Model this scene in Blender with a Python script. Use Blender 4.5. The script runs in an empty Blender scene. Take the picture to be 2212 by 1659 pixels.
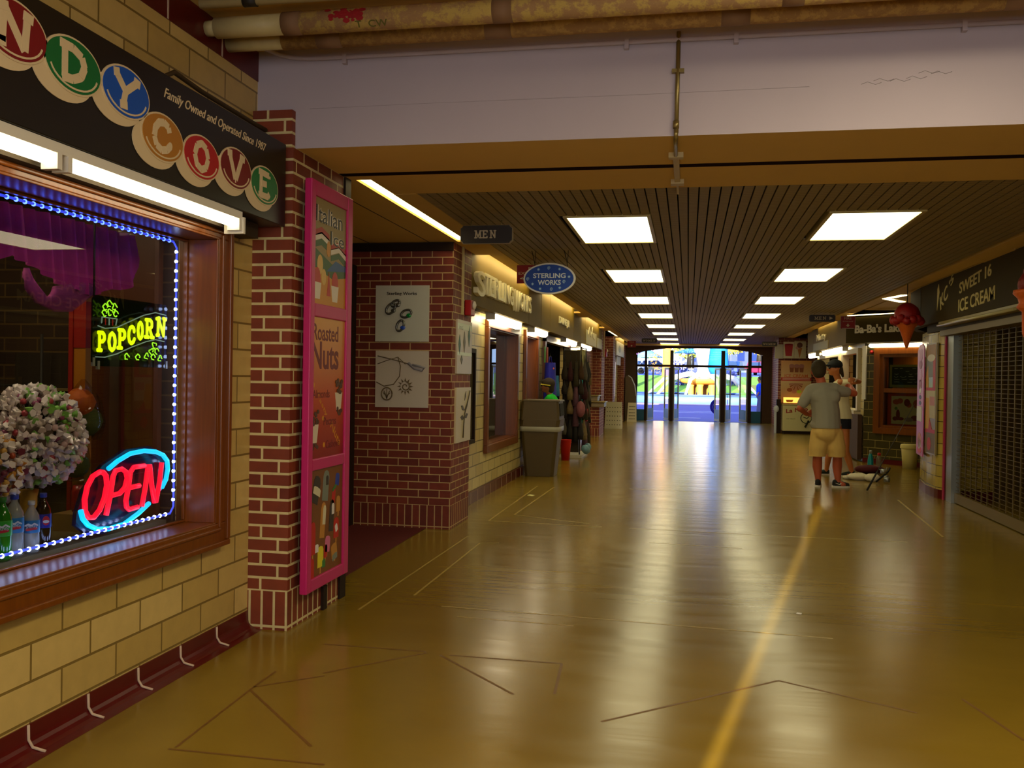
import bpy, bmesh, math, random
from mathutils import Vector, Matrix
random.seed(7)
S = bpy.context.scene
COL = S.collection
# ---------------------------------------------------------------- camera
cam_d = bpy.data.cameras.new('camera'); cam = bpy.data.objects.new('camera', cam_d); COL.objects.link(cam)
S.camera = cam
FPX, YAW, PITCH, ROLL = 1978.0, -0.1902, -0.0065, 0.0158
cam_d.sensor_fit = 'HORIZONTAL'; cam_d.sensor_width = 36.0; cam_d.lens = 36.0 * FPX / 2212.0
cam_d.clip_start = 0.05; cam_d.clip_end = 400
_f = Vector((math.sin(YAW)*math.cos(PITCH), math.cos(YAW)*math.cos(PITCH), math.sin(PITCH)))
_r = Vector((math.cos(YAW), -math.sin(YAW), 0)); _d = -_r.cross(_f)
_r2 = _r*math.cos(ROLL) - _d*math.sin(ROLL); _d2 = _r*math.sin(ROLL) + _d*math.cos(ROLL)
_m = Matrix((_r2, -_d2, -_f)).transposed().to_4x4(); _m.translation = (0, 0, 1.5)
cam.matrix_world = _m
# ---------------------------------------------------------------- exposure, world, sun, assumed unseen lamps
S.view_settings.view_transform = 'Standard'; S.view_settings.look = 'None'
S.view_settings.exposure = 0.0; S.view_settings.gamma = 1.0; S.view_settings.use_curve_mapping = False
W = bpy.data.worlds.new('sky'); S.world = W; W.use_nodes = True
W.node_tree.nodes['Background'].inputs[0].default_value = (0.50, 0.66, 1.0, 1)
W.node_tree.nodes['Background'].inputs[1].default_value = 2.2
def lamp(name, kind, loc, energy, color, **kw):
    d = bpy.data.lights.new(name, kind); d.energy = energy; d.color = color
    o = bpy.data.objects.new(name, d); COL.objects.link(o); o.location = loc
    for k, v in kw.items(): setattr(d, k, v)
    return o
sun = lamp('sun', 'SUN', (0, -20, 20), 27.0, (1.0, 0.86, 0.62), angle=0.008)
sun.rotation_euler = Vector((0.1861, 1.0, -0.152)).to_track_quat('-Z', 'Y').to_euler()
# area lamp added for assumed daylight behind the camera; no entrance is built
o = lamp('entrance_daylight', 'AREA', (0.6, -2.3, 1.9), 100, (0.95, 0.93, 0.95), shape='RECTANGLE', size=3.4, size_y=1.6)
o.rotation_euler = (math.radians(90), 0, 0)
# assumed ceiling lamps, added out of view to light the near hall
for x, y in ((1.2, 0.6), (1.2, 3.2)):
    lamp('hall_lamp', 'AREA', (x, y, 3.36), 60, (1.0, 0.85, 0.55), shape='RECTANGLE', size=0.65, size_y=1.4)

# ---------------------------------------------------------------- colour and materials
def lin(c):
    r = []
    for v in c:
        v /= 255.0
        r.append(v/12.92 if v <= 0.04045 else ((v+0.055)/1.055)**2.4)
    return (r[0], r[1], r[2], 1.0)
MATS = {}
def M(name, c=None, rough=0.6, metal=0.0, emit=0.0, ecol=None, noise=0.0, nscale=8.0, bump=0.0, alpha=1.0, trans=0.0, ior=1.45, spec=0.5):
    if name in MATS: return MATS[name]
    m = bpy.data.materials.new(name); m.use_nodes = True; MATS[name] = m
    nt = m.node_tree; b = nt.nodes['Principled BSDF']
    b.inputs['Base Color'].default_value = lin(c); b.inputs['Roughness'].default_value = rough
    b.inputs['Metallic'].default_value = metal; b.inputs['Specular IOR Level'].default_value = spec
    b.inputs['IOR'].default_value = ior; b.inputs['Transmission Weight'].default_value = trans
    b.inputs['Alpha'].default_value = alpha
    if emit:
        b.inputs['Emission Color'].default_value = lin(ecol or c); b.inputs['Emission Strength'].default_value = emit
    if noise or bump:
        tc = nt.nodes.new('ShaderNodeNewGeometry'); n = nt.nodes.new('ShaderNodeTexNoise')
        n.inputs['Scale'].default_value = nscale; n.inputs['Detail'].default_value = 5
        nt.links.new(tc.outputs['Position'], n.inputs['Vector'])
        if noise:
            mx = nt.nodes.new('ShaderNodeMix'); mx.data_type = 'RGBA'
            k = 1 - noise
            mx.inputs[6].default_value = tuple(v*k for v in lin(c)[:3]) + (1,)
            mx.inputs[7].default_value = tuple(min(1, v*(1+noise)) for v in lin(c)[:3]) + (1,)
            nt.links.new(n.outputs['Fac'], mx.inputs[0]); nt.links.new(mx.outputs[2], b.inputs['Base Color'])
        if bump:
            bp = nt.nodes.new('ShaderNodeBump'); bp.inputs['Strength'].default_value = bump; bp.inputs['Distance'].default_value = 0.01
            nt.links.new(n.outputs['Fac'], bp.inputs['Height']); nt.links.new(bp.outputs['Normal'], b.inputs['Normal'])
    return m
def brick(name, c1, c2, mortar, bw, bh, ms, axis='sum', rough=0.6, soldier=0.0, u0=0.0, v0=0.0, off=0.5, nz=0.25):
    if name in MATS: return MATS[name]
    m = bpy.data.materials.new(name); m.use_nodes = True; MATS[name] = m
    nt = m.node_tree; N = nt.nodes.new; L = nt.links.new; b = nt.nodes['Principled BSDF']
    b.inputs['Roughness'].default_value = rough
    g = N('ShaderNodeNewGeometry'); sp = N('ShaderNodeSeparateXYZ'); L(g.outputs['Position'], sp.inputs[0])
    def mth(op, a, c, cl=False):
        n = N('ShaderNodeMath'); n.operation = op
        for i, v in enumerate((a, c)):
            if isinstance(v, (int, float)): n.inputs[i].default_value = v
            elif v is not None: L(v, n.inputs[i])
        return n.outputs[0]
    if axis == 'sum': u = mth('ADD', sp.outputs['X'], sp.outputs['Y'])
    else: u = mth('MULTIPLY', sp.outputs['Y'], 1.41421)
    u = mth('ADD', u, u0 + 40.0); v = mth('ADD', sp.outputs['Z'], v0 + 10*bh*2)
    def tex(uu, vv):
        cx = N('ShaderNodeCombineXYZ'); L(uu, cx.inputs[0]); L(vv, cx.inputs[1])
        t = N('ShaderNodeTexBrick'); L(cx.outputs[0], t.inputs['Vector'])
        t.offset = off
        t.inputs['Color1'].default_value = lin(c1); t.inputs['Color2'].default_value = lin(c2); t.inputs['Mortar'].default_value = lin(mortar)
        t.inputs['Scale'].default_value = 1; t.inputs['Mortar Size'].default_value = ms; t.inputs['Mortar Smooth'].default_value = 0.15
        t.inputs['Brick Width'].default_value = bw; t.inputs['Row Height'].default_value = bh
        return t
    t = tex(u, v); col, fac = t.outputs['Color'], t.outputs['Fac']
    if soldier:
        t2 = tex(mth('ADD', sp.outputs['Z'], bw*20 - soldier + bw), u); t2.offset = 0.0
        sel = mth('LESS_THAN', sp.outputs['Z'], soldier)
        mx = N('ShaderNodeMix'); mx.data_type = 'RGBA'; L(sel, mx.inputs[0]); L(col, mx.inputs[6]); L(t2.outputs['Color'], mx.inputs[7])
        mf = N('ShaderNodeMix'); L(sel, mf.inputs[0]); L(fac, mf.inputs[2]); L(t2.outputs['Fac'], mf.inputs[3])
        col, fac = mx.outputs[2], mf.outputs[0]
    n = N('ShaderNodeTexNoise'); n.inputs['Scale'].default_value = 14; n.inputs['Detail'].default_value = 6; L(g.outputs['Position'], n.inputs['Vector'])
    hs = N('ShaderNodeHueSaturation'); L(col, hs.inputs['Color'])
    L(mth('ADD', mth('MULTIPLY', n.outputs['Fac'], nz*2), 1-nz), hs.inputs['Value'])
    L(hs.outputs[0], b.inputs['Base Color'])
    bp = N('ShaderNodeBump'); bp.invert = True; bp.inputs['Strength'].default_value = 0.5; bp.inputs['Distance'].default_value = 0.008
    L(mth('ADD', fac, mth('MULTIPLY', n.outputs['Fac'], 0.15)), bp.inputs['Height']); L(bp.outputs[0], b.inputs['Normal'])
    return m
def glass_mat(name, tint=(255, 255, 255), refl=1.0):
    if name in MATS: return MATS[name]
    m = bpy.data.materials.new(name); m.use_nodes = True; MATS[name] = m
    nt = m.node_tree; nt.nodes.clear(); N = nt.nodes.new; L = nt.links.new
    out = N('ShaderNodeOutputMaterial'); mx = N('ShaderNodeMixShader'); tr = N('ShaderNodeBsdfTransparent'); gl = N('ShaderNodeBsdfGlossy')
    tr.inputs[0].default_value = lin(tint); gl.inputs['Roughness'].default_value = 0.0
    fr = N('ShaderNodeFresnel'); fr.inputs[0].default_value = 1.45
    ml = N('ShaderNodeMath'); ml.operation = 'MULTIPLY'; ml.inputs[1].default_value = refl; L(fr.outputs[0], ml.inputs[0])
    L(ml.outputs[0], mx.inputs[0]); L(tr.outputs[0], mx.inputs[1]); L(gl.outputs[0], mx.inputs[2]); L(mx.outputs[0], out.inputs[0])
    return m
def wood(name, c1, c2, rough=0.35):
    if name in MATS: return MATS[name]
    m = M(name, c1, rough); nt = m.node_tree; N = nt.nodes.new; L = nt.links.new
    g = N('ShaderNodeNewGeometry'); mp = N('ShaderNodeMapping'); mp.inputs['Scale'].default_value = (30, 30, 1.5)
    n = N('ShaderNodeTexNoise'); n.inputs['Scale'].default_value = 1.2; n.inputs['Detail'].default_value = 6; n.inputs['Distortion'].default_value = 1.0
    L(g.outputs['Position'], mp.inputs[0]); L(mp.outputs[0], n.inputs['Vector'])
    mx = N('ShaderNodeMix'); mx.data_type = 'RGBA'; mx.inputs[6].default_value = lin(c1); mx.inputs[7].default_value = lin(c2)
    L(n.outputs['Fac'], mx.inputs[0]); L(mx.outputs[2], nt.nodes['Principled BSDF'].inputs['Base Color'])
    return m

# ---------------------------------------------------------------- building helpers
def tag(o, label, cat, group=None, kind=None):
    if label: o['label'] = label
    if cat: o['category'] = cat
    if group: o['group'] = group
    if kind: o['kind'] = kind
    return o
def thing(name, label, cat, loc, group=None, rotz=0.0):
    o = bpy.data.objects.new(name, None); COL.objects.link(o); o.location = loc; o.rotation_euler = (0, 0, rotz)
    o.empty_display_size = 0.1
    return tag(o, label, cat, group)
def wm(o):
    m = Matrix.LocRotScale(o.location, o.rotation_euler, o.scale)
    return wm(o.parent) @ m if o.parent else m
class B:
    def __init__(s, *mats): s.bm = bmesh.new(); s.mats = list(mats)
    def face(s, pts, mi=0):
        f = s.bm.faces.new([s.bm.verts.new(p) for p in pts]); f.material_index = mi; return s
    def box(s, x0, x1, y0, y1, z0, z1, mi=0):
        v = [s.bm.verts.new(p) for p in ((x0,y0,z0),(x1,y0,z0),(x1,y1,z0),(x0,y1,z0),(x0,y0,z1),(x1,y0,z1),(x1,y1,z1),(x0,y1,z1))]
        for q in ((3,2,1,0),(4,5,6,7),(0,1,5,4),(1,2,6,5),(2,3,7,6),(3,0,4,7)):
            f = s.bm.faces.new([v[i] for i in q]); f.material_index = mi
        return s
    def hexa(s, p, mi=0):   # 8 corner points, bottom loop then top loop
        v = [s.bm.verts.new(q) for q in p]
        for q in ((3,2,1,0),(4,5,6,7),(0,1,5,4),(1,2,6,5),(2,3,7,6),(3,0,4,7)):
            f = s.bm.faces.new([v[i] for i in q]); f.material_index = mi
        return s
    def prism(s, poly, o, u, v, d, mi=0, mside=None):   # 2D polygon in plane (o,u,v) extruded d along u x v (front at +d)
        o, u, v = Vector(o), Vector(u), Vector(v); n = u.cross(v).normalized()*d
        a = [s.bm.verts.new(o + u*x + v*y) for x, y in poly]; b = [s.bm.verts.new(o + u*x + v*y + n) for x, y in poly]
        f = s.bm.faces.new(b); f.material_index = mi
        f = s.bm.faces.new(a[::-1]); f.material_index = mi
        k = len(poly)
        for i in range(k):
            f = s.bm.faces.new((a[i], a[(i+1) % k], b[(i+1) % k], b[i])); f.material_index = mi if mside is None else mside
        return s
    def ring(s, c, r1, r2, n, ax, ay):
        return [s.bm.verts.new(c + ax*(r1*math.cos(2*math.pi*i/n)) + ay*(r2*math.sin(2*math.pi*i/n))) for i in range(n)]
    def skin(s, rings, mi=0, cap=True, smooth=True):
        n = len(rings[0])
        for a, b in zip(rings, rings[1:]):
            for i in range(n):
                f = s.bm.faces.new((a[i], a[(i+1) % n], b[(i+1) % n], b[i])); f.material_index = mi; f.smooth = smooth
        if cap:
            f = s.bm.faces.new(rings[0][::-1]); f.material_index = mi
            f = s.bm.faces.new(rings[-1]); f.material_index = mi
        return s
    def tube(s, pts, r, n=8, mi=0, cap=True):
        pts = [Vector(p) for p in pts]; rs = r if isinstance(r, (list, tuple)) else [r]*len(pts)
        rings = []; up = None
        for i, p in enumerate(pts):
            t = (pts[min(i+1, len(pts)-1)] - pts[max(i-1, 0)]).normalized()
            if up is None:
                up = Vector((0, 0, 1)) if abs(t.z) < 0.9 else Vector((1, 0, 0))
            ax = t.cross(up).normalized(); ay = ax.cross(t).normalized(); up = ay
            rings.append(s.ring(p, rs[i], rs[i], n, ax, ay))
        return s.skin(rings, mi, cap)
    def cyl(s, p0, p1, r0, r1=None, n=16, mi=0): return s.tube([p0, p1], [r0, r0 if r1 is None else r1], n, mi)
    def lathe(s, prof, c, n=20, mi=0, sx=1.0, sy=1.0, ax=(1,0,0), ay=(0,1,0), az=(0,0,1)):
        c = Vector(c); ax, ay, az = Vector(ax), Vector(ay), Vector(az)
        rings = [s.ring(c + az*z, max(r, 1e-4)*sx, max(r, 1e-4)*sy, n, ax, ay) for r, z in prof]
        return s.skin(rings, mi)
    def ball(s, c, r, n=12, mi=0, sc=(1,1,1), jit=0.0):
        k = max(5, n//2+1); prof = [(math.sin(math.pi*i/(k-1)), -math.cos(math.pi*i/(k-1))) for i in range(k)]
        c = Vector(c)
        rings = [s.ring(c + Vector((0, 0, r*sc[2]*z)), max(r*q, 1e-4)*sc[0], max(r*q, 1e-4)*sc[1], n, Vector((1,0,0)), Vector((0,1,0))) for q, z in prof]
        if jit:
            for R in rings:
                for v in R: v.co += Vector((random.uniform(-1,1), random.uniform(-1,1), random.uniform(-1,1)))*jit
        return s.skin(rings, mi)
    def ell(s, o, u, v, rx, ry, d, n=36, mi=0, a0=0.0):
        return s.prism([(rx*math.cos(2*math.pi*i/n+a0), ry*math.sin(2*math.pi*i/n+a0)) for i in range(n)], o, u, v, d, mi)
    def strokes(s, lines, w, o, u, v, sx=1.0, sy=1.0, d=0.004, mi=0):   # flat strokes with round joints
        for ln in lines:
            P = [(x*sx, y*sy) for x, y in ln]
            s._k = getattr(s, '_k', 0)
            for (x0, y0), (x1, y1) in zip(P, P[1:]):
                L = math.hypot(x1-x0, y1-y0)
                if L < 1e-6: continue
                s._k += 1; dd = d*(1 + .04*(s._k % 5))
                nx, ny = -(y1-y0)/L*w/2, (x1-x0)/L*w/2
                s.prism([(x0+nx, y0+ny), (x0-nx, y0-ny), (x1-nx, y1-ny), (x1+nx, y1+ny)], o, u, v, dd, mi)
            for j, (x, y) in enumerate(P):
                s.prism([(x+w/2*math.cos(a*math.pi/5), y+w/2*math.sin(a*math.pi/5)) for a in range(10)], o, u, v, d*(.78 + .03*(j % 5)), mi)
        return s
    def text(s, body, o, u, v, w, h, d=0.004, mi=0, bold=0.0, shear=0.0, align='C'):
        o, u, v = Vector(o), Vector(u), Vector(v); n = u.cross(v).normalized()
        V, F = text_geo(body, bold, shear)
        xs = [p[0] for p in V]; ys = [p[1] for p in V]; x0, x1, y0, y1 = min(xs), max(xs), min(ys), max(ys)
        kx, ky = w/(x1-x0), h/(y1-y0); cx = (x0+x1)/2; cy = (y0+y1)/2
        vs = [s.bm.verts.new(o + u*((p[0]-cx)*kx) + v*((p[1]-cy)*ky) + n*(d if p[2] > 0 else 0.0)) for p in V]
        for f in F:
            try:
                q = s.bm.faces.new([vs[i] for i in f]); q.material_index = mi
            except ValueError: pass
        return s
    def obj(s, name, parent=None, label=None, cat=None, group=None, kind=None, smooth=False, bevel=0.0, local=False, origin=True):
        me = bpy.data.meshes.new(name)
        bmesh.ops.recalc_face_normals(s.bm, faces=s.bm.faces[:])
        o = bpy.data.objects.new(name, me); COL.objects.link(o)
        if parent is not None:
            o.parent = parent
            if not local: s.bm.transform(wm(parent).inverted())
        elif origin:
            xs = [v.co for v in s.bm.verts]
            c = Vector(((min(p.x for p in xs)+max(p.x for p in xs))/2, (min(p.y for p in xs)+max(p.y for p in xs))/2, min(p.z for p in xs)))
            s.bm.transform(Matrix.Translation(-c)); o.location = c
        if smooth:
            for f in s.bm.faces: f.smooth = True
        s.bm.to_mesh(me); s.bm.free()
        for m in s.mats: me.materials.append(m)
        if bevel:
            b = o.modifiers.new('bevel', 'BEVEL'); b.width = bevel; b.segments = 2; b.limit_method = 'ANGLE'
        return tag(o, label, cat, group, kind)
_TX = {}
def text_geo(body, bold, shear):
    k = (body, bold, shear)
    if k in _TX: return _TX[k]
    c = bpy.data.curves.new('t', 'FONT'); c.body = body; c.size = 1; c.offset = bold; c.shear = shear; c.extrude = 0.5; c.resolution_u = 3
    o = bpy.data.objects.new('t', c); COL.objects.link(o)
    dg = bpy.context.evaluated_depsgraph_get(); me = bpy.data.meshes.new_from_object(o.evaluated_get(dg))
    V = [tuple(v.co) for v in me.vertices]; F = [tuple(p.vertices) for p in me.polygons]
    bpy.data.objects.remove(o); bpy.data.curves.remove(c); bpy.data.meshes.remove(me)
    _TX[k] = (V, F); return V, F
def dup(root, loc, label=None, group=None, rotz=None):
    r = root.copy(); COL.objects.link(r); r.location = loc
    if rotz is not None: r.rotation_euler = (0, 0, rotz)
    if label: r['label'] = label
    if group: r['group'] = group
    for ch in list(root.children):
        c = ch.copy(); COL.objects.link(c); c.parent = r
        for g in list(ch.children):
            d = g.copy(); COL.objects.link(d); d.parent = c
    return r
X, Y, Z = Vector((1, 0, 0)), Vector((0, 1, 0)), Vector((0, 0, 1))
NX, NY = -X, -Y
DG = Vector((1, -1, 0)).normalized()   # left-to-right along the diagonal wall
def struct(b, name, parent=None, **kw): return b.obj(name, parent, kind='structure' if parent is None else None, origin=False, **kw)
# ================================================================ SETTING
m_block = brick('glazed_tan_block', (212, 184, 112), (188, 158, 84), (128, 104, 48), 0.367, 0.152, 0.006, rough=0.35, u0=-0.1035, v0=0.033, nz=0.14)
m_block2 = brick('glazed_cream_block', (214, 196, 132), (196, 172, 104), (112, 94, 50), 0.367, 0.145, 0.007, rough=0.3, u0=0.08, v0=-0.14, nz=0.12)
m_brick = brick('red_brick', (130, 50, 26), (106, 38, 20), (196, 166, 110), 0.213, 0.0765, 0.0052, rough=0.6, soldier=0.235)
m_brick1 = brick('red_brick_rough_mortar', (134, 58, 28), (112, 44, 24), (212, 196, 140), 0.213, 0.0765, 0.008, rough=0.6, soldier=0.235, u0=0.05)
m_olive = brick('olive_glazed_tile', (66, 58, 20), (56, 48, 16), (150, 132, 60), 0.30, 0.145, 0.0055, axis='diag', rough=0.3, nz=0.15)
m_yellowtile = brick('yellow_glazed_tile', (190, 166, 76), (176, 150, 62), (84, 66, 28), 0.30, 0.145, 0.005, rough=0.18, nz=0.1)
m_maroon = M('maroon_glazed_tile', (88, 12, 12), 0.28, noise=0.25, nscale=9)
m_grout = M('pale_grout', (200, 176, 150), 0.8)
m_beige = M('beige_paint', (222, 184, 100), 0.75, noise=0.06, nscale=3)
m_beam = M('lavender_white_paint', (186, 174, 180), 0.85, noise=0.05, nscale=2.5, bump=0.08)
m_dark = M('dark_bronze_metal', (40, 26, 16), 0.6, spec=0.2)
m_darkwall = M('dark_brown_wall', (70, 44, 16), 0.7, noise=0.2)
m_fascia = M('olive_grey_fascia', (116, 94, 6), 0.6, spec=0.2, noise=0.05, nscale=2)
m_fasciaR = M('dark_olive_fascia', (60, 47, 4), 0.65, spec=0.15, noise=0.05, nscale=2)
m_black = M('black_void', (14, 10, 6), 0.9)
m_under = M('dark_underside', (52, 40, 20), 0.7)
m_white = M('white_enamel', (228, 222, 204), 0.4)
m_slat = M('brown_ceiling_slat', (168, 146, 104), 0.6)
nt = m_slat.node_tree   # fine cross ribs of every slat, their light and shade painted as colour bands
g = nt.nodes.new('ShaderNodeNewGeometry'); sx = nt.nodes.new('ShaderNodeSeparateXYZ'); wv = nt.nodes.new('ShaderNodeMath'); wv.operation = 'MULTIPLY'; wv.inputs[1].default_value = 2*math.pi/0.03
sn = nt.nodes.new('ShaderNodeMath'); sn.operation = 'SINE'; mr = nt.nodes.new('ShaderNodeMapRange'); mr.inputs[1].default_value = -0.6; mr.inputs[2].default_value = 0.6
mx = nt.nodes.new('ShaderNodeMix'); mx.data_type = 'RGBA'; mx.inputs[6].default_value = lin((112, 96, 62)); mx.inputs[7].default_value = lin((172, 152, 108))
for a, b in ((g.outputs['Position'], sx.inputs[0]), (sx.outputs['Y'], wv.inputs[0]), (wv.outputs[0], sn.inputs[0]), (sn.outputs[0], mr.inputs[0]), (mr.outputs[0], mx.inputs[0]), (mx.outputs[2], nt.nodes['Principled BSDF'].inputs['Base Color'])): nt.links.new(a, b)
# sealed ochre concrete: streaky gloss
m_floor = M('sealed_ochre_concrete', (156, 126, 36), 0.2)
nt = m_floor.node_tree; N = nt.nodes.new; L = nt.links.new; bs = nt.nodes['Principled BSDF']
g = N('ShaderNodeNewGeometry'); mp = N('ShaderNodeMapping'); mp.inputs['Scale'].default_value = (0.35, 3.0, 1); n1 = N('ShaderNodeTexNoise'); n1.inputs['Scale'].default_value = 2.2; n1.inputs['Detail'].default_value = 6
n2 = N('ShaderNodeTexNoise'); n2.inputs['Scale'].default_value = 0.8; n2.inputs['Detail'].default_value = 5
L(g.outputs['Position'], mp.inputs[0]); L(mp.outputs[0], n1.inputs['Vector']); L(g.outputs['Position'], n2.inputs['Vector'])
mx = N('ShaderNodeMix'); mx.data_type = 'RGBA'; mx.inputs[6].default_value = lin((106, 83, 14)); mx.inputs[7].default_value = lin((152, 124, 38)); L(n2.outputs['Fac'], mx.inputs[0]); L(mx.outputs[2], bs.inputs['Base Color'])
mr = N('ShaderNodeMapRange'); mr.inputs[3].default_value = 0.13; mr.inputs[4].default_value = 0.30; L(n1.outputs['Fac'], mr.inputs[0]); L(mr.outputs[0], bs.inputs['Roughness'])
bp = N('ShaderNodeBump'); bp.inputs['Strength'].default_value = 0.09; bp.inputs['Distance'].default_value = 0.02; L(n1.outputs['Fac'], bp.inputs['Height']); L(bp.outputs[0], bs.inputs['Normal'])
bs.inputs['Specular IOR Level'].default_value = 0.6
m_joint = M('floor_joint_filler', (112, 76, 18), 0.5); m_jointl = M('floor_joint_worn', (176, 148, 66), 0.3)

# --- floor with its cracks and joints
b = B(m_floor, m_joint, m_jointl)
b.box(-6, 8, -2.6, 34.35, -0.2, 0.0)
JL = [[(-2.05,5.57),(-2.02,8.42)],[(-1.82,6.03),(-1.83,8.09),(-1.66,8.14)],[(-2.03,9.37),(-2.04,12.6)],[(-2.03,9.37),(-0.84,9.32)],[(-1.85,9.87),(-1.8,12.51)],[(-1.85,9.87),(-1.0,9.49)],
 [(-1.56,5.79),(-0.51,5.73),(0.86,5.63)],[(-1.4,5.56),(-0.66,5.53)],[(-1.78,4.34),(-1.37,4.79)],[(-1.97,4.81),(-1.38,4.81)],[(-1.29,4.77),(-0.79,4.26)],[(-1.24,4.78),(-0.63,4.78)],[(-0.63,4.78),(-0.6,4.31)],
 [(-0.77,12.68),(1.65,12.54)],[(-0.56,9.32),(0.73,9.26),(2.07,9.25)],[(-0.33,8.54),(0.5,8.47)],[(-1.99,3.34),(-2.02,4.07),(-2.02,4.31)],[(-2.02,4.07),(-1.76,4.3)],[(-2.01,4.02),(-1.47,3.47)],[(-2.01,3.32),(-1.35,3.32)],
 [(2.69,12.59),(2.49,9.66)],[(-0.35,4.01),(0.47,4.77)],[(0.47,4.77),(1.05,4.45)],[(1.31,4.7),(1.42,4.21)]]
for i, ln in enumerate(JL):
    for (x0, y0), (x1, y1) in zip(ln, ln[1:]):
        l = math.hypot(x1-x0, y1-y0); w = 0.0045 + 0.0006*y0; nx, ny = -(y1-y0)/l*w, (x1-x0)/l*w
        b.face([(x0+nx,y0+ny,.0008),(x0-nx,y0-ny,.0008),(x1-nx,y1-ny,.0008),(x1+nx,y1+ny,.0008)], 2 if y0 > 5.5 else 1)
struct(b, 'floor')
# --- candy shop wall (near left)
WX, PX = -2.53, -2.28
b = B(m_block)
b.box(-2.72, WX, -2.6, 5.0, 0.0, 0.672); b.box(-2.72, WX, -2.6, 5.0, 2.243, 2.83); b.box(-2.72, WX, -2.6, 5.04, 2.83, 3.227)
b.box(-2.72, WX, 4.528, 5.0, 0.672, 2.243); b.box(-2.72, WX, -2.6, 1.19, 0.672, 2.243)
struct(b, 'wall_left')
b = B(m_maroon, m_grout)
b.box(-2.72, WX+0.004, -2.6, 5.04, 3.227, 3.40)
for y in (3.02, 3.55, 4.08, 4.61): b.box(WX, WX+0.006, y-.006, y+.006, 3.228, 3.40, 1)
struct(b, 'trim_1')
b = B(m_maroon, m_grout)   # cove base: vertical tile with a curved foot
prof = [(-2.53, .108), (-2.524, .108), (-2.522, .05)] + [(-2.522 + .075*(1-math.cos(a)), .05 - .046*math.sin(a)) for a in (.3, .6, .9, 1.2, 1.5)] + [(-2.43, .001), (-2.53, .0)]
b.prism([(x, z) for x, z in prof], (0, 5.0, 0), X, Z, 7.4)
for y in [3.166+.3655*k for k in range(-2, 5)]:
    b.tube([(-2.5215, y, .108), (-2.5195, y, .05), (-2.50, y, .022), (-2.452, y+.012, .006)], .006, 6, 1)
struct(b, 'baseboard_left')
# --- brick pillars on the left
b = B(m_brick1); b.box(-2.72, PX, 5.0, 5.79, 0, 2.825); b.box(-2.72, PX-.004, 4.985, 5.03, 2.825, 3.04)
struct(b, 'pillar_1' if False else 'wall_pillar_left')
b = B(m_dark); b.box(-2.45, PX+.012, 5.80, 5.90, 0, 2.83); b.box(PX, PX+.02, 5.50, 5.56, 0, .15); struct(b, 'trim_2')
b = B(m_brick); b.box(-6, PX, 8.72, 9.48, 0, 2.825); struct(b, 'wall_pillar_left_far')
b = B(m_dark); b.box(-3.34, -3.28, 8.6, 8.72, 0, 2.6); b.box(-3.34, PX, 8.69, 8.72, 2.74, 2.82); struct(b, 'trim_3')
b = B(m_darkwall); b.box(-6.1, -3.9, 5.6, 8.8, 0, 2.9); b.box(-6, -2.72, 5.6, 5.79, 0, 2.9); struct(b, 'wall_alcove_left')
b = B(M('dark_red_matting', (88, 18, 14), 0.8, noise=0.25, nscale=30))
b.hexa([(-3.9,5.85,.001),(-2.475,5.85,.001),(-2.526,8.70,.001),(-3.9,8.70,.001),(-3.9,5.85,.006),(-2.475,5.85,.006),(-2.526,8.70,.006),(-3.9,8.70,.006)])
b.obj('floor_mat', None, 'dark red matting on the floor of the brick recess behind the pink frame', 'mat')
# --- beam across the hall, soffits, ceilings
b = B(m_beam, m_beige, m_under, M('dark_joint_maroon', (34, 10, 8), 0.9, spec=0.1))
b.box(-2.53, 8, 5.04, 5.70, 2.825, 3.7)
for f in b.bm.faces:
    if f.normal.z < -0.5 or abs(f.calc_center_median().z-2.825) < 1e-4: f.material_index = 1
b.box(-2.3, 8, 5.70, 5.79, 2.85, 3.0, 2); b.box(-2.28, 8, 5.71, 5.785, 2.824, 2.828, 3)  # flush maroon strip paints in the shade of the open gap
struct(b, 'beam_front')
b = B(m_beige, m_under)
b.box(-2.13, 2.85, 5.79, 6.39, 2.825, 2.86)                       # strip behind the dark gap
b.box(-6, -2.235, 5.79, 8.72, 2.825, 2.86); b.box(-2.235, -2.13, 5.79, 5.9, 2.825, 2.86)
b.box(-2.53, -2.522, 5.9, 8.7, 2.823, 2.826, 1); b.box(-3.15, -3.142, 5.9, 8.7, 2.823, 2.826, 1)
b.box(-2.13, -1.96, 6.39, 34.3, 2.823, 2.86)                      # left and right edge strips of the slat ceiling
b.box(2.85, 3.06, 5.79, 34.3, 2.823, 2.86)
b.box(-2.53, 3.36, 33.6, 34.36, 2.77, 2.86)
for y0, y1 in ((8.70, 9.66), (12.95, 14.2), (18.3, 19.6), (23.6, 25.0), (28.4, 29.0)):
    b.box(-2.28, -2.13, y0, y1, 2.825, 2.86); b.box(3.06, 3.11, y0+1, y1+1, 2.825, 2.86)
b.box(3.11, 8, 5.79, 17.5, 2.829, 2.86)
struct(b, 'ceiling_soffit')
LROWS = [7.45 + 3.6*k for k in range(8)]
b = B(m_slat, m_black)
b.box(-1.96, 2.85, 6.39, 33.6, 2.90, 2.91, 1)
xs = -1.955
while xs + .062 < 2.85:
    segs = [(6.39, 33.6)]
    for lx in (-1.0, 1.08):
        if xs + .062 > lx-.03 and xs < lx+.68:
            segs = [(6.39, LROWS[0]-.03)] + [(a+1.43, c-.03) for a, c in zip(LROWS, LROWS[1:])] + [(LROWS[-1]+1.43, 33.6)]
    for y0, y1 in segs: b.box(xs, xs+.064, y0, y1, 2.827, 2.845)
    xs += .0745
struct(b, 'ceiling_slats')
b = B(m_beige); b.box(-6, 8, -2.7, 5.04, 3.405, 3.6); struct(b, 'ceiling')
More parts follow.
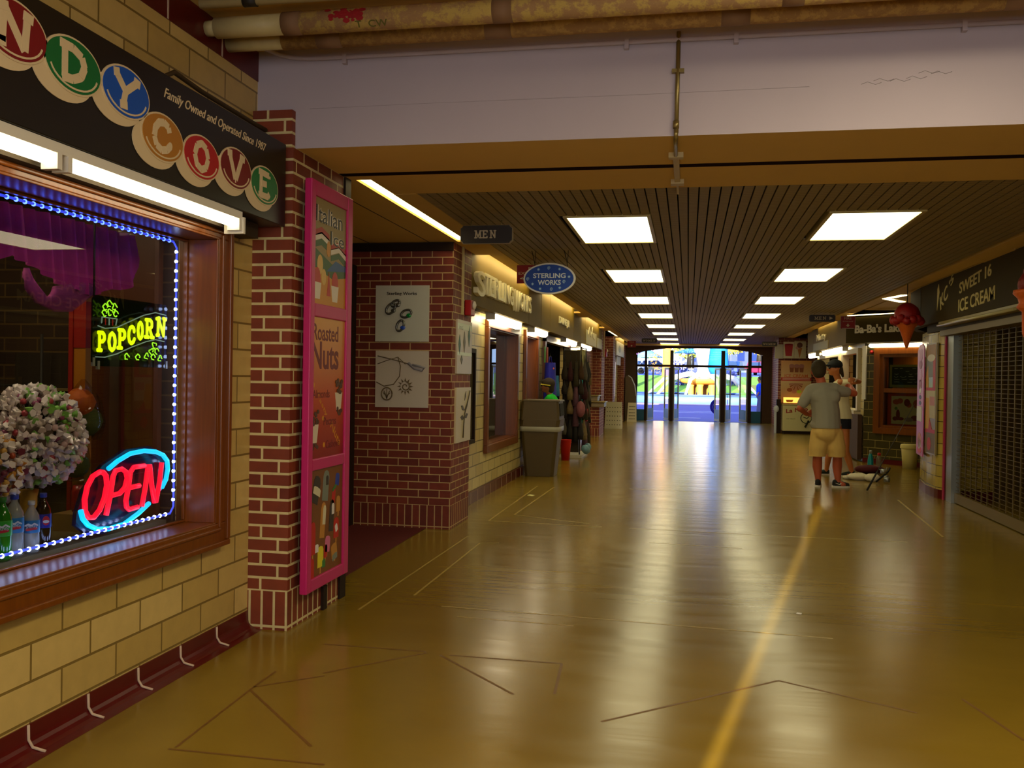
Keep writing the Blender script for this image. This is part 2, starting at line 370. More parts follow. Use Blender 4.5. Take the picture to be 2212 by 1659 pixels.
b = B(m_under); b.box(-6.2, 8.2, -2.7, 34.5, 3.7, 3.8); struct(b, 'roof')
# --- outer shell
b = B(m_darkwall)
b.box(-6.2, -6.0, -2.7, 34.5, -.1, 3.7); b.box(8, 8.2, -2.7, 34.5, -.1, 3.7)
struct(b, 'wall_outer')
SX = -1.06   # assumed slit, cut in the unseen back wall to shape the strip of sun
b = B(m_darkwall); b.box(-6, SX-.036, -2.7, -2.6, -.1, 3.7); b.box(SX+.036, 8, -2.7, -2.6, -.1, 3.7); b.box(SX-.036, SX+.036, -2.7, -2.6, 2.2, 3.7); struct(b, 'wall_back')
# --- left shop fronts beyond the second pillar
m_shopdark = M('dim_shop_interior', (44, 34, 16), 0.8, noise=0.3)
b = B(m_block2)
OPN = [(11.36, 13.36, .62, 2.16), (14.1, 15.2, .62, 2.18), (16.0, 19.4, 0, 2.18), (29.6, 31.8, .9, 2.16)]
ys = 9.48
for y0, y1, z0, z1 in OPN:
    b.box(-2.70, WX, ys, y0, 0, 2.825)
    if z0: b.box(-2.70, WX, y0, y1, 0, z0)
    b.box(-2.70, WX, y0, y1, z1, 2.825); ys = y1
    if y1 == 19.4: b.box(-2.70, WX, 19.4, 24.4, 0, 2.825); ys = 29.0
b.box(-2.70, WX, ys, 34.3, 0, 2.825)
struct(b, 'wall_left_shops')
b = B(m_maroon, m_grout)
for y0, y1 in ((9.48, 16.0), (19.4, 24.4), (29.0, 33.2)): b.box(WX, WX+.03, y0, y1, 0, .135)
for k in range(17): b.box(WX+.028, WX+.032, 9.8+.36*k, 9.807+.36*k, .0, .136, 1)
struct(b, 'baseboard_left_far')
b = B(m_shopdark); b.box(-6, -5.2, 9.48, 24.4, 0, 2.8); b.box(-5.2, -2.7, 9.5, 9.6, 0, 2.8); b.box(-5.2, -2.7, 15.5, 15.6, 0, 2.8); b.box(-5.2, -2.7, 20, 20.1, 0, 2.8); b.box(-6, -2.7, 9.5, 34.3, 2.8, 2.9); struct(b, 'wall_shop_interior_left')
b = B(m_brick)
b.box(-5, PX, 24.4, 25.3, 0, 2.825); b.box(-5, PX, 28.2, 29.0, 0, 2.825); b.box(-2.72, PX-.02, 33.3, 34.2, 0, 2.825); b.box(-2.60, -2.505, 21.9, 24.4, 0, 2.4)
struct(b, 'wall_brick_piers_left')
# --- fascias with the light cove above them
b = B(m_fascia, m_under, m_white)
for y0, y1 in ((9.48, 13.05), (13.06, 14.2), (14.21, 15.1), (15.11, 18.3), (18.31, 19.6), (19.61, 20.4), (20.41, 24.38), (29.0, 33.0)):
    b.box(-2.36, PX, y0+.004, y1-.004, 2.285, 2.98)
b.box(-2.53, -2.36, 9.48, 24.38, 2.30, 2.36, 1); b.box(-2.53, -2.36, 29, 33, 2.30, 2.36, 1)
b.box(-2.28, -1.96, 9.4, 33.4, 3.0, 3.02, 2); b.box(-2.0, -1.96, 9.4, 33.4, 2.86, 3.0, 2); b.box(-2.26, -2.13, 5.88, 8.72, 3.0, 3.02, 2)
struct(b, 'trim_fascia_left')
b = B(m_fasciaR, m_under)
pts = [(3.11, 5.79), (3.11, 13.4), (3.16, 14.2), (3.42, 14.9), (3.9, 15.2), (8, 15.2)]
for (x0, y0), (x1, y1) in zip(pts, pts[1:]):
    d = Vector((x1-x0, y1-y0, 0)).normalized(); n = Vector((d.y, -d.x, 0))*.1
    b.hexa([(x0,y0,2.30),(x0+n.x,y0+n.y,2.30),(x1+n.x,y1+n.y,2.30),(x1,y1,2.30),(x0,y0,2.83),(x0+n.x,y0+n.y,2.83),(x1+n.x,y1+n.y,2.83),(x1,y1,2.83)])
b.box(3.2, 3.36, 5.79, 13.4, 2.2, 2.36, 1)
for y in (9.17, 13.38): b.box(3.106, 3.112, y, y+.008, 2.3, 2.82, 1)
struct(b, 'trim_fascia_right')
# --- right side: ice cream shop behind the grille, column, diagonal olive wall
b = B(m_darkwall); b.box(3.36, 3.5, -2.6, 6.2, 0, 3.7); b.box(3.36, 8, 5.9, 6.2, 0, 3.4); b.box(6.3, 6.5, 6.2, 15, 0, 2.83); b.box(3.36, 3.46, 6.2, 13.0, 2.22, 2.83); b.box(3.9, 8, 14.4, 14.6, 0, 2.83); struct(b, 'wall_right')
CP = [(3.36,12.84),(3.30,12.86),(3.265,12.92),(3.245,13.02),(3.24,13.2),(3.24,13.45),(3.26,13.62),(3.33,14.2),(3.42,14.42),(3.6,14.55),(3.9,14.55),(3.9,12.84)]
b = B(m_yellowtile, m_maroon)
b.prism(CP, (0, 0, .11), X, Y, 2.12)
cpb = [(x-.012 if x < 3.4 else x, y) for x, y in CP]
b.prism(cpb, (0, 0, 0), X, Y, .12, 1)
struct(b, 'wall_column_right')
# diagonal wall: X + Y = 21.76, from (4.9, 16.86) to (3.3, 18.46); opening for the framed window
def dg(s, z, out=0.0):  # s measured left-to-right along the wall from its left end (3.3, 18.46); out = towards the hall
    return (3.30 + s*.70711 - out*.70711, 18.46 - s*.70711 - out*.70711, z)
def dbox(b, s0, s1, z0, z1, o0, o1, mi=0):
    b.hexa([dg(s0,z0,o1),dg(s1,z0,o1),dg(s1,z0,o0),dg(s0,z0,o0),dg(s0,z1,o1),dg(s1,z1,o1),dg(s1,z1,o0),dg(s0,z1,o0)], mi)
b = B(m_olive, m_fasciaR, m_maroon)
dbox(b, 0, .28, 0, 2.5, -.15, 0); dbox(b, 2.0, 3.6, 0, 2.5, -.15, 0); dbox(b, .28, 2.0, 0, .6, -.15, 0); dbox(b, .28, 2.0, 2.16, 2.5, -.15, 0)
dbox(b, -.25, 3.2, 2.27, 2.76, .1, .24, 1); dbox(b, -.1, 3.2, 2.76, 2.83, -.1, .02, 1)
dbox(b, 0, 3.6, 0, .09, 0, .015, 2)
struct(b, 'wall_right_diagonal')
# right-hand shops beyond the diagonal wall
b = B(m_block2, m_brick, m_fascia, m_under)
b.box(3.33, 3.5, 18.5, 19.0, 0, 2.8); b.box(3.33, 3.5, 19.0, 24.5, 0, .95); b.box(3.33, 3.5, 19.0, 24.5, 2.2, 2.8); b.box(3.33, 3.5, 20.9, 21.3, .95, 2.2); b.box(3.33, 3.5, 24.3, 25.2, 0, 2.8)
b.box(2.62, 5, 28.25, 29.0, 0, 2.82, 1); b.box(2.95, 3.4, 29.0, 34.2, 0, 2.82, 1)
for y0, y1 in ((18.9, 19.2), (19.21, 21.7), (21.71, 24.4), (24.41, 25.5)): b.box(3.11, 3.2, y0, y1, 2.285, 2.98, 2)
b.box(3.2, 3.34, 18.6, 25.4, 2.3, 2.36, 3); b.box(3.05, 3.11, 18.6, 33, 3.0, 3.02)
struct(b, 'wall_right_shops')
b = B(m_shopdark); b.box(5.2, 5.3, 18.6, 28, 0, 2.8); b.box(3.5, 5.2, 25.3, 25.4, 0, 2.8); b.box(3.4, 8, 18.7, 28.2, 2.8, 2.9); b.box(3.5, 8, 17.2, 28, 2.9, 3.0); struct(b, 'wall_shop_interior_right')
# --- end wall with the shallow arch and glazed doors
EY = 34.3
b = B(m_darkwall)
arch = [(-1.92, 2.50), (-1.57, 2.585), (-.81, 2.69), (1.28, 2.70), (2.18, 2.59), (2.64, 2.46)]
b.box(-6, -1.92, EY, EY+.2, 0, 3.7); b.box(2.64, 8, EY, EY+.2, 0, 3.7)
for (x0, z0), (x1, z1) in zip(arch, arch[1:]):
    b.hexa([(x0,EY,z0),(x1,EY,z1),(x1,EY+.2,z1),(x0,EY+.2,z0),(x0,EY,3.7),(x1,EY,3.7),(x1,EY+.2,3.7),(x0,EY+.2,3.7)])
struct(b, 'wall_end')
b = B(m_dark)
PST = [(-1.92, -1.87), (-1.60, -1.52), (-.67, -.55), (1.17, 1.31), (2.13, 2.25), (2.59, 2.64)]
for x0, x1 in PST: b.box(x0, x1, EY+.02, EY+.14, 0, 2.62 if -1.7 < x0 < 2.2 else 2.45)
b.box(-1.92, 2.64, EY+.03, EY+.13, 2.00, 2.085)
struct(b, 'door_frame_1')
# ================================================================ LAMPS OF THE HALL
m_panel = M('lit_panel', (255, 250, 226), 0.5, emit=5.5, ecol=(252, 242, 190))
m_tube = M('lit_tube', (255, 250, 232), 0.4, emit=9.0, ecol=(255, 238, 196))
m_slot = M('lit_slot_tube', (255, 246, 214), 0.4, emit=4.5, ecol=(255, 236, 176)); m_cove = M('lit_cove_tube', (255, 246, 214), 0.4, emit=20, ecol=(255, 236, 176))
m_lampframe = M('lamp_frame', (190, 170, 96), 0.4)
ORD = ['first', 'second', 'third', 'fourth', 'fifth', 'sixth', 'seventh', 'eighth']
proto = None
for side, lx in (('left', -1.0), ('right', 1.08)):
    for k, y in enumerate(LROWS):
        lab = 'square lit ceiling panel, %s from the front beam in the %s-hand row' % (ORD[k], side)
        if proto is None:
            proto = thing('ceiling_light', lab, 'light', (lx+.325, y+.7, 2.82), 'lit panels in the slatted ceiling')
            b = B(m_lampframe); b.box(lx-.03, lx, y-.03, y+1.43, 2.815, 2.86); b.box(lx+.65, lx+.68, y-.03, y+1.43, 2.815, 2.86); b.box(lx, lx+.65, y-.03, y, 2.815, 2.86); b.box(lx, lx+.65, y+1.4, y+1.43, 2.815, 2.86); b.box(lx-.03, lx+.68, y-.03, y+1.43, 2.86, 2.875); b.obj('frame', proto)
            b = B(m_panel); b.box(lx, lx+.65, y, y+1.4, 2.822, 2.85); b.obj('diffuser', proto)
        else: dup(proto, (lx+.325, y+.7, 2.82), lab)
# tubes hidden in the coves above the fascias
def cove_lamp(x0, x1, y0, y1, lab, z=2.89):
    t = thing('cove_light', lab, 'light', ((x0+x1)/2, (y0+y1)/2, z), 'tube lights hidden in the ceiling coves')
    b = B(m_white); b.box(x0, x1, y0, y1, z+.035, z+.06); b.obj('batten', t)
    b = B(m_slot if z < 2.86 else m_cove); b.box(x0+.005, x1-.005, y0+.02, y1-.02, z, z+.035); b.obj('tube', t)
cove_lamp(-2.235, -2.14, 5.92, 8.70, 'long tube light in the ceiling slot over the left brick recess', 2.84)
cove_lamp(-2.175, -2.135, 9.7, 12.9, 'tube light in the cove above the raised white letters')
cove_lamp(-2.175, -2.135, 14.3, 18.2, 'tube light in the left cove above the small white two word sign')
cove_lamp(-2.175, -2.135, 19.7, 23.5, 'tube light in the left cove before the farther brick piers')
cove_lamp(-2.21, -2.15, 25.1, 28.3, 'tube light in the left ceiling slot between the two farther brick piers', 2.84)
cove_lamp(-2.175, -2.135, 29.1, 33.0, 'tube light in the left cove nearest the glass doors')
cove_lamp(3.05, 3.09, 19.0, 23.5, 'tube light in the right cove above the nut shop sign')
t = thing('cove_light', 'bent light slot shining at the corner of the dark fascia above the red cone', 'light', (3.0, 15.0, 2.815), 'tube lights hidden in the ceiling coves')
b = B(m_slot); b.hexa([(2.93,15.02,2.815),(3.03,15.05,2.815),(3.17,14.45,2.815),(3.07,14.42,2.815),(2.93,15.02,2.828),(3.03,15.05,2.828),(3.17,14.45,2.828),(3.07,14.42,2.828)]); b.obj('tube', t)
b = B(m_slot); b.hexa([(2.93,15.03,2.815),(3.03,15.06,2.815),(3.40,15.62,2.815),(3.32,15.68,2.815),(2.93,15.03,2.828),(3.03,15.06,2.828),(3.40,15.62,2.828),(3.32,15.68,2.828)]); b.obj('tube', t)
t = thing('cove_light', 'tube light washing the top of the diagonal olive fascia', 'light', dg(1.2, 2.80, .27), 'tube lights hidden in the ceiling coves')
b = B(m_slot); dbox(b, -.2, 3.0, 2.785, 2.80, .25, .28); b.obj('tube', t)
# wrap lights under the left fascias and over the right-hand windows
def wrap(name, x0, x1, y0, y1, z0, z1, lab, grp='wrap lights under the shop fascias'):
    t = thing(name, lab, 'light', ((x0+x1)/2, (y0+y1)/2, z1), grp)
    b = B(m_white); b.box(x0-.02, x1+.02, y0-.03, y1+.03, z1-.02, z1); b.box(x0, x1, y0-.05, y0, z0+.02, z1-.02); b.box(x0, x1, y1, y1+.05, z0+.02, z1-.02); b.obj('housing', t)
    b = B(m_tube); b.prism([(x0, z1-.02), (x0, z0+.03), (x0+.03, z0), (x1-.03, z0), (x1, z0+.03), (x1, z1-.02)], (0, y1, 0), X, Z, y1-y0); b.obj('diffuser', t)
wrap('shop_light', -2.44, -2.33, 10.95, 12.75, 2.19, 2.30, 'long lit tube fixture above the first left shop window')
wrap('shop_light', -2.44, -2.33, 13.9, 15.2, 2.19, 2.30, 'lit tube fixture above the narrow left window with the red lights')
wrap('shop_light', -2.44, -2.33, 17.6, 19.3, 2.19, 2.30, 'lit tube fixture above the open left shop with the clothes rack')
wrap('shop_light', -2.44, -2.33, 20.1, 22.3, 2.19, 2.30, 'lit tube fixture below the left fascia just before the brick pier')
wrap('shop_light', 3.18, 3.29, 20.3, 23.3, 2.16, 2.29, 'slanting bright tube fixture under the nut shop sign at the right')
wrap('shop_light', 3.2, 3.29, 24.6, 26.0, 2.16, 2.29, 'short bright tube fixture right of the picture of the cone')
t = thing('shop_light', 'bright tube light above the framed window of the diagonal olive wall', 'light', dg(1.0, 2.27, .1), 'wrap lights under the shop fascias')
b = B(m_white); dbox(b, .16, 1.5, 2.25, 2.27, .05, .16); b.obj('housing', t)
b = B(m_tube); b.tube([dg(.17, 2.215, .11), dg(.2, 2.215, .11), dg(1.42, 2.215, .11), dg(1.45, 2.215, .11)], [.02, .036, .036, .02], 12); b.obj('tube', t)
t = thing('shop_light', 'unlit tube batten above the rolling grille of the ice cream shop', 'light', (3.2, 11.3, 2.30), 'wrap lights under the shop fascias')
b = B(M('aged_enamel', (150, 130, 56), .35)); b.box(3.12, 3.22, 9.6, 12.5, 2.235, 2.30); b.obj('housing', t)
b = B(M('unlit_tube', (200, 190, 140), .15)); b.cyl((3.10, 9.65, 2.25), (3.10, 12.45, 2.25), .017, n=10); b.obj('tube', t)
# candy shop tubes
for i, (y0, y1, lab) in enumerate(((1.82, 3.03, 'bare fluorescent tube under the candy sign, the one running out of the picture'), (3.09, 4.43, 'bare fluorescent tube under the candy sign, the one over the window corner'))):
    t = thing('shop_light', lab, 'light', (-2.36, (y0+y1)/2, 2.35), 'tubes under the candy sign')
    b = B(m_white); b.box(-2.41, -2.315, y0-.03, y1+.03, 2.31, 2.35); b.obj('batten', t)
    b = B(m_tube); b.cyl((-2.345, y0+.01, 2.283), (-2.345, y1-.01, 2.283), .019, n=14); b.obj('tube', t)
    b = B(m_white); b.box(-2.38, -2.31, y0-.012, y0+.012, 2.25, 2.31); b.obj('lamp_holder', t)
    b = B(m_white); b.box(-2.38, -2.31, y1-.012, y1+.014, 2.25, 2.31)
    if i: b.box(-2.41, -2.30, y1+.014, y1+.035, 2.235, 2.32)
    b.obj('lamp_holder', t)
# ================================================================ PIPES AND CONDUITS
def insul(name, c1, c2, sc):
    m = M(name, c1, 0.85, bump=0.25, nscale=60); nt = m.node_tree; N = nt.nodes.new; L = nt.links.new
    g = N('ShaderNodeNewGeometry'); n = N('ShaderNodeTexNoise'); n.inputs['Scale'].default_value = sc; n.inputs['Detail'].default_value = 8; n.inputs['Roughness'].default_value = .75
    r = N('ShaderNodeMapRange'); r.inputs[1].default_value = .47; r.inputs[2].default_value = .56
    x = N('ShaderNodeMix'); x.data_type = 'RGBA'; x.inputs[6].default_value = lin(c1); x.inputs[7].default_value = lin(c2)
    for a, b in ((g.outputs['Position'], n.inputs['Vector']), (n.outputs['Fac'], r.inputs[0]), (r.outputs[0], x.inputs[0]), (x.outputs[2], nt.nodes['Principled BSDF'].inputs['Base Color'])): L(a, b)
    return m
m_ins = insul('mottled_insulation', (176, 138, 90), (206, 176, 92), 14); m_pipew = M('pipe_cream_paint', (196, 178, 120), .5, noise=.15, nscale=20)
m_band = M('brown_tape', (134, 100, 66), .7); m_redp = M('red_spray_paint', (150, 20, 24), .8, noise=.3, nscale=40); m_grnp = M('green_stencil_paint', (96, 92, 30), .8); m_pipedark = M('dark_clamp', (40, 34, 22), .6)
t = thing('insulated_pipe', 'thick mottled insulated pipe with red blotch along the top of the photo', 'pipe', (2, 4.45, 3.25), 'overhead pipes')
b = B(m_ins); b.tube([(-2.0, 4.45, 3.318), (3.3, 4.45, 3.318)], .058, 20); b.obj('insulation', t)
b = B(m_pipew); b.tube([(-2.47, 4.45, 3.318), (-2.08, 4.45, 3.318)], .054, 20); b.tube([(-2.53, 4.45, 3.318), (-2.46, 4.45, 3.318)], .04, 16); b.obj('bare_pipe', t)
for x in (-2.04, -.93, .45, 1.9): B(m_band).tube([(x-.05, 4.45, 3.318), (x+.05, 4.45, 3.318)], .0595, 20).obj('tape_band', t)
b = B(m_redp)
for i in range(60):
    a = random.gauss(0, .28)-.15; x = random.gauss(-1.72, .045); r = .0588; w = random.uniform(.004, .014)
    n = Vector((0, -math.cos(a), -math.sin(a))); ta = Vector((0, math.sin(a), -math.cos(a)))
    b.ell(Vector((x, 4.45, 3.318)) + n*r, X, -ta, w*1.5, w, .0006, 8)
b.obj('paint_blotch', t)
b = B(m_grnp); a = .75; n = Vector((0, -math.cos(a), -math.sin(a))); v = Vector((0, -math.sin(a), math.cos(a)))
b.text('T  CW', Vector((-1.60, 4.45, 3.318)) + n*.059, X, v, .17, .036, .001, bold=.01); b.obj('lettering', t)
t = thing('insulated_pipe', 'insulated pipe with worn tape, the one hugging the white beam', 'pipe', (2, 4.68, 3.25), 'overhead pipes')
b = B(insul('brown_insulation', (150, 112, 60), (176, 138, 70), 18)); b.tube([(-2.2, 4.68, 3.322), (3.3, 4.68, 3.322)], .052, 18); b.obj('insulation', t)
for x in (-1.93, -1.0, .2, 1.5): B(m_band).tube([(x-.07, 4.68, 3.322), (x+.07, 4.68, 3.322)], .0535, 18).obj('tape_band', t)
b = B(m_pipew); b.tube([(-2.53, 4.68, 3.322), (-2.19, 4.68, 3.322)], .046, 18); b.obj('bare_pipe', t)
t = thing('thin_pipe', 'thin cream pipe with dark clamps above the thick insulated pipe', 'pipe', (1, 4.28, 3.32), 'overhead pipes')
b = B(m_pipew); b.tube([(-2.45, 4.25, 3.362), (3.3, 4.25, 3.362)], .024, 12); b.obj('pipe', t)
for x in (-2.18, -1.18): B(m_pipedark).tube([(x-.035, 4.25, 3.362), (x+.035, 4.25, 3.362)], .029, 12).obj('clamp', t)
b = B(m_redp); b.text('TRAC', (-1.62, 4.2255, 3.358), X, Z, .17, .03, .001, bold=.01); b.obj('lettering', t)
t = thing('conduit', 'white painted conduit strapped across the top of the beam', 'pipe', (1, 5.03, 3.33))
b = B(m_beam); b.tube([(-2.5, 4.80, 3.39), (-2.44, 4.97, 3.388), (-2.38, 5.012, 3.37), (-2.30, 5.02, 3.35), (-2.2, 5.022, 3.342), (-2.0, 5.022, 3.340), (3.3, 5.022, 3.335)], .0125, 10); b.obj('pipe', t)
for x in (-1.98, -.36, .22, 1.35): B(m_beam).box(x-.012, x+.012, 5.005, 5.038, 3.30, 3.352).obj('strap', t)
m_galv = M('galvanised_tube', (150, 132, 78), .38, metal=.75)
t = thing('conduit', 'galvanised conduit running down the white beam and under the soffit', 'pipe', (-.09, 5.1, 2.8))
b = B(m_galv); b.tube([(-.082, 5.022, 3.38), (-.086, 5.022, 2.835)], .012, 10); b.tube([(-.088, 5.02, 2.90), (-.088, 5.02, 2.86)], .017, 10); b.tube([(-.088, 5.02, 2.86), (-.088, 5.028, 2.815), (-.09, 5.06, 2.808), (-.093, 5.40, 2.808)], .012, 10); b.obj('tube', t)
b = B(m_galv); b.box(-.115, -.05, 5.012, 5.04, 3.16, 3.18); b.obj('strap', t)
b = B(M('cream_plastic', (196, 176, 118), .5)); b.box(-.135, -.05, 5.40, 5.46, 2.795, 2.826); b.box(-.11, -.075, 5.46, 6.12, 2.803, 2.826); b.box(-.135, -.05, 6.12, 6.2, 2.795, 2.826); b.box(-.10, -.085, 6.2, 6.5, 2.80, 2.826); b.obj('junction', t)
b = B(M('dark_flex', (70, 52, 26), .6)); b.tube([(-2.50, 4.02, 2.84), (-2.49, 4.0, 2.92), (-2.47, 4.05, 2.955), (-2.47, 4.3, 2.94), (-2.46, 4.85, 2.93), (-2.44, 4.97, 2.92)], .013, 10)
b.tube([(-2.50, 3.3, 2.83), (-2.50, 3.3, 2.88), (-2.50, 3.5, 2.885), (-2.50, 3.55, 2.83)], .02, 8)
b.obj('cable', None, 'dark cable looping over the top of the candy sign to the pillar', 'cable')
# cracked plaster patch on the beam
b = B(M('plaster_crack', (150, 140, 138), .9))
for x0, z0 in ((.86, 3.06), (.92, 3.075), (1.0, 3.07), (1.08, 3.08), (1.14, 3.105), (1.2, 3.10)):
    b.tube([(x0, 5.039, z0), (x0+.03, 5.039, z0+.012), (x0+.07, 5.039, z0-.004), (x0+.10, 5.039, z0+.006)], .0014, 5)
b.tube([(-2.2, 5.0395, 3.055), (-1.5, 5.0395, 3.058), (-.3, 5.0395, 3.056), (.6, 5.0395, 3.06)], .0009, 5)
struct(b, 'trim_plaster_crack')
# ================================================================ CANDY SHOP: window, sign
m_oak = wood('varnished_oak', (134, 72, 12), (90, 42, 5), .3)
def oakframe(b, y0, y1, z0, z1, w, xf, xb, mi=0):   # rectangular frame, outer rect, width w, front xf
    b.box(xb, xf, y0, y1, z0, z0+w, mi); b.box(xb, xf, y0, y1, z1-w, z1, mi); b.box(xb, xf, y0, y0+w, z0+w, z1-w, mi); b.box(xb, xf, y1-w, y1, z0+w, z1-w, mi)
t = thing('shop_window', 'wide oak framed candy shop window edged with blue white lights', 'window', (-2.53, 2.9, .58))
b = B(m_oak); oakframe(b, 1.1, 4.63, .58, 2.335, .112, -2.473, -2.53); oakframe(b, 1.08, 4.645, .565, 2.35, .03, -2.455, -2.53); oakframe(b, 1.17, 4.56, .65, 2.265, .018, -2.462, -2.52); b.obj('casing', t, bevel=.006)
b = B(m_oak); oakframe(b, 1.2, 4.52, .68, 2.235, .02, -2.475, -2.70); oakframe(b, 1.22, 4.499, .701, 2.214, .011, -2.645, -2.672); b.obj('jamb', t, bevel=.003)
b = B(glass_mat('window_glass', (236, 236, 236), 1.3)); b.face([(-2.66, 1.232, .712), (-2.66, 4.488, .712), (-2.66, 4.488, 2.203), (-2.66, 1.232, 2.203)]); b.obj('glass', t)
m_led = M('blue_white_led', (200, 220, 255), .3, emit=14, ecol=(176, 200, 255)); m_ledb = M('blue_led', (60, 90, 255), .3, emit=8, ecol=(70, 100, 255)); m_cord = M('clear_blue_cord', (120, 140, 235), .3, emit=.8, ecol=(60, 80, 255))
t = thing('rope_light', 'string of blue white lights around the candy shop window pane', 'lights', (-2.64, 3.0, .75))
P0 = [(1.3, 2.19), (4.40, 2.19), (4.432, 2.16), (4.432, .79), (4.40, .757), (1.3, .765)]
b = B(m_cord); b.tube([(-2.674, y, z) for y, z in P0], .006, 6); b.obj('cord', t)
mb = None; n = 0
def led(y, z, blue):
    global mb, mw
    return (B(m_ledb if blue else m_led)).ball((-2.676, y, z), .0105, 6).obj('bulb', t)
L1 = led(3.0, 2.19, True); L2 = led(3.0, .76, False); c1, c2 = Vector((-2.676, 3.0, 2.19)), Vector((-2.676, 3.0, .76))
def ledcopy(y, z, blue):
    s, c = (L1, c1) if blue else (L2, c2)
    o = s.copy(); COL.objects.link(o); o.parent = t; o.location = Vector((-2.676, y, z)) - c
for k in range(27): ledcopy(3.05+.0505*k, 2.190, True)
for k in range(27): ledcopy(4.432, 2.14-.0505*k, False)
for k in range(24): ledcopy(4.36-.0505*k, .758, False)
m_signblk = M('black_sign_board', (26, 20, 12), .35)
t = thing('shop_sign', 'long black candy shop sign board with coloured lettered discs', 'sign', (-2.42, 2.4, 2.35))
b = B(m_signblk); b.box(-2.53, -2.305, -1.5, 4.955, 2.352, 2.828); b.obj('board', t, bevel=.004)
b = B(m_under); b.box(-2.53, -2.42, -1.5, 4.85, 2.27, 2.352); b.obj('mounting_rail', t)
m_cream = M('sign_cream', (226, 204, 160), .5)
GL = {  # stroked letters in a unit box
 'N': [[(.08, 0), (.12, .97)], [(.12, 1), (.62, .0)], [(.62, 0), (.68, 1)], [(-.05, .95), (.22, 1)], [(.58, 1), (.82, .95)], [(-.02, 0), (.18, .02)]],
 'D': [[(.12, 0), (.12, 1)], [(-.02, .98), (.35, .97), (.6, .82), (.68, .55), (.58, .22), (.35, .04), (.05, 0)]],
 'Y': [[(.0, 1), (.34, .48)], [(.72, .92), (.34, .48), (.26, .02)], [(.16, .0), (.4, .03)], [(-.06, .95), (.12, 1)], [(.62, .98), (.84, .9)]],
 'C': [[(.62, .72), (.58, .9), (.4, 1), (.2, .93), (.06, .7), (.03, .4), (.12, .12), (.32, .0), (.52, .08), (.66, .28)]],
 'O': [[(.35, 1), (.14, .86), (.05, .5), (.14, .14), (.35, 0), (.56, .14), (.65, .5), (.56, .86), (.35, 1)]],
 'V': [[(.02, 1), (.32, .02), (.36, .02), (.66, .98)], [(-.08, .98), (.14, 1)], [(.56, 1), (.8, .95)]],
 'E': [[(.14, 0), (.14, 1)], [(0, 1), (.6, .96), (.6, .84)], [(.14, .52), (.46, .54)], [(0, 0), (.55, .02), (.64, .18)]],
 'P': [[(.12, 0), (.12, 1)], [(0, 1), (.42, 1), (.6, .88), (.6, .62), (.42, .5), (.12, .5)], [(-.06, 0), (.32, 0)]],
 'R': [[(.12, 0), (.12, 1)], [(0, 1), (.42, 1), (.58, .88), (.58, .64), (.42, .52), (.12, .52)], [(.36, .52), (.62, 0)], [(-.06, 0), (.28, 0)], [(.52, 0), (.76, 0)]],
 'M': [[(.1, 0), (.14, 1)], [(.14, 1), (.42, .12), (.70, 1)], [(.70, 1), (.74, 0)], [(-.02, 0), (.22, 0)], [(.6, 0), (.88, 0)], [(-.02, 1), (.18, 1)], [(.66, 1), (.86, 1)]],
}
DISC = [('N', 2.775, 2.671, (128, 10, 20)), ('D', 3.085, 2.651, (8, 110, 50)), ('Y', 3.415, 2.653, (10, 84, 190)), ('C', 3.686, 2.537, (184, 122, 30)), ('O', 4.015, 2.527, (184, 18, 22)), ('V', 4.351, 2.551, (120, 6, 18)), ('E', 4.676, 2.531, (8, 120, 60)),
        ('D', 2.44, 2.66, (8, 110, 50))]
for ch, cy, cz, c in DISC[:7]:
    m = M('disc_%d_%d_%d' % c, c, .4)
    d = B(m_cream, m)
    d.ell((-2.303, cy-.055, cz-.045), Y, Z, .168, .10, .003)
    d.ell((-2.303, cy, cz), Y, Z, .166, .106, .006)
    d.ell((-2.303, cy, cz), Y, Z, .157, .098, .008, mi=1)
    arc = [(.135*math.cos(a), .078*math.sin(a)-.008) for a in [math.pi*(1.08+.86*i/14) for i in range(15)]]
    d.strokes([arc], .007, (-2.303, cy, cz), Y, Z, d=.0095)
    d.strokes(GL[ch], .034, (-2.303, cy-.078, cz-.058), Y, Z, .2, .125, d=.0095)
    d.obj('letter_disc', t, '%s disc with the letter %s' % ({(128,10,20):'dark red',(8,110,50):'green',(10,84,190):'blue',(184,122,30):'gold',(184,18,22):'bright red',(120,6,18):'wine red',(8,120,60):'green'}[c], ch))
b = B(m_cream); b.text('Family Owned and Operated Since 1987', (-2.305, 4.20, 2.738), Y, Z, 1.0, .058, .002, shear=.35, bold=.004); b.obj('lettering', t)
# ---------------- candy shop interior
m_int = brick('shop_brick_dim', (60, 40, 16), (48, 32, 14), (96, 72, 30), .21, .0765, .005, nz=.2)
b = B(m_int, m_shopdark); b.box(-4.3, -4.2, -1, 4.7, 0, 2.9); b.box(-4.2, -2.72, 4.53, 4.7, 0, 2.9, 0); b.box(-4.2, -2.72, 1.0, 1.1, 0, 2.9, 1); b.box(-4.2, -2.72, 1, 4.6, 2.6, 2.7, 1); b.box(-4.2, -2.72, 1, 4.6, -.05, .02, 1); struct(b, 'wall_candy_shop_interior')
lamp('candy_shop_lamp', 'AREA', (-3.3, 3.4, 2.55), 9, (1.0, .82, .5), size=.5)  # unseen area lamp added to light the candy shop interior
t = thing('display_ledge', 'dim grey ledge inside the candy window that the bottles stand on', 'shelf', (-2.95, 2.9, .68))
b = B(M('grey_ledge', (104, 92, 60), .4)); b.box(-3.2, -2.725, 1.15, 4.45, .685, .715); b.obj('top', t)
b = B(m_dark); b.box(-3.2, -3.16, 1.15, 4.45, .02, .685); b.obj('front_panel', t)
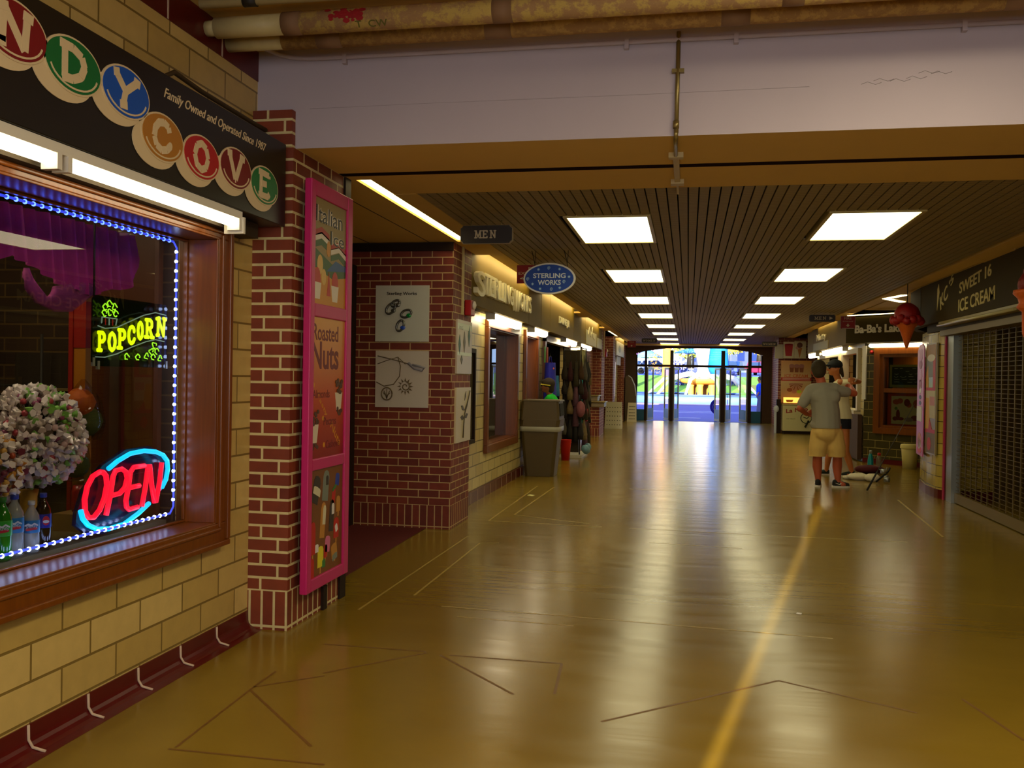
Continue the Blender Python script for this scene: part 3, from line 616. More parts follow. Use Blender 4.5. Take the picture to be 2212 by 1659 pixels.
b = B(M('candy_panel_brown', (92, 44, 12), .45)); b.box(-3.25, -2.8, 4.47, 4.51, .72, 2.5); b.obj('side_panel', None, 'brown wooden panel beside the popcorn sign inside the candy window', 'panel')
# purple valance and swag
m_val = M('purple_gauze', (150, 26, 110), .9, alpha=.88, noise=.25, nscale=20); m_tulle = M('purple_tulle', (160, 60, 128), .9, alpha=.45, noise=.3, nscale=60)
t = thing('window_valance', 'purple gauze valance gathered into a swag in the candy window', 'curtain', (-2.85, 3.7, 1.78))
top = 2.215
low = [(2.6, 2.0), (3.0, 1.98), (3.375, 1.961), (3.415, 1.987), (3.463, 1.973), (3.56, 1.96), (3.70, 1.90), (3.80, 1.89), (3.899, 1.87), (3.96, 1.862), (4.04, 1.886), (4.104, 1.916), (4.18, 1.914), (4.239, 1.923), (4.309, 1.96), (4.338, 2.049), (4.346, 2.136)]
b = B(m_val); pts = []
for (ya, za), (yb, zb) in zip(low, low[1:]):
    k = max(2, int((yb-ya)/.012))
    for i in range(k): pts.append((ya+(yb-ya)*i/k, za+(zb-za)*i/k))
cols = []
for y, z in pts:
    cols.append([b.bm.verts.new((-2.84+.016*math.sin(y*74)+.008*math.sin(y*31+1)-.03*(1-f), y, top+(z-top)*f)) for f in (0, .25, .5, .75, 1)])
for a, c in zip(cols, cols[1:]):
    for i in range(4): b.bm.faces.new((a[i], c[i], c[i+1], a[i+1]))
b.obj('drape', t, smooth=True)
b = B(m_tulle)   # loop of tulle hanging below
for j in range(9):
    r = .012 + .006*random.random(); o_ = j*.016
    b.tube([(-2.86-.006*j, 3.545+o_*.4, 1.95-o_*.2), (-2.86, 3.552+o_, 1.86-o_*.4), (-2.85, 3.60+o_*.8, 1.81+o_*.1), (-2.85, 3.72, 1.782+o_*.7), (-2.85, 3.83, 1.79+o_*.8), (-2.85, 3.93, 1.85+o_*.5), (-2.86, 4.02, 1.90)], r, 8)
b.obj('swag', t, smooth=True)
b = B(m_pipedark); b.tube([(-2.82, 3.953, 2.217), (-2.82, 3.955, 1.86)], .005, 6); b.obj('tie_chain', t)
# popcorn sign
m_plate = M('dark_clear_acrylic', (10, 26, 10), .08, alpha=.86); m_yel = M('lit_lime_yellow', (236, 250, 10), .5, emit=1.1, ecol=(226, 255, 0)); m_lime = M('lit_lime_line', (190, 255, 60), .5, emit=1.0, ecol=(170, 255, 40)); m_wline = M('dim_white_line', (150, 180, 160), .5, emit=.35); m_redl = M('dim_red_line', (170, 30, 20), .5, emit=.3)
t = thing('popcorn_sign', 'dark acrylic sign with glowing yellow POPCORN lettering in the candy window', 'sign', (-2.70, 4.09, 1.51))
b = B(m_plate); c = .02; y0, y1, z0, z1 = 3.785, 4.40, 1.525, 1.855
b.prism([(y0+c, z0), (y1-c, z0), (y1, z0+c), (y1, z1-c), (y1-c, z1), (y0+c, z1), (y0, z1-c), (y0, z0+c)], (-2.712, 0, 0), Y, Z, .008); b.obj('plate', t)
b = B(m_yel)
for ch, ya, za, yb, zb in (('P', 3.818, 1.592, 3.881, 1.69), ('O', 3.893, 1.594, 3.962, 1.692), ('P', 3.972, 1.608, 4.04, 1.711), ('C', 4.05, 1.633, 4.116, 1.732), ('O', 4.126, 1.659, 4.184, 1.757), ('R', 4.196, 1.671, 4.272, 1.774), ('N', 4.296, 1.685, 4.376, 1.79)):
    b.strokes(GL[ch], .019, (-2.704, ya+.008, za+.008), Y, Z, (yb-ya-.012)/.7, zb-za-.016, .003)
b.obj('lettering', t)
b = B(m_wline)
b.strokes([[(3.822,1.713),(3.874,1.704),(3.964,1.713),(4.076,1.751),(4.184,1.787),(4.288,1.808),(4.385,1.801)], [(3.807,1.568),(3.877,1.568),(3.967,1.586),(4.089,1.624),(4.208,1.655),(4.291,1.669),(4.372,1.662)], [(3.848,1.728),(3.851,1.756),(3.966,1.754),(3.957,1.724)], [(3.905,1.75),(3.905,1.722)]], .0045, (-2.704, 0, 0), Y, Z, d=.003)
b.obj('outline', t)
b = B(m_redl); b.strokes([[(3.877, 1.75), (3.878, 1.722)], [(3.932, 1.75), (3.932, 1.722)]], .004, (-2.704, 0, 0), Y, Z, d=.003); b.obj('stripe', t)
b = B(m_lime)
for y, z in [(3.877,1.804),(3.907,1.821),(3.948,1.81),(3.872,1.776),(3.913,1.782),(3.958,1.78),(4.047,1.574),(4.139,1.573),(4.215,1.581),(4.272,1.577),(4.336,1.572),(4.255,1.606),(4.302,1.61),(4.281,1.64)]:
    b.strokes([[(y+.017*(1+.28*math.sin(3*a+y*50))*math.cos(a), z+.014*(1+.28*math.sin(3*a+z*50))*math.sin(a)) for a in [i*math.pi/8 for i in range(14)]]], .0042, (-2.704, 0, 0), Y, Z, d=.003)
b.obj('kernel_outline', t)
for y, z in ((3.795, 1.545), (3.83, 1.53), (4.395, 1.54)): B(M('clear_tape', (150, 150, 140), .4)).box(-2.712, -2.701, y-.008, y+.008, z-.02, z+.02).obj('tape', t)
# neon OPEN
m_nr = M('lit_red_neon', (255, 20, 50), .4, emit=1.25, ecol=(255, 16, 48)); m_nb = M('lit_cyan_neon', (20, 220, 255), .4, emit=1.35, ecol=(0, 200, 255)); m_nback = M('blue_black_backing', (8, 10, 60), .15, alpha=.9)
t = thing('open_sign', 'neon sign with red OPEN lettering inside blue arcs in the candy window', 'sign', (-2.7, 4.06, .735))
b = B(m_nback); b.prism([(3.705,.855),(3.752,.956),(3.888,1.057),(4.071,1.118),(4.261,1.122),(4.402,1.072),(4.437,1.0),(4.395,.888),(4.268,.811),(4.099,.741),(3.894,.728),(3.773,.75),(3.697,.80)][::-1], (-2.735, 0, 0), Y, Z, .02); b.obj('backing', t)
NEON = {'O': [(3.844,1.03),(3.793,1.014),(3.756,.972),(3.738,.915),(3.742,.861),(3.767,.827),(3.805,.822),(3.848,.851),(3.882,.902),(3.9,.961),(3.893,1.006),(3.871,1.025),(3.844,1.03)],
 'P': [(3.897,.819),(3.926,.908),(3.947,.998),(3.965,1.024),(4.016,1.028),(4.049,1.01),(4.06,.978),(4.042,.934),(4.0,.91),(3.93,.908)],
 'E': [(4.207,1.026),(4.112,1.027),(4.085,1.004),(4.07,.93),(4.052,.869),(4.058,.837),(4.078,.821),(4.151,.824)], 'N': [(4.186,.822),(4.214,.914),(4.238,1.028),(4.25,1.026),(4.271,.919),(4.298,.828),(4.31,.828),(4.342,.93),(4.359,1.029)]}
b = B(m_nr)
for k, v in NEON.items(): b.tube([(-2.70, y, z) for y, z in v], .0125, 8)
b.tube([(-2.70, 4.075, .929), (-2.70, 4.163, .93)], .0125, 8); b.obj('lettering', t, smooth=True)
b = B(m_nb)
for v in ([(3.91,1.038),(3.978,1.068),(4.081,1.097),(4.2,1.102),(4.304,1.089),(4.369,1.068),(4.409,1.034),(4.417,.99),(4.4,.936),(4.362,.897)], [(3.711,.868),(3.726,.828),(3.764,.793),(3.832,.763),(3.921,.751),(4.041,.756),(4.157,.791),(4.249,.83)]):
    b.tube([(-2.70, y, z) for y, z in v], .012, 8)
b.obj('arc_tube', t, smooth=True)
# lollipop bouquets
m_stick = M('woven_gold_paper', (196, 150, 50), .6, noise=.2, nscale=90)
def bouquet(c, r, n, cols, lab, plab, grp, stand):
    t = thing('lollipop_stand', stand, 'stand', (c[0], c[1], .715))
    B(m_stick).lathe([(.03, 0), (.034, .1), (.036, .22), (.042, .25)], (c[0], c[1], .715), 12).obj('vase', t, smooth=True)
    B(M('pale_foam_ball', (150, 130, 110), .9)).ball(c, r*.6, 14).obj('foam_ball', t, smooth=True)
    protos = []
    for k, cc in enumerate(cols):
        b = B(M('wrapper_%d_%d_%d' % cc, cc, .35), M('wrapper_white', (226, 216, 210), .4))
        b.ball((0, 0, 0), .016, 7, 0, (1, 1, .8)); b.tube([(0, 0, -.05), (0, 0, -.008)], .002, 5, 1)
        for s in (-1, 1): b.tube([(s*.010, 0, 0), (s*.020, .002, .005), (s*.035, -.003, .013+.003*s)], [.004, .008, .018], 5, 1 if k % 3 else 0)
        me = b.obj('lollipop', None); protos.append(me)
    for i in range(n):
        z = 1 - 2*(i+.5)/n; a = i*2.399963; q = math.sqrt(1-z*z)
        d = Vector((q*math.cos(a), q*math.sin(a), z)); d = (d + Vector((random.gauss(0,.06), random.gauss(0,.06), random.gauss(0,.06)))).normalized()
        if d.x < -.25 or d.z < -.93: continue
        p0 = protos[random.randrange(len(protos))]; o = p0.copy(); COL.objects.link(o)
        o.location = Vector(c) + d*r*random.uniform(.9, 1.04)
        o.rotation_mode = 'QUATERNION'; o.rotation_quaternion = d.to_track_quat('Z', 'Y') @ Matrix.Rotation(random.uniform(0, 6.28), 3, 'Z').to_quaternion()
        tag(o, plab, 'lollipop', grp)
    for p0 in protos: bpy.data.objects.remove(p0)
bouquet((-2.90, 3.625, 1.20), .168, 380, [(216, 200, 196), (206, 176, 176), (170, 60, 70), (130, 190, 80), (214, 208, 200), (150, 70, 110), (206, 190, 180)], '', 'little lollipop in pale twisted wrapper, one of those in the big round bouquet', 'lollipops of the pale bouquet', 'gold paper vase holding the big ball of pale wrapped lollipops')
bouquet((-2.90, 3.32, 1.09), .11, 130, [(190, 130, 30), (206, 160, 70), (170, 70, 30), (110, 40, 60), (196, 150, 90)], '', 'little lollipop in gold or amber wrapper, one of those at the left picture edge', 'lollipops of the amber bouquet', 'vase holding the amber lollipops at the left edge of the candy window')
# bottles
m_pet = M('clear_pet', (190, 196, 190), .08, alpha=.42); m_water = M('bottle_water', (196, 200, 190), .06, alpha=.35)
def bottle(y, x, h, r, lab, body, cap, label_c, extra=None, nm='drink_bottle'):
    t = thing(nm, lab, 'bottle', (x, y, .715), 'drink bottles on the candy window ledge')
    pr = [(r*.8, 0), (r, .012), (r*.97, h*.12), (r, h*.24), (r*.97, h*.36), (r, h*.62), (r*.93, h*.72), (r*.55, h*.83), (r*.36, h*.88), (r*.34, h*.93)]
    B(body).lathe(pr, (x, y, .715), 16).obj('body', t, smooth=True)
    B(cap).lathe([(r*.42, h*.925), (r*.44, h*.93), (r*.44, h*.995), (r*.40, h)], (x, y, .715), 14).obj('cap', t)
    b = B(label_c, M('label_white', (214, 220, 220), .4), M('label_red', (190, 24, 40), .4)); b.lathe([(r*1.02, h*.40), (r*1.025, h*.41), (r*1.025, h*.63), (r*1.02, h*.64)], (x, y, .715), 16)
    f = Vector((-x, -y, 0)).normalized(); u = Vector((-f.y, f.x, 0)); o = Vector((x, y, .715)) + f*r*.99
    if extra == 'water': b.strokes([[(-.7*r, .545*h), (-.35*r, .575*h), (0, .545*h), (.35*r, .58*h), (.7*r, .55*h)]], .006, o, u, Z, d=.004, mi=1); b.strokes([[(-.5*r, .47*h), (.55*r, .49*h)]], .011, o, u, Z, d=.004, mi=2); b.text('SPRING', o + Z*.525*h, u, Z, 1.2*r, .016, .004, 1)
    if extra == 'cola': b.ell(o + u*.35*r + Z*.53*h, u, Z, .014, .020, .006, 20, 2); b.ell(o + u*.35*r + Z*.515*h, u, Z, .0125, .007, .0065, 16, 1)
    b.obj('label', t)
    return t
m_blue = M('sky_blue_label', (30, 120, 176), .35); m_bcap = M('blue_cap', (24, 60, 170), .4)
bottle(3.385, -2.775, .262, .0375, 'clear water bottle with blue cap, taller of the two with sky blue labels', m_pet, m_bcap, m_blue, 'water')
bottle(3.475, -2.765, .225, .0335, 'small clear water bottle with white cap, between the tall water and the dark cola', m_pet, M('white_cap', (190, 190, 180), .4), m_blue, 'water')
bottle(3.548, -2.765, .250, .0335, 'dark cola bottle with deep blue label and blue cap', M('cola_dark', (30, 14, 6), .08), m_bcap, M('deep_blue_label', (10, 24, 150), .35), 'cola')
bottle(3.300, -2.762, .262, .0375, 'green soda bottle at the left edge of the window', M('green_soda', (20, 120, 20), .08), M('green_cap', (16, 110, 30), .4), M('green_label', (30, 160, 40), .4), 'water')
# goods deeper in the shop
m_cotton = M('orange_candy_floss', (190, 92, 16), .7, noise=.3, nscale=25); m_cottong = M('green_candy_floss', (70, 84, 18), .7, noise=.3, nscale=25); m_bag = glass_mat('clear_bag', (248, 244, 236), .5)
for i, (y, z, s, lab) in enumerate(((4.20, 1.29, 1.0, 'clear bag of orange and green candy floss hanging upper right of the bouquet'), (4.13, 1.06, .8, 'dimmer clear bag of candy floss hanging under the first one'))):
    t = thing('candy_floss_bag', lab, 'candy', (-3.05, y, z-.14*s), 'bags of candy floss')
    b = B(m_cotton, m_cottong); b.ball((-3.05, y-.02, z+.05*s), .075*s, 12, 0, (1, .9, 1), .004); b.ball((-3.05, y+.02, z-.05*s), .085*s, 12, 1, (1, 1, .9), .004); b.obj('floss', t, smooth=True)
    b = B(m_bag); b.lathe([(.01, .17*s), (.03*s, .145*s), (.09*s, .06*s), (.11*s, -.05*s), (.09*s, -.14*s), (.0, -.145*s)], (-3.05, y, z), 14); b.obj('wrapper', t, smooth=True)
t = thing('display_post', 'orange and yellow painted post standing inside the candy shop', 'post', (-3.12, 4.24, .0))
b = B(M('post_amber', (176, 110, 20), .5)); b.box(-3.13, -3.05, 4.215, 4.27, .02, 1.88); b.obj('post', t)
b = B(M('post_red', (150, 24, 10), .5)); b.box(-3.142, -3.118, 4.205, 4.225, .02, 1.86); b.box(-3.13, -3.048, 4.212, 4.272, 1.62, 1.86); b.obj('edge_strip', t)
t = thing('wire_rack', 'dark wire shelf rack at the back of the candy shop', 'rack', (-3.6, 3.9, 0))
for z in (.9, 1.42):
    b = B(m_pipedark)
    for k in range(12): b.tube([(-3.75, 3.3+.1*k, z), (-3.45, 3.3+.1*k, z)], .005, 5)
    for x in (-3.75, -3.6, -3.45): b.tube([(x, 3.3, z), (x, 4.4, z)], .006, 5)
    b.obj('shelf', t)
for x, y in ((-3.75, 3.3), (-3.45, 3.3), (-3.75, 4.4), (-3.45, 4.4)): B(m_pipedark).tube([(x, y, .02), (x, y, 1.7)], .008, 6).obj('upright', t)
t = thing('candy_shelf_unit', 'dim shelf unit with small packs right of the candy floss bags', 'shelf', (-3.45, 4.42, 0))
b = B(m_shopdark); b.box(-3.7, -3.3, 4.505, 4.52, .02, 1.6); b.obj('back', t)
for k in range(5): B(M('pack_edge', (120, 100, 50), .6)).box(-3.6, -3.3, 4.42, 4.5, .95+.11*k, .965+.11*k).obj('shelf', t)
for k, (c, y) in enumerate(((( 150, 20, 20), 4.2), ((60, 90, 30), 4.27))):
    b = B(M('gum_dark_%d' % k, c, .3, noise=.5, nscale=120)); b.lathe([(.03, 0), (.035, .02), (.035, .1), (.028, .13)], (-2.98, y-.12, .80), 12)
    b.obj('candy_jar', None, ['jar of mixed red sweets behind the open sign', 'jar of green and gold sweets behind the open sign'][k], 'jar', 'sweet jars', smooth=True)
B(M('tan_carton', (130, 98, 44), .7)).box(-3.05, -2.9, 3.98, 4.22, .715, .80).obj('carton', None, 'small tan carton behind the cola bottle that two jars stand on', 'box')
# ================================================================ PINK PICTURE FRAME ON THE FIRST PILLAR
m_pink = M('hot_pink_paint', (196, 30, 104), .4, noise=.08, nscale=5)
t = thing('picture_frame', 'tall hot pink frame with three food pictures on the near brick pillar', 'frame', (PX, 5.39, .2))
b = B(m_pink)
fy0, fy1, fz0, fz1 = 5.065, 5.735, .20, 2.66
b.box(-2.235, -2.188, fy0, 5.13, fz0, fz1); b.box(-2.235, -2.188, 5.65, fy1, fz0, fz1)
for z0, z1 in ((fz0, .275), (.925, .995), (1.85, 1.93), (2.57, fz1)): b.box(-2.235, -2.19, 5.13, 5.65, z0, z1)
b.obj('frame', t, bevel=.006)
for z in (.6, 2.2): B(m_dark).box(PX, -2.235, 5.3, 5.5, z, z+.05).obj('bracket', t)
def art(o, u, v, w, h, mat, d=.004):   # picture board; o = lower-left corner
    b = B(mat); b.prism([(0, 0), (w, 0), (w, h), (0, h)], o, u, v, d); return b
def grad(name, stops, z0, z1, rough=.3):   # printed colour blend of a poster, bottom to top
    m = M(name, stops[0][1], rough); nt = m.node_tree; N = nt.nodes.new; L = nt.links.new
    g = N('ShaderNodeNewGeometry'); s = N('ShaderNodeSeparateXYZ'); r = N('ShaderNodeMapRange'); r.inputs[1].default_value = z0; r.inputs[2].default_value = z1
    c = N('ShaderNodeValToRGB'); e = c.color_ramp.elements
    while len(e) < len(stops): e.new(.5)
    for k, (p, col) in enumerate(stops): e[k].position = p; e[k].color = lin(col)
    L(g.outputs['Position'], s.inputs[0]); L(s.outputs['Z'], r.inputs[0]); L(r.outputs[0], c.inputs[0]); L(c.outputs[0], nt.nodes['Principled BSDF'].inputs['Base Color'])
    return m
PB = -2.203   # face of the pictures
def mm(c, r=.45): return M('print_%d_%d_%d' % c, c, r)
# Italian Ice
b = art((-2.211, 5.13, 1.93), Y, Z, .52, .64, mm((150, 128, 70)), .008)
b.mats += [mm(c) for c in ((20, 16, 10), (230, 220, 200), (170, 20, 20), (50, 90, 30), (20, 80, 140), (206, 140, 30), (220, 180, 90), (190, 40, 20), (222, 200, 150))]
O1 = (PB, 5.13, 1.93)
b.prism([(0, 0), (.52, 0), (.52, .20), (.3, .17), (0, .22)], O1, Y, Z, .0006, 6); b.prism([(0, .22), (.3, .17), (.52, .2), (.52, .28), (.3, .26), (0, .34)], O1, Y, Z, .0005, 4); b.prism([(.2, .21), (.52, .24), (.52, .27), (.35, .29)], O1, Y, Z, .0008, 5)
for (m_, dz) in ((3, .07), (2, .04), (4, .0)):
    b.prism([(0, .33+dz), (.12, .36+dz), (.24, .33+dz), (.24, .37+dz), (.12, .40+dz), (0, .365+dz)], O1, Y, Z, .001, m_); b.prism([(.27, .28+dz), (.4, .31+dz), (.52, .27+dz), (.52, .31+dz), (.4, .345+dz), (.27, .315+dz)], O1, Y, Z, .001, m_)
for sx_, mi_, d_, bo in ((0, 2, .0014, .035), (0, 1, .002, .004)):
    b.text('Italian', (PB, 5.37, 2.475), Y, Z, .42, .10, d_, mi_, bold=bo); b.text('Ice', (PB, 5.50, 2.355), Y, Z, .22, .085, d_, mi_, bold=bo)
for y, z, r in ((.10, .24, .055), (.16, .17, .045)): b.ell((PB, 5.13+y, 1.93+z), Y, Z, r*.8, r*1.1, .0016, 16, 7)
for y in (.06, .34):
    b.prism([(y-.06, .13), (y+.06, .13), (y+.04, .03), (y-.04, .03)], O1, Y, Z, .002, 2); b.ell((PB, 5.13+y, 2.08), Y, Z, .05, .07, .0018, 16, 8)
b.prism([(.21, .06), (.27, .06), (.24, .21)], O1, Y, Z, .0018, 8); b.ell((PB, 5.36, 2.28), Y, Z, .03, .05, .002, 14, 6)
b.obj('italian_ice_picture', t)
# Roasted Nuts
b = art((-2.211, 5.13, .995), Y, Z, .52, .855, grad('print_orange_red', [(0, (140, 14, 8)), (.4, (190, 70, 14)), (1, (214, 150, 40))], .995, 1.85), .008)
b.mats += [mm(c) for c in ((110, 16, 12), (214, 150, 30), (80, 46, 20), (220, 206, 180))]
b.text('Roasted', (PB, 5.34, 1.76), Y, Z, .40, .10, .001, 1, bold=.012); b.text('Nuts', (PB, 5.34, 1.62), Y, Z, .42, .17, .001, 1, bold=.02); b.text('Almonds', (PB, 5.28, 1.385), Y, Z, .26, .05, .001, 1, bold=.01); b.text('Pecans', (PB, 5.42, 1.215), Y, Z, .2, .05, .001, 1, bold=.01); b.text('Cashews', (PB, 5.47, 1.07), Y, Z, .22, .05, .001, 1, bold=.01)
dv = Vector((0, .75, -.66)); b.text('Tasty', (PB, 5.29, 1.32), dv, Vector((0, .66, .75)), .22, .04, .0008, 2); b.text('Nuts', (PB, 5.52, 1.13), dv, Vector((0, .66, .75)), .2, .05, .0008, 2)
for cy, cz in ((5.56, 1.37), (5.18, 1.18)):
    b.prism([(-.06, .02), (.06, .02), (.035, -.09), (-.035, -.09)], (PB, cy, cz), Y, Z, .002, 4)
    for k in range(14): b.ell((PB, cy+random.uniform(-.05, .05), cz+.03+random.uniform(-.01, .07)), Y, Z, .018, .013, .0022+.0002*k, 10, 3)
    for k in range(7): b.ell((PB, cy+random.uniform(-.06, .05), cz-.10+random.uniform(-.03, .02)), Y, Z, .018, .013, .001+.0002*k, 10, 3)
for y, z in ((5.16, 1.44), (5.31, 1.235), (5.33, 1.07)): b.ell((PB, y, z), Y, Z, .016, .016, .001, 12, 2)
b.obj('roasted_nuts_picture', t)
# frozen treats on brown board
b = art((-2.211, 5.13, .275), Y, Z, .52, .65, mm((120, 68, 18)), .008)
TC = [(214, 206, 170), (50, 40, 34), (120, 130, 116), (30, 60, 160), (190, 30, 24), (226, 210, 40), (214, 110, 150), (190, 130, 50), (90, 52, 20), (226, 220, 214), (50, 120, 50)]
b.mats += [mm(c) for c in TC]
def bar(y, z, w, h, a, mi, d=.002, stick=True):   # plain frozen bar on a stick
    u = Vector((0, math.cos(a), math.sin(a))); v = Vector((0, -math.sin(a), math.cos(a))); o = Vector((PB, 5.13+y, .275+z))
    if stick: b.prism([(-.008, -h*.8), (.008, -h*.8), (.008, -h*.4), (-.008, -h*.4)], o, u, v, d*.7, 8)
    b.prism([(-w/2, -h/2), (w/2, -h/2), (w/2, h*.3), (w*.35, h*.45), (0, h/2), (-w*.35, h*.45), (-w/2, h*.3)], o, u, v, d, mi)
bar(.09, .53, .10, .17, -.35, 2, stick=False); bar(.10, .52, .11, .05, -.35, 1, .0026, False); bar(.24, .54, .09, .19, -.15, 3, stick=False); bar(.26, .57, .04, .06, 0, 2, .0026, False)
bar(.43, .56, .06, .08, -.2, 4, stick=False); bar(.38, .51, .07, .02, .5, 11, .0024, False); bar(.37, .46, .05, .09, -.2, 5); bar(.45, .40, .06, .1, 0, 8)
bar(.2, .33, .07, .22, -.12, 8, stick=False); bar(.22, .36, .045, .12, -.12, 1, .0026, False); bar(.34, .34, .07, .2, -.1, 2, stick=False); bar(.36, .38, .04, .07, 0, 10, .0026, False)
bar(.05, .24, .07, .2, 0, 5); bar(.11, .17, .05, .05, 0, 10, .0024, False); bar(.42, .25, .08, .13, 0, 5); bar(.42, .25, .04, .05, .4, 10, .0026, False)
bar(.28, .17, .075, .1, -.15, 7); bar(.25, .13, .045, .08, -.1, 5); bar(.17, .11, .085, .13, 0, 6); bar(.04, .06, .06, .12, 0, 5); bar(.39, .11, .09, .09, .2, 8); bar(.40, .07, .08, .04, .2, 3, .0024, False); bar(.22, .06, .05, .05, 0, 11, .0026, False)
b.obj('frozen_treats_picture', t)
# ================================================================ POSTERS ON THE SECOND PILLAR
m_silver = M('silver_ring', (120, 120, 112), .25, metal=.7); m_gem = M('green_gem', (10, 130, 50), .15); m_gemb = M('blue_gem', (40, 80, 190), .15); m_shadow = mm((150, 150, 150))
PY = 8.70
t = thing('poster', 'square pale poster headed Sterling Works with four rings on the brick pillar', 'poster', (-2.795, PY, 1.845), 'jewellery posters on the second pillar')
B(M('poster_silver', (206, 206, 190), .35)).box(-3.07, -2.52, PY, 8.718, 1.845, 2.40).obj('board', t)
B(mm((40, 34, 20))).text('Sterling Works', (-2.80, PY, 2.315), X, Z, .31, .042, .002, bold=.02).obj('lettering', t)
def ringart(x, z, r, a, gem=None):
    b = B(m_silver, gem or m_silver); o = Vector((x, PY-.004, z)); k = 22
    pts = [(r*math.cos(q)*1.0, r*.62*math.sin(q)) for q in [2*math.pi*i/k for i in range(k+1)]]
    pts = [(px*math.cos(a)-pz*math.sin(a), px*math.sin(a)+pz*math.cos(a)) for px, pz in pts]
    b.tube([(x+px, PY-.006, z+pz) for px, pz in pts], .013, 6)
    b.ball((x+r*.5, PY-.012, z-r*.35), .028, 8, 1, (1, .3, .8)); return b
ringart(-2.91, 2.17, .06, .9).obj('ring_picture', t); ringart(-2.86, 2.22, .045, .5).obj('ring_picture', t); ringart(-2.75, 2.12, .055, .4, m_gem).obj('ring_picture', t); ringart(-2.81, 2.0, .055, 1.2, m_gemb).obj('ring_picture', t)
t = thing('poster', 'square poster of a necklace with tree and sun pendants below the rings poster', 'poster', (-2.79, PY, 1.19), 'jewellery posters on the second pillar')
B(M('poster_rosewhite', (206, 194, 176), .35)).box(-3.062, -2.516, PY, 8.718, 1.192, 1.752).obj('board', t)
m_bronze = mm((110, 92, 60)); q = PY-.003
b = B(m_bronze); b.tube([(-3.05, q, 1.44), (-2.97, q, 1.40), (-2.87, q, 1.42), (-2.81, q, 1.50), (-2.80, q, 1.60), (-2.83, q, 1.69)], .005, 5); b.tube([(-3.04, q, 1.70), (-2.9, q, 1.67), (-2.78, q, 1.64), (-2.70, q, 1.62)], .005, 5); b.tube([(-3.04, q, 1.62), (-2.93, q, 1.66), (-2.83, q, 1.69), (-2.75, q, 1.62)], .004, 5); b.obj('chain', t)
b = B(m_bronze); b.tube([(-2.94+.055*math.cos(a), q, 1.325+.062*math.sin(a)) for a in [2*math.pi*i/20 for i in range(21)]], .007, 5)
for dx, dz in ((-.03, .03), (0, .05), (.03, .03), (-.035, .01), (.035, .01)): b.tube([(-2.94, q, 1.275), (-2.94+dx*.3, q, 1.31), (-2.94+dx, q, 1.325+dz)], .005, 5)
b.obj('tree_pendant', t)
b = B(m_bronze)
b.tube([(-2.75+(.012+.0035*i)*math.cos(i*.7), q, 1.40+(.012+.0035*i)*math.sin(i*.7)) for i in range(12)], .006, 5)
for i in range(12):
    a = i*math.pi/6; b.prism([(.05*math.cos(a-.22), .05*math.sin(a-.22)), (.05*math.cos(a+.22), .05*math.sin(a+.22)), (.085*math.cos(a), .085*math.sin(a))], (-2.75, q+.003, 1.40), X, Z, .004)
b.obj('sun_pendant', t)
b = B(mm((150, 146, 150))); b.tube([(-2.72, q, 1.635), (-2.66, q, 1.58), (-2.58, q, 1.56), (-2.55, q, 1.585), (-2.6, q, 1.60), (-2.68, q, 1.615)], .014, 6); b.obj('leaf_pendant', t)
# side posters
t = thing('poster', 'upper narrow poster with green leaf shapes on the side of the second pillar', 'poster', (PX, 9.15, 1.535), 'jewellery posters on the second pillar')
B(M('poster_greypink', (196, 182, 160), .3)).box(PX, PX+.018, 8.84, 9.46, 1.535, 2.08).obj('board', t)
b = B(mm((20, 90, 70)), mm((90, 80, 50)))
for y, z, h, mi in ((8.93, 1.83, .2, 0), (9.13, 1.86, .22, 1), (9.33, 1.93, .22, 0), (9.02, 1.68, .1, 1)): b.prism([(0, -h/2), (.045, 0), (0, h/2), (-.045, 0)], (PX+.018, y, z), Y, Z, .003, mi)
b.obj('leaf_picture', t)
B(mm((90, 80, 60))).text('WINGS', (PX+.018, 8.98, 2.0), Y, Z, .16, .035, .002).obj('lettering', t)
B(mm((222, 232, 214))).box(PX+.017, PX+.02, 8.845, 9.455, 1.985, 2.045).box(PX+.017, PX+.02, 8.845, 9.455, 1.72, 1.755).obj('gloss_band', t)  # pale bands imitate the sheen across the poster
t = thing('poster', 'lower narrow poster with a flower stem drawing on the side of the second pillar', 'poster', (PX, 9.15, .84), 'jewellery posters on the second pillar')
B(M('poster_ivory', (206, 190, 150), .3)).box(PX, PX+.018, 8.83, 9.45, .84, 1.395).obj('board', t)
b = B(mm((70, 56, 30)))
b.tube([(PX+.02, 9.12, .88), (PX+.02, 9.14, 1.0), (PX+.02, 9.17, 1.12), (PX+.02, 9.3, 1.25), (PX+.02, 9.4, 1.36)], .008, 5)
for y, z, a in ((9.0, 1.20, 2.6), (8.97, 1.12, 3.0), (9.3, 1.12, .4), (9.35, 1.2, .6), (9.37, 1.3, 1.2)): b.prism([(0, 0), (.09, .028), (.17, 0), (.09, -.028)], (PX+.0185, 9.17, z-.04), Vector((0, math.cos(a), math.sin(a)*.6)), Vector((0, -math.sin(a)*.6, math.cos(a))), .003)
b.obj('flower_picture', t)
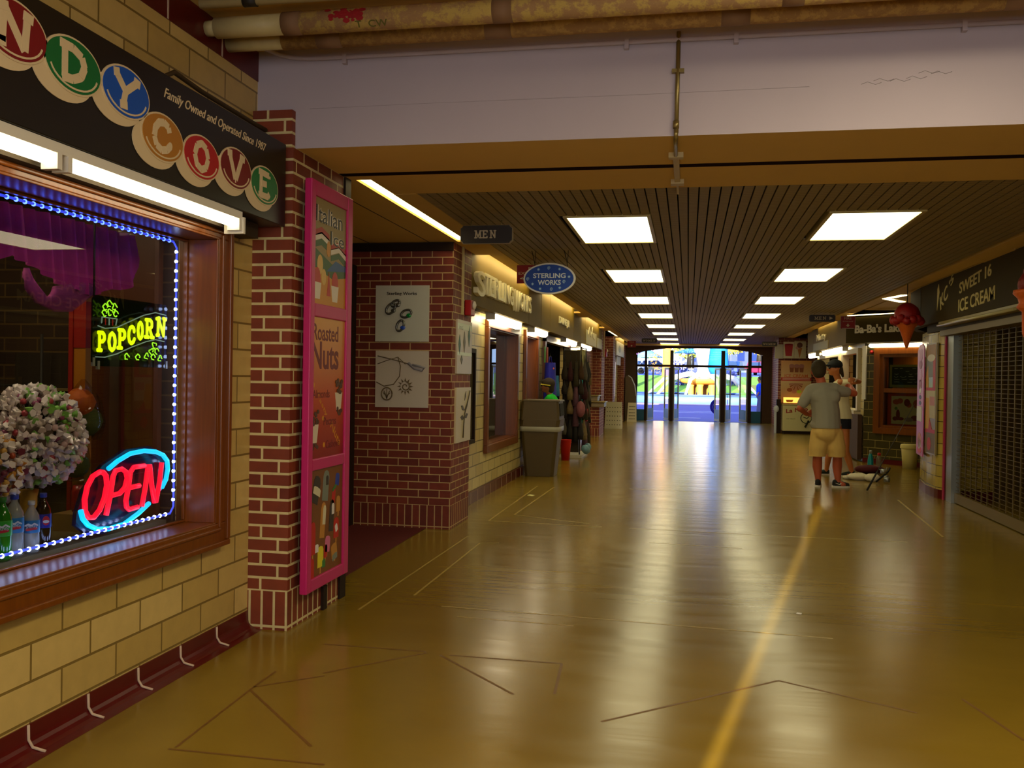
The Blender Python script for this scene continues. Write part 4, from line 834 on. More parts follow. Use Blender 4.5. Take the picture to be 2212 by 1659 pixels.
# alarm and conduits on the pillar
m_alarm = M('alarm_red', (168, 14, 14), .35)
def alarm(y, z0, z1, lab, x=PX):
    t = thing('fire_alarm', lab, 'alarm', (x, y, z0), 'fire alarms')
    b = B(m_alarm); b.box(x, x+.07, y-.09, y+.09, z0, z1); b.obj('housing', t, bevel=.01)
    b = B(m_white); b.lathe([(.045, 0), (.04, .02), (.0, .035)], (x+.07, y+.01, z1-.05), 12, ax=(0, 1, 0), ay=(0, 0, 1), az=(1, 0, 0)); b.obj('strobe', t)
alarm(9.27, 2.14, 2.30, 'red fire alarm box on the pillar beside the raised white letters')
B(m_pipew).box(PX, PX+.02, 9.05, 9.085, 2.14, 2.825).obj('cable_cover', None, 'thin cream cable cover running up the second pillar to the ceiling', 'conduit')
alarm(25.2, 2.12, 2.34, 'red fire alarm box on the far left brick pier')
B(m_pipew).box(PX, PX+.03, 24.85, 24.92, 2.1, 2.825).obj('cable_cover', None, 'cream cable cover on the far left brick pier', 'conduit')
# ================================================================ SIGNS OF THE LEFT SHOPS
m_raised = M('raised_cream_letters', (240, 232, 190), .3)
t = thing('shop_sign', 'row of raised cream letters spelling Sterling Works on the olive fascia', 'sign', (PX, 11.2, 2.4), 'shop signs')
ly = [('S', 9.56, 9.95, 2.385, 2.66), ('T', 9.93, 10.2, 2.43, 2.665), ('E', 10.22, 10.43, 2.43, 2.665), ('R', 10.47, 10.72, 2.43, 2.665), ('L', 10.76, 10.95, 2.43, 2.665), ('I', 10.98, 11.05, 2.43, 2.665), ('N', 11.09, 11.34, 2.43, 2.665), ('G', 11.37, 11.62, 2.43, 2.665), ('W', 11.72, 12.1, 2.385, 2.66), ('O', 12.12, 12.38, 2.43, 2.66), ('R', 12.41, 12.62, 2.43, 2.66), ('K', 12.64, 12.82, 2.43, 2.66), ('S', 12.84, 13.0, 2.43, 2.66)]
for ch, a, c, z0, z1 in ly:
    B(m_raised).text(ch, (PX, (a+c)/2, (z0+z1)/2), Y, Z, c-a, z1-z0, .05, bold=.012).obj('letter', t)
t = thing('shop_sign', 'small white two word sign on the left fascia over the shop with the red lights', 'sign', (PX, 16.8, 2.46), 'shop signs')
B(m_raised).text('DUNE JR', (PX, 16.85, 2.535), Y, Z, 1.42, .16, .02, bold=.03).obj('lettering', t)
t = thing('shop_sign', 'pale sign panel with leafy emblem on the left fascia before the brick pier', 'sign', (PX, 22.2, 2.30), 'shop signs')
B(M('pale_sign', (190, 180, 130), .5)).box(PX, PX+.015, 20.5, 22.8, 2.30, 2.62).box(PX, PX+.012, 23.0, 24.3, 2.30, 2.55).obj('board', t)
b = B(m_raised)
for y, z, a in ((21.0, 2.62, 1), (21.3, 2.58, -1), (21.7, 2.66, 1), (21.9, 2.55, -.7), (22.2, 2.52, -.6)): b.prism([(0, -.05), (.16, 0), (0, .05), (-.16, 0)], (PX+.015, y, z), Vector((0, .7, .5*a)).normalized(), Vector((0, -.5*a, .7)).normalized(), .01)
b.obj('emblem', t)
t = thing('shop_sign', 'white sign panel on the farthest left fascia by the bright window', 'sign', (PX, 31, 2.2), 'shop signs')
B(M('white_sign', (206, 200, 176), .5)).box(PX, PX+.02, 29.2, 32.6, 2.29, 2.74).obj('board', t); B(mm((150, 150, 120))).ell((PX+.02, 30.6, 2.52), Y, Z, .5, .12, .004).obj('emblem', t)
B(M('paper_notice', (214, 206, 186), .6)).box(PX-.08, PX-.06, 30.6, 32.2, 2.0, 2.29).obj('paper_sign', None, 'white paper hanging below the farthest left sign panel', 'sign')
# hanging signs
m_hang = M('sign_dark_brown', (46, 36, 24), .4); m_gold = M('sign_edge_tan', (150, 126, 80), .5); m_let = M('sign_letter_cream', (206, 190, 150), .5)
def hang(b, x0, x1, z0, z1, y, d, mi, c):
    b.prism([(x0+c, z0), (x1-c, z0), (x1-c*.6, z0+c*.6), (x1, z0+c), (x1, z1-c), (x1-c*.6, z1-c*.6), (x1-c, z1), (x0+c, z1), (x0+c*.6, z1-c*.6), (x0, z1-c), (x0, z0+c), (x0+c*.6, z0+c*.6)], (0, y, 0), X, Z, d, mi)
SERIF = dict(GL)
SERIF['W'] = [[(0, 1), (.2, 0), (.38, .8), (.56, 0), (.76, 1)], [(-.1, 1), (.12, 1)], [(.64, 1), (.88, 1)]]
SERIF['E'] = [[(.14, 0), (.14, 1)], [(0, 1), (.6, 1), (.6, .82)], [(.14, .52), (.46, .52)], [(0, 0), (.6, 0), (.6, .2)]]
SERIF['N'] = [[(.1, 0), (.1, 1)], [(.1, 1), (.62, 0)], [(.62, 0), (.62, 1)], [(-.02, 1), (.18, 1)], [(.5, 1), (.74, 1)], [(-.02, 0), (.22, 0)]]
def hangsign(x0, x1, z0, z1, y, word, lab, arrow=False, wf=(.27, .72)):
    t = thing('restroom_sign', lab, 'sign', ((x0+x1)/2, y, z0), 'hanging restroom signs')
    c = .16*(z1-z0)
    b = B(m_gold); hang(b, x0-.006, x1+.010, z0-.008, z1+.004, y+.014, .01, 0, c); b.obj('edge', t)
    b = B(m_hang); hang(b, x0, x1, z0, z1, y+.004, .012, 0, c); b.obj('board', t)
    w = x1-x0; h = z1-z0; n = len(word); a, e = x0+w*wf[0], x0+w*wf[1]; lw = (e-a)/n
    b = B(m_let)
    for i, ch in enumerate(word): b.strokes(SERIF[ch], h*.07, (a+lw*(i+.08), y-.008, z0+h*.3), X, Z, lw*.98, h*.4, .003)
    b.obj('lettering', t)
    if arrow: B(m_let).prism([(x1-w*.22, z0+.25*h), (x1-w*.09, z0+.5*h), (x1-w*.22, z0+.75*h)], (0, y-.008, 0), X, Z, .003).obj('arrow', t)
    b = B(m_galv)
    for x in (x0+.2*w, x1-.2*w): b.cyl((x, y, z1-.01), (x, y, 2.83), .004, n=6)
    b.obj('hanger', t)
hangsign(-1.915, -1.475, 2.635, 2.782, 7.55, 'MEN', 'dark hanging sign reading MEN, near the first left ceiling slot')
hangsign(2.24, 2.71, 2.665, 2.795, 18.2, 'MEN', 'dark hanging sign reading MEN with an arrow, right of the ceiling lights', True, (.2, .68))
hangsign(-1.43, -.97, 2.66, 2.785, 28.5, 'WOMEN', 'small dark hanging WOMEN sign at the left before the glass doors', False, (.08, .92))
hangsign(2.12, 2.55, 2.56, 2.69, 28.0, 'WOMEN', 'small dark hanging WOMEN sign at the right before the glass doors', False, (.08, .92))
t = thing('oval_sign', 'blue oval Sterling Works sign with white rim hanging from the slat ceiling', 'sign', (-1.43, 9.4, 2.37))
cx, cz, rx, rz = -1.43, 2.535, .272, .162
B(M('sign_white_rim', (222, 216, 204), .5)).ell((cx, 9.41, cz), X, Z, rx, rz, .03, 48).obj('rim', t)
B(M('sign_royal_blue', (10, 64, 156), .4)).ell((cx-.002, 9.382, cz), X, Z, rx*.935, rz*.90, .003, 48).obj('face', t)
b = B(M('sign_white', (214, 222, 226), .5)); b.text('STERLING', (cx, 9.379, cz+.03), X, Z, .34, .052, .002, bold=.025); b.obj('lettering', t)
b = B(M('sign_white')); b.text('WORKS', (cx, 9.379, cz-.04), X, Z, .24, .052, .002, bold=.025); b.obj('lettering', t)
m_star = M('sign_pale_blue', (170, 206, 230), .5)
for dx, dz in ((-.115, .095), (.105, .098), (.205, .018), (-.175, -.055), (-.095, -.105), (.11, -.095)):
    b = B(m_star)
    for k in range(4):
        a = k*math.pi/4; u = Vector((math.cos(a), 0, math.sin(a))); v = Vector((-math.sin(a), 0, math.cos(a))); b.prism([(-.018, 0), (0, -.004), (.018, 0), (0, .004)], (cx+dx, 9.379, cz+dz), u, v, .002+.0002*k)
    b.obj('star', t)
for dx, dz in ((-.005, .112), (-.225, .0), (.155, -.03), (.025, -.108)):
    b = B(m_star); b.tube([(cx+dx+(.003+.0011*i)*math.cos(i*.8), 9.378, cz+dz+(.003+.0011*i)*math.sin(i*.8)) for i in range(15)], .0025, 5); b.obj('spiral', t)
b = B(m_pipedark)
for x in (-1.61, -1.27): b.tube([(x-.012, 9.4, 2.83), (x+.02, 9.4, 2.70), (x+.024, 9.4, 2.66)], .004, 5); b.tube([(x+.03, 9.4, 2.83), (x+.024, 9.4, 2.70)], .003, 5)
b.obj('hook', t)
m_fire = M('fire_sign_red', (140, 10, 14), .5)
def firesign(x0, x1, z0, z1, y, lab, lines, edged=False, arrow='down'):
    t = thing('fire_extinguisher_sign', lab, 'sign', ((x0+x1)/2, y, z0), 'red fire extinguisher signs')
    b = B(m_fire); b.box(x0, x1, y-.006, y+.006, z0, z1); b.obj('board', t)
    w, h = x1-x0, z1-z0
    b = B(m_let)
    for s, fx_, fz_, fw, fh in lines: b.text(s, (x0+w*fx_, y-.006, z0+h*fz_), X, Z, w*fw, h*fh, .002)
    if arrow == 'down': b.prism([(-.05*w, .3*h), (.05*w, .3*h), (.05*w, .18*h), (.13*w, .18*h), (0, .04*h), (-.13*w, .18*h), (-.05*w, .18*h)], ((x0+x1)/2, y-.006, z0+.08*h), X, Z, .002)
    elif arrow: b.strokes([[(x0+.08*w, z0+.26*h), (x0+.4*w, z0+.2*h)], [(x0+.08*w, z0+.26*h), (x0+.14*w, z0+.32*h)]], .008, (0, y-.006, 0), X, Z, d=.002)
    b.obj('lettering', t)
    if edged:
        b = B(M('sign_edge_white', (190, 160, 150), .6))
        for k in range(9):
            for s_ in (0, 1): b.box(x0-.004+s_*(w-.004), x0+.008+s_*(w-.004), y-.009, y-.004, z0+h*(k/9), z0+h*(k/9+.055))
            b.box(x0+w*(k/9), x0+w*(k/9+.055), y-.009, y-.004, z1-.008, z1+.003)
        b.box(x0+.1*w, x1-.1*w, y-.009, y-.004, z0-.004, z0+.012); b.obj('edging', t)
    B(m_galv).cyl(((x0+x1)/2, y, z1-.005), ((x0+x1)/2, y, 2.83), .004, n=6).obj('hanger', t)
firesign(-1.945, -1.45, 2.583, 2.79, 10.3, 'red fire extinguisher sign half hidden by the blue oval sign', [('FIRE', .42, .82, .3, .13), ('EXTINGUISHER', .48, .55, .88, .15)], arrow='left')
firesign(2.78, 3.04, 2.525, 2.755, 18.0, 'red fire extinguisher sign left of the white lettering on the diagonal fascia', [('FIRE', .5, .82, .5, .2), ('EXTINGUISHER', .5, .58, .7, .07)], True)
firesign(-1.86, -1.60, 2.50, 2.70, 28.3, 'small red fire extinguisher sign at the far left near the glass doors', [('FIRE', .5, .8, .5, .16)])
# ================================================================ LEFT SHOP WINDOWS AND GOODS
m_win = glass_mat('shop_glass', (200, 206, 200), 1.6)
def lshop(y0, y1, z0, z1, lab, w=.10):
    t = thing('shop_window', lab, 'window', (WX, (y0+y1)/2, z0), 'oak framed shop windows')
    b = B(m_oak); oakframe(b, y0-.08, y1+.08, z0-.08, z1+.08, w, WX+.05, WX); b.obj('casing', t, bevel=.006)
    b = B(m_oak); oakframe(b, y0+.003, y1-.003, z0+.003, z1-.003, .03, WX+.02, WX-.16); b.obj('jamb', t)
    b = B(m_win); b.face([(WX-.12, y0+.03, z0+.03), (WX-.12, y1-.03, z0+.03), (WX-.12, y1-.03, z1-.03), (WX-.12, y0+.03, z1-.03)]); b.obj('glass', t)
lshop(11.36, 13.36, .62, 2.16, 'oak framed window left of the grey litter bin'); lshop(14.1, 15.2, .62, 2.18, 'oak framed window with a strip of red lights behind the boy'); 
t = thing('shop_window', 'bright white framed window between the far left brick piers', 'window', (WX, 30.7, .9), 'oak framed shop windows')
b = B(m_white); oakframe(b, 29.55, 31.85, .85, 2.2, .09, WX+.05, WX); b.obj('casing', t)
b = B(M('daylit_pane', (220, 215, 230), .4, emit=1.4, ecol=(226, 220, 255))); b.box(WX-.10, WX-.09, 29.62, 31.78, .92, 2.14); b.obj('pane', t)
t = thing('led_strip', 'slanting strip of red lights in the second left window', 'lights', (WX-.1, 14.5, 1.85))
b = B(M('lit_red_led', (255, 40, 50), .4, emit=2.2, ecol=(255, 20, 40)))
for k in range(9): b.ball((WX-.09, 14.28+.03*k, 1.82+.035*k), .017, 6); b.ball((WX-.09, 14.33+.03*k, 1.81+.035*k), .014, 6)
b.obj('bulb_row', t)
t = thing('notice_case', 'dark framed notice case on the block wall left of the first oak window', 'notice board', (WX, 10.2, .75))
b = B(m_dark); oakframe(b, 9.72, 10.62, .72, 1.84, .05, WX+.05, WX); b.obj('frame', t)
B(M('case_glass', (90, 80, 56), .12)).box(WX, WX+.02, 9.77, 10.57, .77, 1.79).obj('panel', t)
# open shop front with clothes
t = thing('shop_door', 'open oak door frame of the clothes shop with a shut oak leaf', 'door', (WX, 17.7, 0))
b = B(m_oak); b.box(WX, WX+.05, 15.94, 16.08, 0, 2.24); b.box(WX, WX+.05, 19.32, 19.46, 0, 2.24); b.box(WX, WX+.05, 15.94, 19.46, 2.16, 2.26); b.obj('casing', t)
B(wood('dark_oak', (110, 56, 14), (76, 34, 8))).box(-3.1, -3.05, 18.0, 19.3, .02, 2.1).obj('leaf', t)
m_red = mm((150, 14, 14), .7)
def garment(lab, y, x, ztop, zbot, w, mat, cat='dress', nm='dress', straps=True, trim=None, grp='clothes hanging at the clothes shop'):
    t = thing(nm, lab, cat, (x, y, zbot), grp)
    b = B(mat); h = ztop-zbot; r = []
    for f, ww in ((0, .30), (.05, .36), (.2, .46), (.32, .52), (.55, .72), (.8, .9), (1, 1.0)):
        z = ztop - .10*h - f*h*.9; ring = []
        for i in range(24):
            a = 2*math.pi*i/24; k = 1 + .07*math.sin(a*7)*f
            ring.append(b.bm.verts.new((x + .09*math.sin(a)*k*(1+f*.3), y + w/2*ww*math.cos(a)*k, z)))
        r.append(ring)
    b.skin(r); b.obj('body', t, smooth=True)
    if straps:
        b = B(mat)
        for s in (-1, 1): b.tube([(x, y+s*w*.22, ztop-.1*h), (x, y+s*w*.1, ztop)], .008, 6)
        b.obj('strap', t)
    b = B(m_pipedark); b.tube([(x, y-w*.2, ztop-.005), (x, y, ztop+.015), (x, y+w*.2, ztop-.005)], .005, 5); b.tube([(x, y, ztop+.01), (x, y, ztop+.06)], .004, 5); b.obj('hanger', t)
    if trim: B(trim).ball((x+.07, y-.1, ztop-.2*h), .02, 8).obj('brooch', t)
garment('royal blue dress hanging by the shop door behind the boy', 15.75, -2.36, 1.88, .85, .8, mm((14, 18, 150), .7), trim=mm((200, 90, 90)))
garment('turquoise scarf dress hanging at the right end of the clothes rack', 19.75, -2.2, 1.95, .55, .42, M('turquoise_cloth', (40, 150, 150), .7, noise=.6, nscale=9))
garment('small sky blue scarf hanging in the doorway right of the royal blue dress', 16.6, -2.42, 1.60, 1.18, .26, M('sky_cloth', (40, 110, 150), .7, noise=.5, nscale=25), 'scarf', 'scarf', False)
garment('olive grey dress with straps at the top of the clothes rack', 18.4, -2.12, 2.14, 1.62, .42, M('olive_cloth', (120, 116, 70), .6, noise=.5, nscale=14))
garment('dark red garment hanging inside the clothes shop doorway', 17.2, -2.62, 1.9, 1.1, .4, M('wine_cloth', (90, 12, 10), .8))
t = thing('display_rack', 'tall dark rack crowded with hanging bags and scarves outside the clothes shop', 'rack', (-2.2, 18.0, 0))
b = B(m_pipedark)
for y in (17.4, 18.3): 
    for x in (-2.35, -2.02): b.tube([(x, y, .06), (x, y, 2.12)], .014, 6)
b.obj('upright', t)
for z in (.5, .9, 1.3, 1.7, 2.1): B(m_pipedark).tube([(-2.02, 17.4, z), (-2.02, 18.3, z)], .01, 6).tube([(-2.35, 17.4, z), (-2.02, 17.4, z)], .01, 6).obj('crossbar', t)
B(M('rack_back', (52, 40, 18), .8)).box(-2.36, -2.34, 17.4, 18.3, .1, 2.1).obj('back_panel', t)
B(mm((206, 196, 170))).box(-2.4, -1.97, 17.35, 18.35, 0, .05).obj('base', t)
BC = [(40, 30, 14), (70, 44, 16), (24, 20, 14), (96, 60, 70), (54, 46, 24), (30, 26, 16), (120, 100, 60), (60, 20, 20), (84, 76, 60), (36, 30, 24)]
B(M('rack_back')).box(-2.36, -2.04, 17.42, 17.44, .1, 2.05).obj('side_panel', t)
gi = 0
CN = ['dark brown', 'brown', 'black', 'dusty mauve', 'olive brown', 'dark olive', 'tan', 'dark red', 'taupe', 'charcoal']
spots = [(17.35, x) for x in (-2.32, -2.21, -2.10, -2.0)] + [(y, -1.955) for y in (17.5, 17.68, 17.86, 18.04, 18.22)]
for z in (1.72, 1.36, 1.0, .62):
    for y, x in spots:
        k = (gi*7+3+int(z*10)) % 10; c = BC[k]; gi += 1; h = random.uniform(.26, .42); w = random.uniform(.10, .15)
        t2 = thing('hanging_bag', '%s bag or scarf in the %s row on the tall rack' % (CN[k], {1.72: 'top', 1.36: 'second', 1.0: 'third', .62: 'lowest'}[z]), 'bag', (x, y, z-h), 'bags and scarves on the tall rack')
        b = B(M('cloth_%d_%d_%d' % c, c, .8, noise=.4, nscale=30))
        if gi % 3: b.lathe([(.012, 0), (.03, -h*.3), (w*.38, -h*.5), (w*.5, -h*.75), (w*.42, -h), (.0, -h*1.02)], (x, y, z+.12), 10, 0, 1, .7)
        else: b.lathe([(.02, 0), (.035, -h*.4), (.05, -h*.9), (.065, -h*1.5), (.05, -h*1.52)], (x, y, z+.12), 9, 0, 1, .8)
        b.obj('body', t2, smooth=True)
        b = B(m_pipedark); b.tube([(x, y-.025, z+.10), (x, y, z+.24), (x, y+.025, z+.10)], .006, 5); b.obj('strap', t2)
t2 = thing('tassel_scarf', 'dusty pink tasselled bundle hanging over the litter bin edge', 'scarf', (-1.98, 15.6, .75), 'bags and scarves on the tall rack')
b = B(M('dusty_pink_cloth', (140, 80, 84), .8, noise=.3, nscale=40)); b.ball((-2.0, 17.3, .93), .13, 12, 0, (.7, .8, 1.2)); b.obj('bundle', t2, smooth=True); t2.location = (-2.0, 17.3, .78)
t2.children[0].location = Vector((-2.0, 17.3, .93)) - Vector((-2.0, 17.3, .93)); t2.children[0].location = Vector((-1.98, 15.6, .75)) - Vector((-2.0, 17.3, .78))
t2 = thing('hanging_bag', 'bright red small bag low on the front of the tall rack', 'bag', (-1.93, 17.75, .68), 'bags and scarves on the tall rack')
B(m_red).box(-1.95, -1.91, 17.66, 17.82, .68, .98).obj('body', t2, bevel=.012); B(m_red).tube([(-1.93, 17.68, .97), (-1.93, 17.74, 1.15), (-1.93, 17.8, .97)], .006, 5).obj('strap', t2)
for k, (y, z, c, lab) in enumerate(((15.86, 1.92, (60, 160, 30), 'small lime green card on the wall above the royal blue dress'), (16.15, 1.92, (190, 60, 20), 'small red and yellow card inside the clothes shop doorway'))):
    B(mm(c)).box(WX+.052, WX+.06, y-.06, y+.06, z-.14, z+.14).obj('wall_card', None, lab, 'card')
for y, z, lab in ((17.3, .18, 'pale blue ball nearest the red bucket at the foot of the tall rack'), (17.5, .14, 'middle pale blue ball at the foot of the tall rack'), (17.68, .19, 'farthest pale blue ball at the foot of the tall rack')): B(M('pale_blue_glass', (110, 150, 160), .2)).ball((-1.90, y, z), .08, 10).obj('glass_ball', None, lab, 'ornament', 'pale blue balls', smooth=True)
# litter bin
m_bin = M('bin_grey_brown', (84, 68, 36), .5, noise=.05); m_bagw = M('bin_liner', (210, 206, 180), .3, alpha=.55)
t = thing('litter_bin', 'tall grey brown litter bin with hooded lid and clear liner by the left wall', 'bin', (-2.22, 14.05, 0))
b = B(m_bin)
def frus(b, x0, x1, y0, y1, z0, X0, X1, Y0, Y1, z1, mi=0, c=.05):
    def oct_(x0, x1, y0, y1, z): return [b.bm.verts.new(p) for p in ((x0+c,y0,z),(x1-c,y0,z),(x1,y0+c,z),(x1,y1-c,z),(x1-c,y1,z),(x0+c,y1,z),(x0,y1-c,z),(x0,y0+c,z))]
    b.skin([oct_(x0, x1, y0, y1, z0), oct_(X0, X1, Y0, Y1, z1)], mi, smooth=False)
frus(b, -2.45, -2.0, 13.82, 14.28, 0, -2.51, -1.93, 13.76, 14.34, .74); b.obj('body', t, bevel=.006)
b = B(m_bagw); frus(b, -2.525, -1.915, 13.745, 14.355, .69, -2.53, -1.91, 13.74, 14.36, .765)
for f in b.bm.faces: f.smooth = True
b.obj('liner', t)
b = B(m_bin); frus(b, -2.525, -1.915, 13.745, 14.355, .765, -2.51, -1.90, 13.75, 14.35, .88); frus(b, -2.515, -1.91, 13.75, 14.35, .86, -2.49, -1.93, 13.77, 14.33, 1.15, c=.03); frus(b, -2.50, -1.905, 13.76, 14.34, 1.15, -2.49, -1.915, 13.77, 14.33, 1.175, c=.03); b.obj('hood', t, bevel=.005)
B(m_black).hexa([(-1.913,13.83,.93),(-1.90,13.83,.93),(-1.90,14.27,.93),(-1.913,14.27,.93),(-1.935,13.83,1.12),(-1.918,13.83,1.12),(-1.918,14.27,1.12),(-1.935,14.27,1.12)]).obj('opening', t)
t = thing('bucket', 'narrow bright red bucket on the floor behind the litter bin', 'bucket', (-2.2, 16.75, 0))
B(mm((206, 30, 20), .35)).lathe([(.075, 0), (.105, .37), (.112, .38), (.10, .385), (.095, .34), (.07, .03)], (-2.2, 16.75, 0), 18).obj('body', t, smooth=True)
B(mm((170, 60, 50))).tube([(-2.2+.105*math.cos(a), 16.75-.06*math.sin(a), .34-.09*math.sin(a)) for a in [math.pi*i/10 for i in range(11)]], .005, 5).obj('handle', t)
# drinking fountain, boards, far-left kiosk
b = B(m_brick); b.box(-2.56, -2.26, 23.8, 24.4, 0, .78); struct(b, 'wall_fountain_pier')
t = thing('drinking_fountain', 'grey double drinking fountain over the low brick stub', 'fountain', (-2.4, 23.9, .78))
m_stone = M('grey_basin', (140, 126, 96), .4)
for x0, x1, z0, z1 in ((-2.50, -2.30, .93, 1.08), (-2.47, -2.13, .78, .92)):
    b = B(m_stone); b.box(x0, x1, 23.7, 24.38, z0, z1-.02); b.obj('basin', t, bevel=.02)
    b = B(m_galv); b.box(x0-.03, x1+.03, 23.66, 24.38, z1-.02, z1+.01); b.obj('rim', t, bevel=.008)
    B(m_galv).tube([((x0+x1)/2, 24.2, z1), ((x0+x1)/2, 24.15, z1+.08), ((x0+x1)/2, 24.05, z1+.07)], .012, 6).obj('spout', t)
m_bd = M('white_gloss_board', (206, 194, 156), .12); m_blk = mm((60, 50, 30))
for nm, x0, x1, yb, h, lab in (('display_board', -2.50, -1.95, 28.0, .82, 'larger glossy white board with rows of small items leaning on the brick pier'), ('display_board', -2.15, -1.80, 33.1, .68, 'smaller white board leaning near the glass doors')):
    t = thing(nm, lab, 'board', ((x0+x1)/2, yb, 0), 'leaning white boards')
    b = B(m_bd); b.hexa([(x0,yb,0),(x1,yb,0),(x1,yb+.025,0),(x0,yb+.025,0),(x0+.03,yb+.14,h),(x1-.03,yb+.14,h),(x1-.03,yb+.165,h),(x0+.03,yb+.165,h)]); b.obj('board', t)
    b = B(m_blk)
    for r in range(5):
        for c in range(6):
            x = x0+.08+(x1-x0-.16)*c/5; z = h*(.15+.16*r); y = yb+.14*z/h-.002; b.box(x-.012, x+.012, y-.004, y, z-.012, z+.016)
    b.obj('item_rows', t)
t = thing('kiosk', 'tall curved brown machine with a pale edge beside the glass doors at the left', 'machine', (-2.06, 33.85, 0))
b = B(M('machine_brown', (92, 72, 34), .5)); b.prism([(-.2, 0), (.2, 0), (.2, .9), (.14, 1.3), (.02, 1.58), (-.1, 1.66), (-.2, 1.62)], (-2.06, 34.1, 0), X, Z, .5); b.obj('body', t)
b = B(mm((200, 200, 190))); b.tube([(-1.86, 33.59, .92), (-1.92, 33.59, 1.3), (-2.04, 33.59, 1.58), (-2.16, 33.59, 1.66)], .022, 6); b.obj('edge_trim', t)
# ================================================================ RIGHT SIDE: ICE CREAM SHOP
t = thing('shop_sign', "hand painted KC's Sweet 16 Ice Cream lettering on the dark right fascia", 'sign', (3.11, 11.3, 2.4), 'shop signs')
m_paint = M('painted_sign_yellow', (206, 190, 110), .5)
UR = -Y
b = B(m_paint); b.text("KC", (3.11, 12.22, 2.59), Vector((0, -.92, .39)), Vector((0, .25, .97)), .36, .17, .006, bold=.01)
b.text("'S", (3.11, 11.90, 2.76), Vector((0, -.85, .5)), Vector((0, .2, .98)), .2, .10, .006, bold=.01)
b.prism([(0, .1), (.05, .16), (.09, .05), (.04, -.06), (-.01, -.17)], (3.11, 12.52, 2.62), UR, Z, .006); b.obj('initials', t)
B(m_paint).text('SWEET 16', (3.11, 10.98, 2.68), Vector((0, -1, .08)), Vector((0, 0, 1)), 1.15, .13, .006, bold=.012).obj('upper_line', t)
B(m_paint).text('ICE CREAM', (3.11, 10.93, 2.45), Vector((0, -1, .03)), Vector((0, 0, 1)), 1.3, .15, .006, bold=.012).obj('lower_line', t)
m_steel = M('brushed_steel', (170, 176, 172), .32, metal=.8); m_chain = M('grille_bronze', (92, 74, 20), .5, metal=.3)
t = thing('rolling_grille', 'closed metal rolling grille of the dark ice cream shop at the right', 'grille', (3.36, 9.3, 0))
B(m_steel).box(3.30, 3.40, 12.48, 12.72, 0, 2.22).obj('guide_post', t, 'bright steel guide post')
B(M('grille_bar', (120, 98, 36), .4, metal=.4)).box(3.34, 3.38, 6.3, 12.48, .01, .13).obj('bottom_bar', t)
b = B(m_chain)
for k in range(42): z = .16 + .05*k; b.box(3.358, 3.362, 6.3, 12.48, z, z+.006)
b.obj('grille_rods', t)
b = B(m_chain)
for k in range(30): y = 6.4 + .21*k; b.box(3.354, 3.366, y, y+.022, .13, 2.22)
b.obj('grille_links', t)
b = B(M('header_olive', (110, 90, 24), .45)); b.box(3.2, 3.42, 6.3, 12.75, 2.13, 2.20); b.obj('header', t)
b = B(M('magenta_strip', (170, 26, 70), .5)); b.box(3.285, 3.30, 12.78, 12.84, 0, 2.2); b.obj('magenta_strip', t)
B(M('door_jamb_brown', (76, 24, 10), .4)).box(3.30, 3.36, 12.72, 12.79, 0, 2.2).obj('jamb', t)
# dark shop behind the grille
lamp('ice_cream_shop_lamp', 'AREA', (4.9, 9.5, 2.7), 6, (1.0, .85, .4), size=.6)  # added lamp, out of view, brightening the space behind the grille
b = B(M('dim_olive_wall', (92, 70, 18), .7, noise=.2, nscale=3)); b.box(6.2, 6.3, 6.2, 14.4, 0, 2.8); b.box(3.5, 6.3, 13.0, 13.1, 0, 2.8); b.box(3.37, 8, 6.2, 14.4, 2.83, 2.9); struct(b, 'wall_ice_cream_shop_interior')
m_shelf = M('shelf_brown', (80, 50, 20), .6)
t = thing('menu_board', 'white board with pink cone drawings low behind the grille', 'board', (4.0, 9.4, .0))
B(M('menu_white', (216, 206, 190), .5)).box(3.80, 3.84, 8.2, 10.75, .18, 1.12).obj('board', t)
b = B(mm((190, 30, 70)), mm((206, 140, 60)), mm((150, 30, 90)))
for y, z, s in ((10.35, .62, 1.0), (9.7, .5, 1.0), (9.1, .66, .9), (10.1, .38, .6)):
    b.prism([(-.13*s, .05*s), (.13*s, .05*s), (.0, -.3*s)], (3.80, y, z), UR, Z, .004, 1); b.ell((3.80, y, z+.12*s), UR, Z, .16*s, .14*s, .005, 20, 0); b.ell((3.80, y+.03, z+.24*s), UR, Z, .11*s, .09*s, .006, 16, 2)
for k in range(8): b.ell((3.80, 10.6-.25*k, .26), UR, Z, .06, .025, .004, 10, 0)
b.obj('cone_drawing', t)
t = thing('display_cabinet', 'dim wooden cabinet with shelves seen through the grille', 'cabinet', (4.3, 11.5, 0))
b = B(m_shelf); b.box(4.2, 4.6, 11.85, 11.9, .02, 2.0); b.box(4.2, 4.6, 11.0, 11.05, .02, 2.0); b.obj('side', t)
for k in range(6): B(m_shelf).box(4.2, 4.6, 11.05, 11.85, .1+.36*k, .13+.36*k).obj('shelf', t)
for k in range(10):
    c = [(170, 150, 90), (150, 30, 30), (200, 190, 150), (60, 90, 50), (190, 130, 40)][k % 5]
    B(mm(c)).box(4.25, 4.4, 11.1+.15*(k % 5), 11.2+.15*(k % 5), .85+.36*(k//5), 1.05+.36*(k//5)).obj('carton', None, 'small %s carton on the %s shelf behind the grille' % (['tan', 'red', 'cream', 'green', 'amber'][k % 5], ['middle', 'upper'][k//5]), 'box', 'cartons behind the grille')
t = thing('door_panel', 'dark wine red door panel behind the right end of the grille', 'door', (3.6, 9.2, 0))
B(mm((96, 8, 40))).box(3.5, 3.55, 8.4, 9.85, .9, 2.2).obj('upper_panel', t)
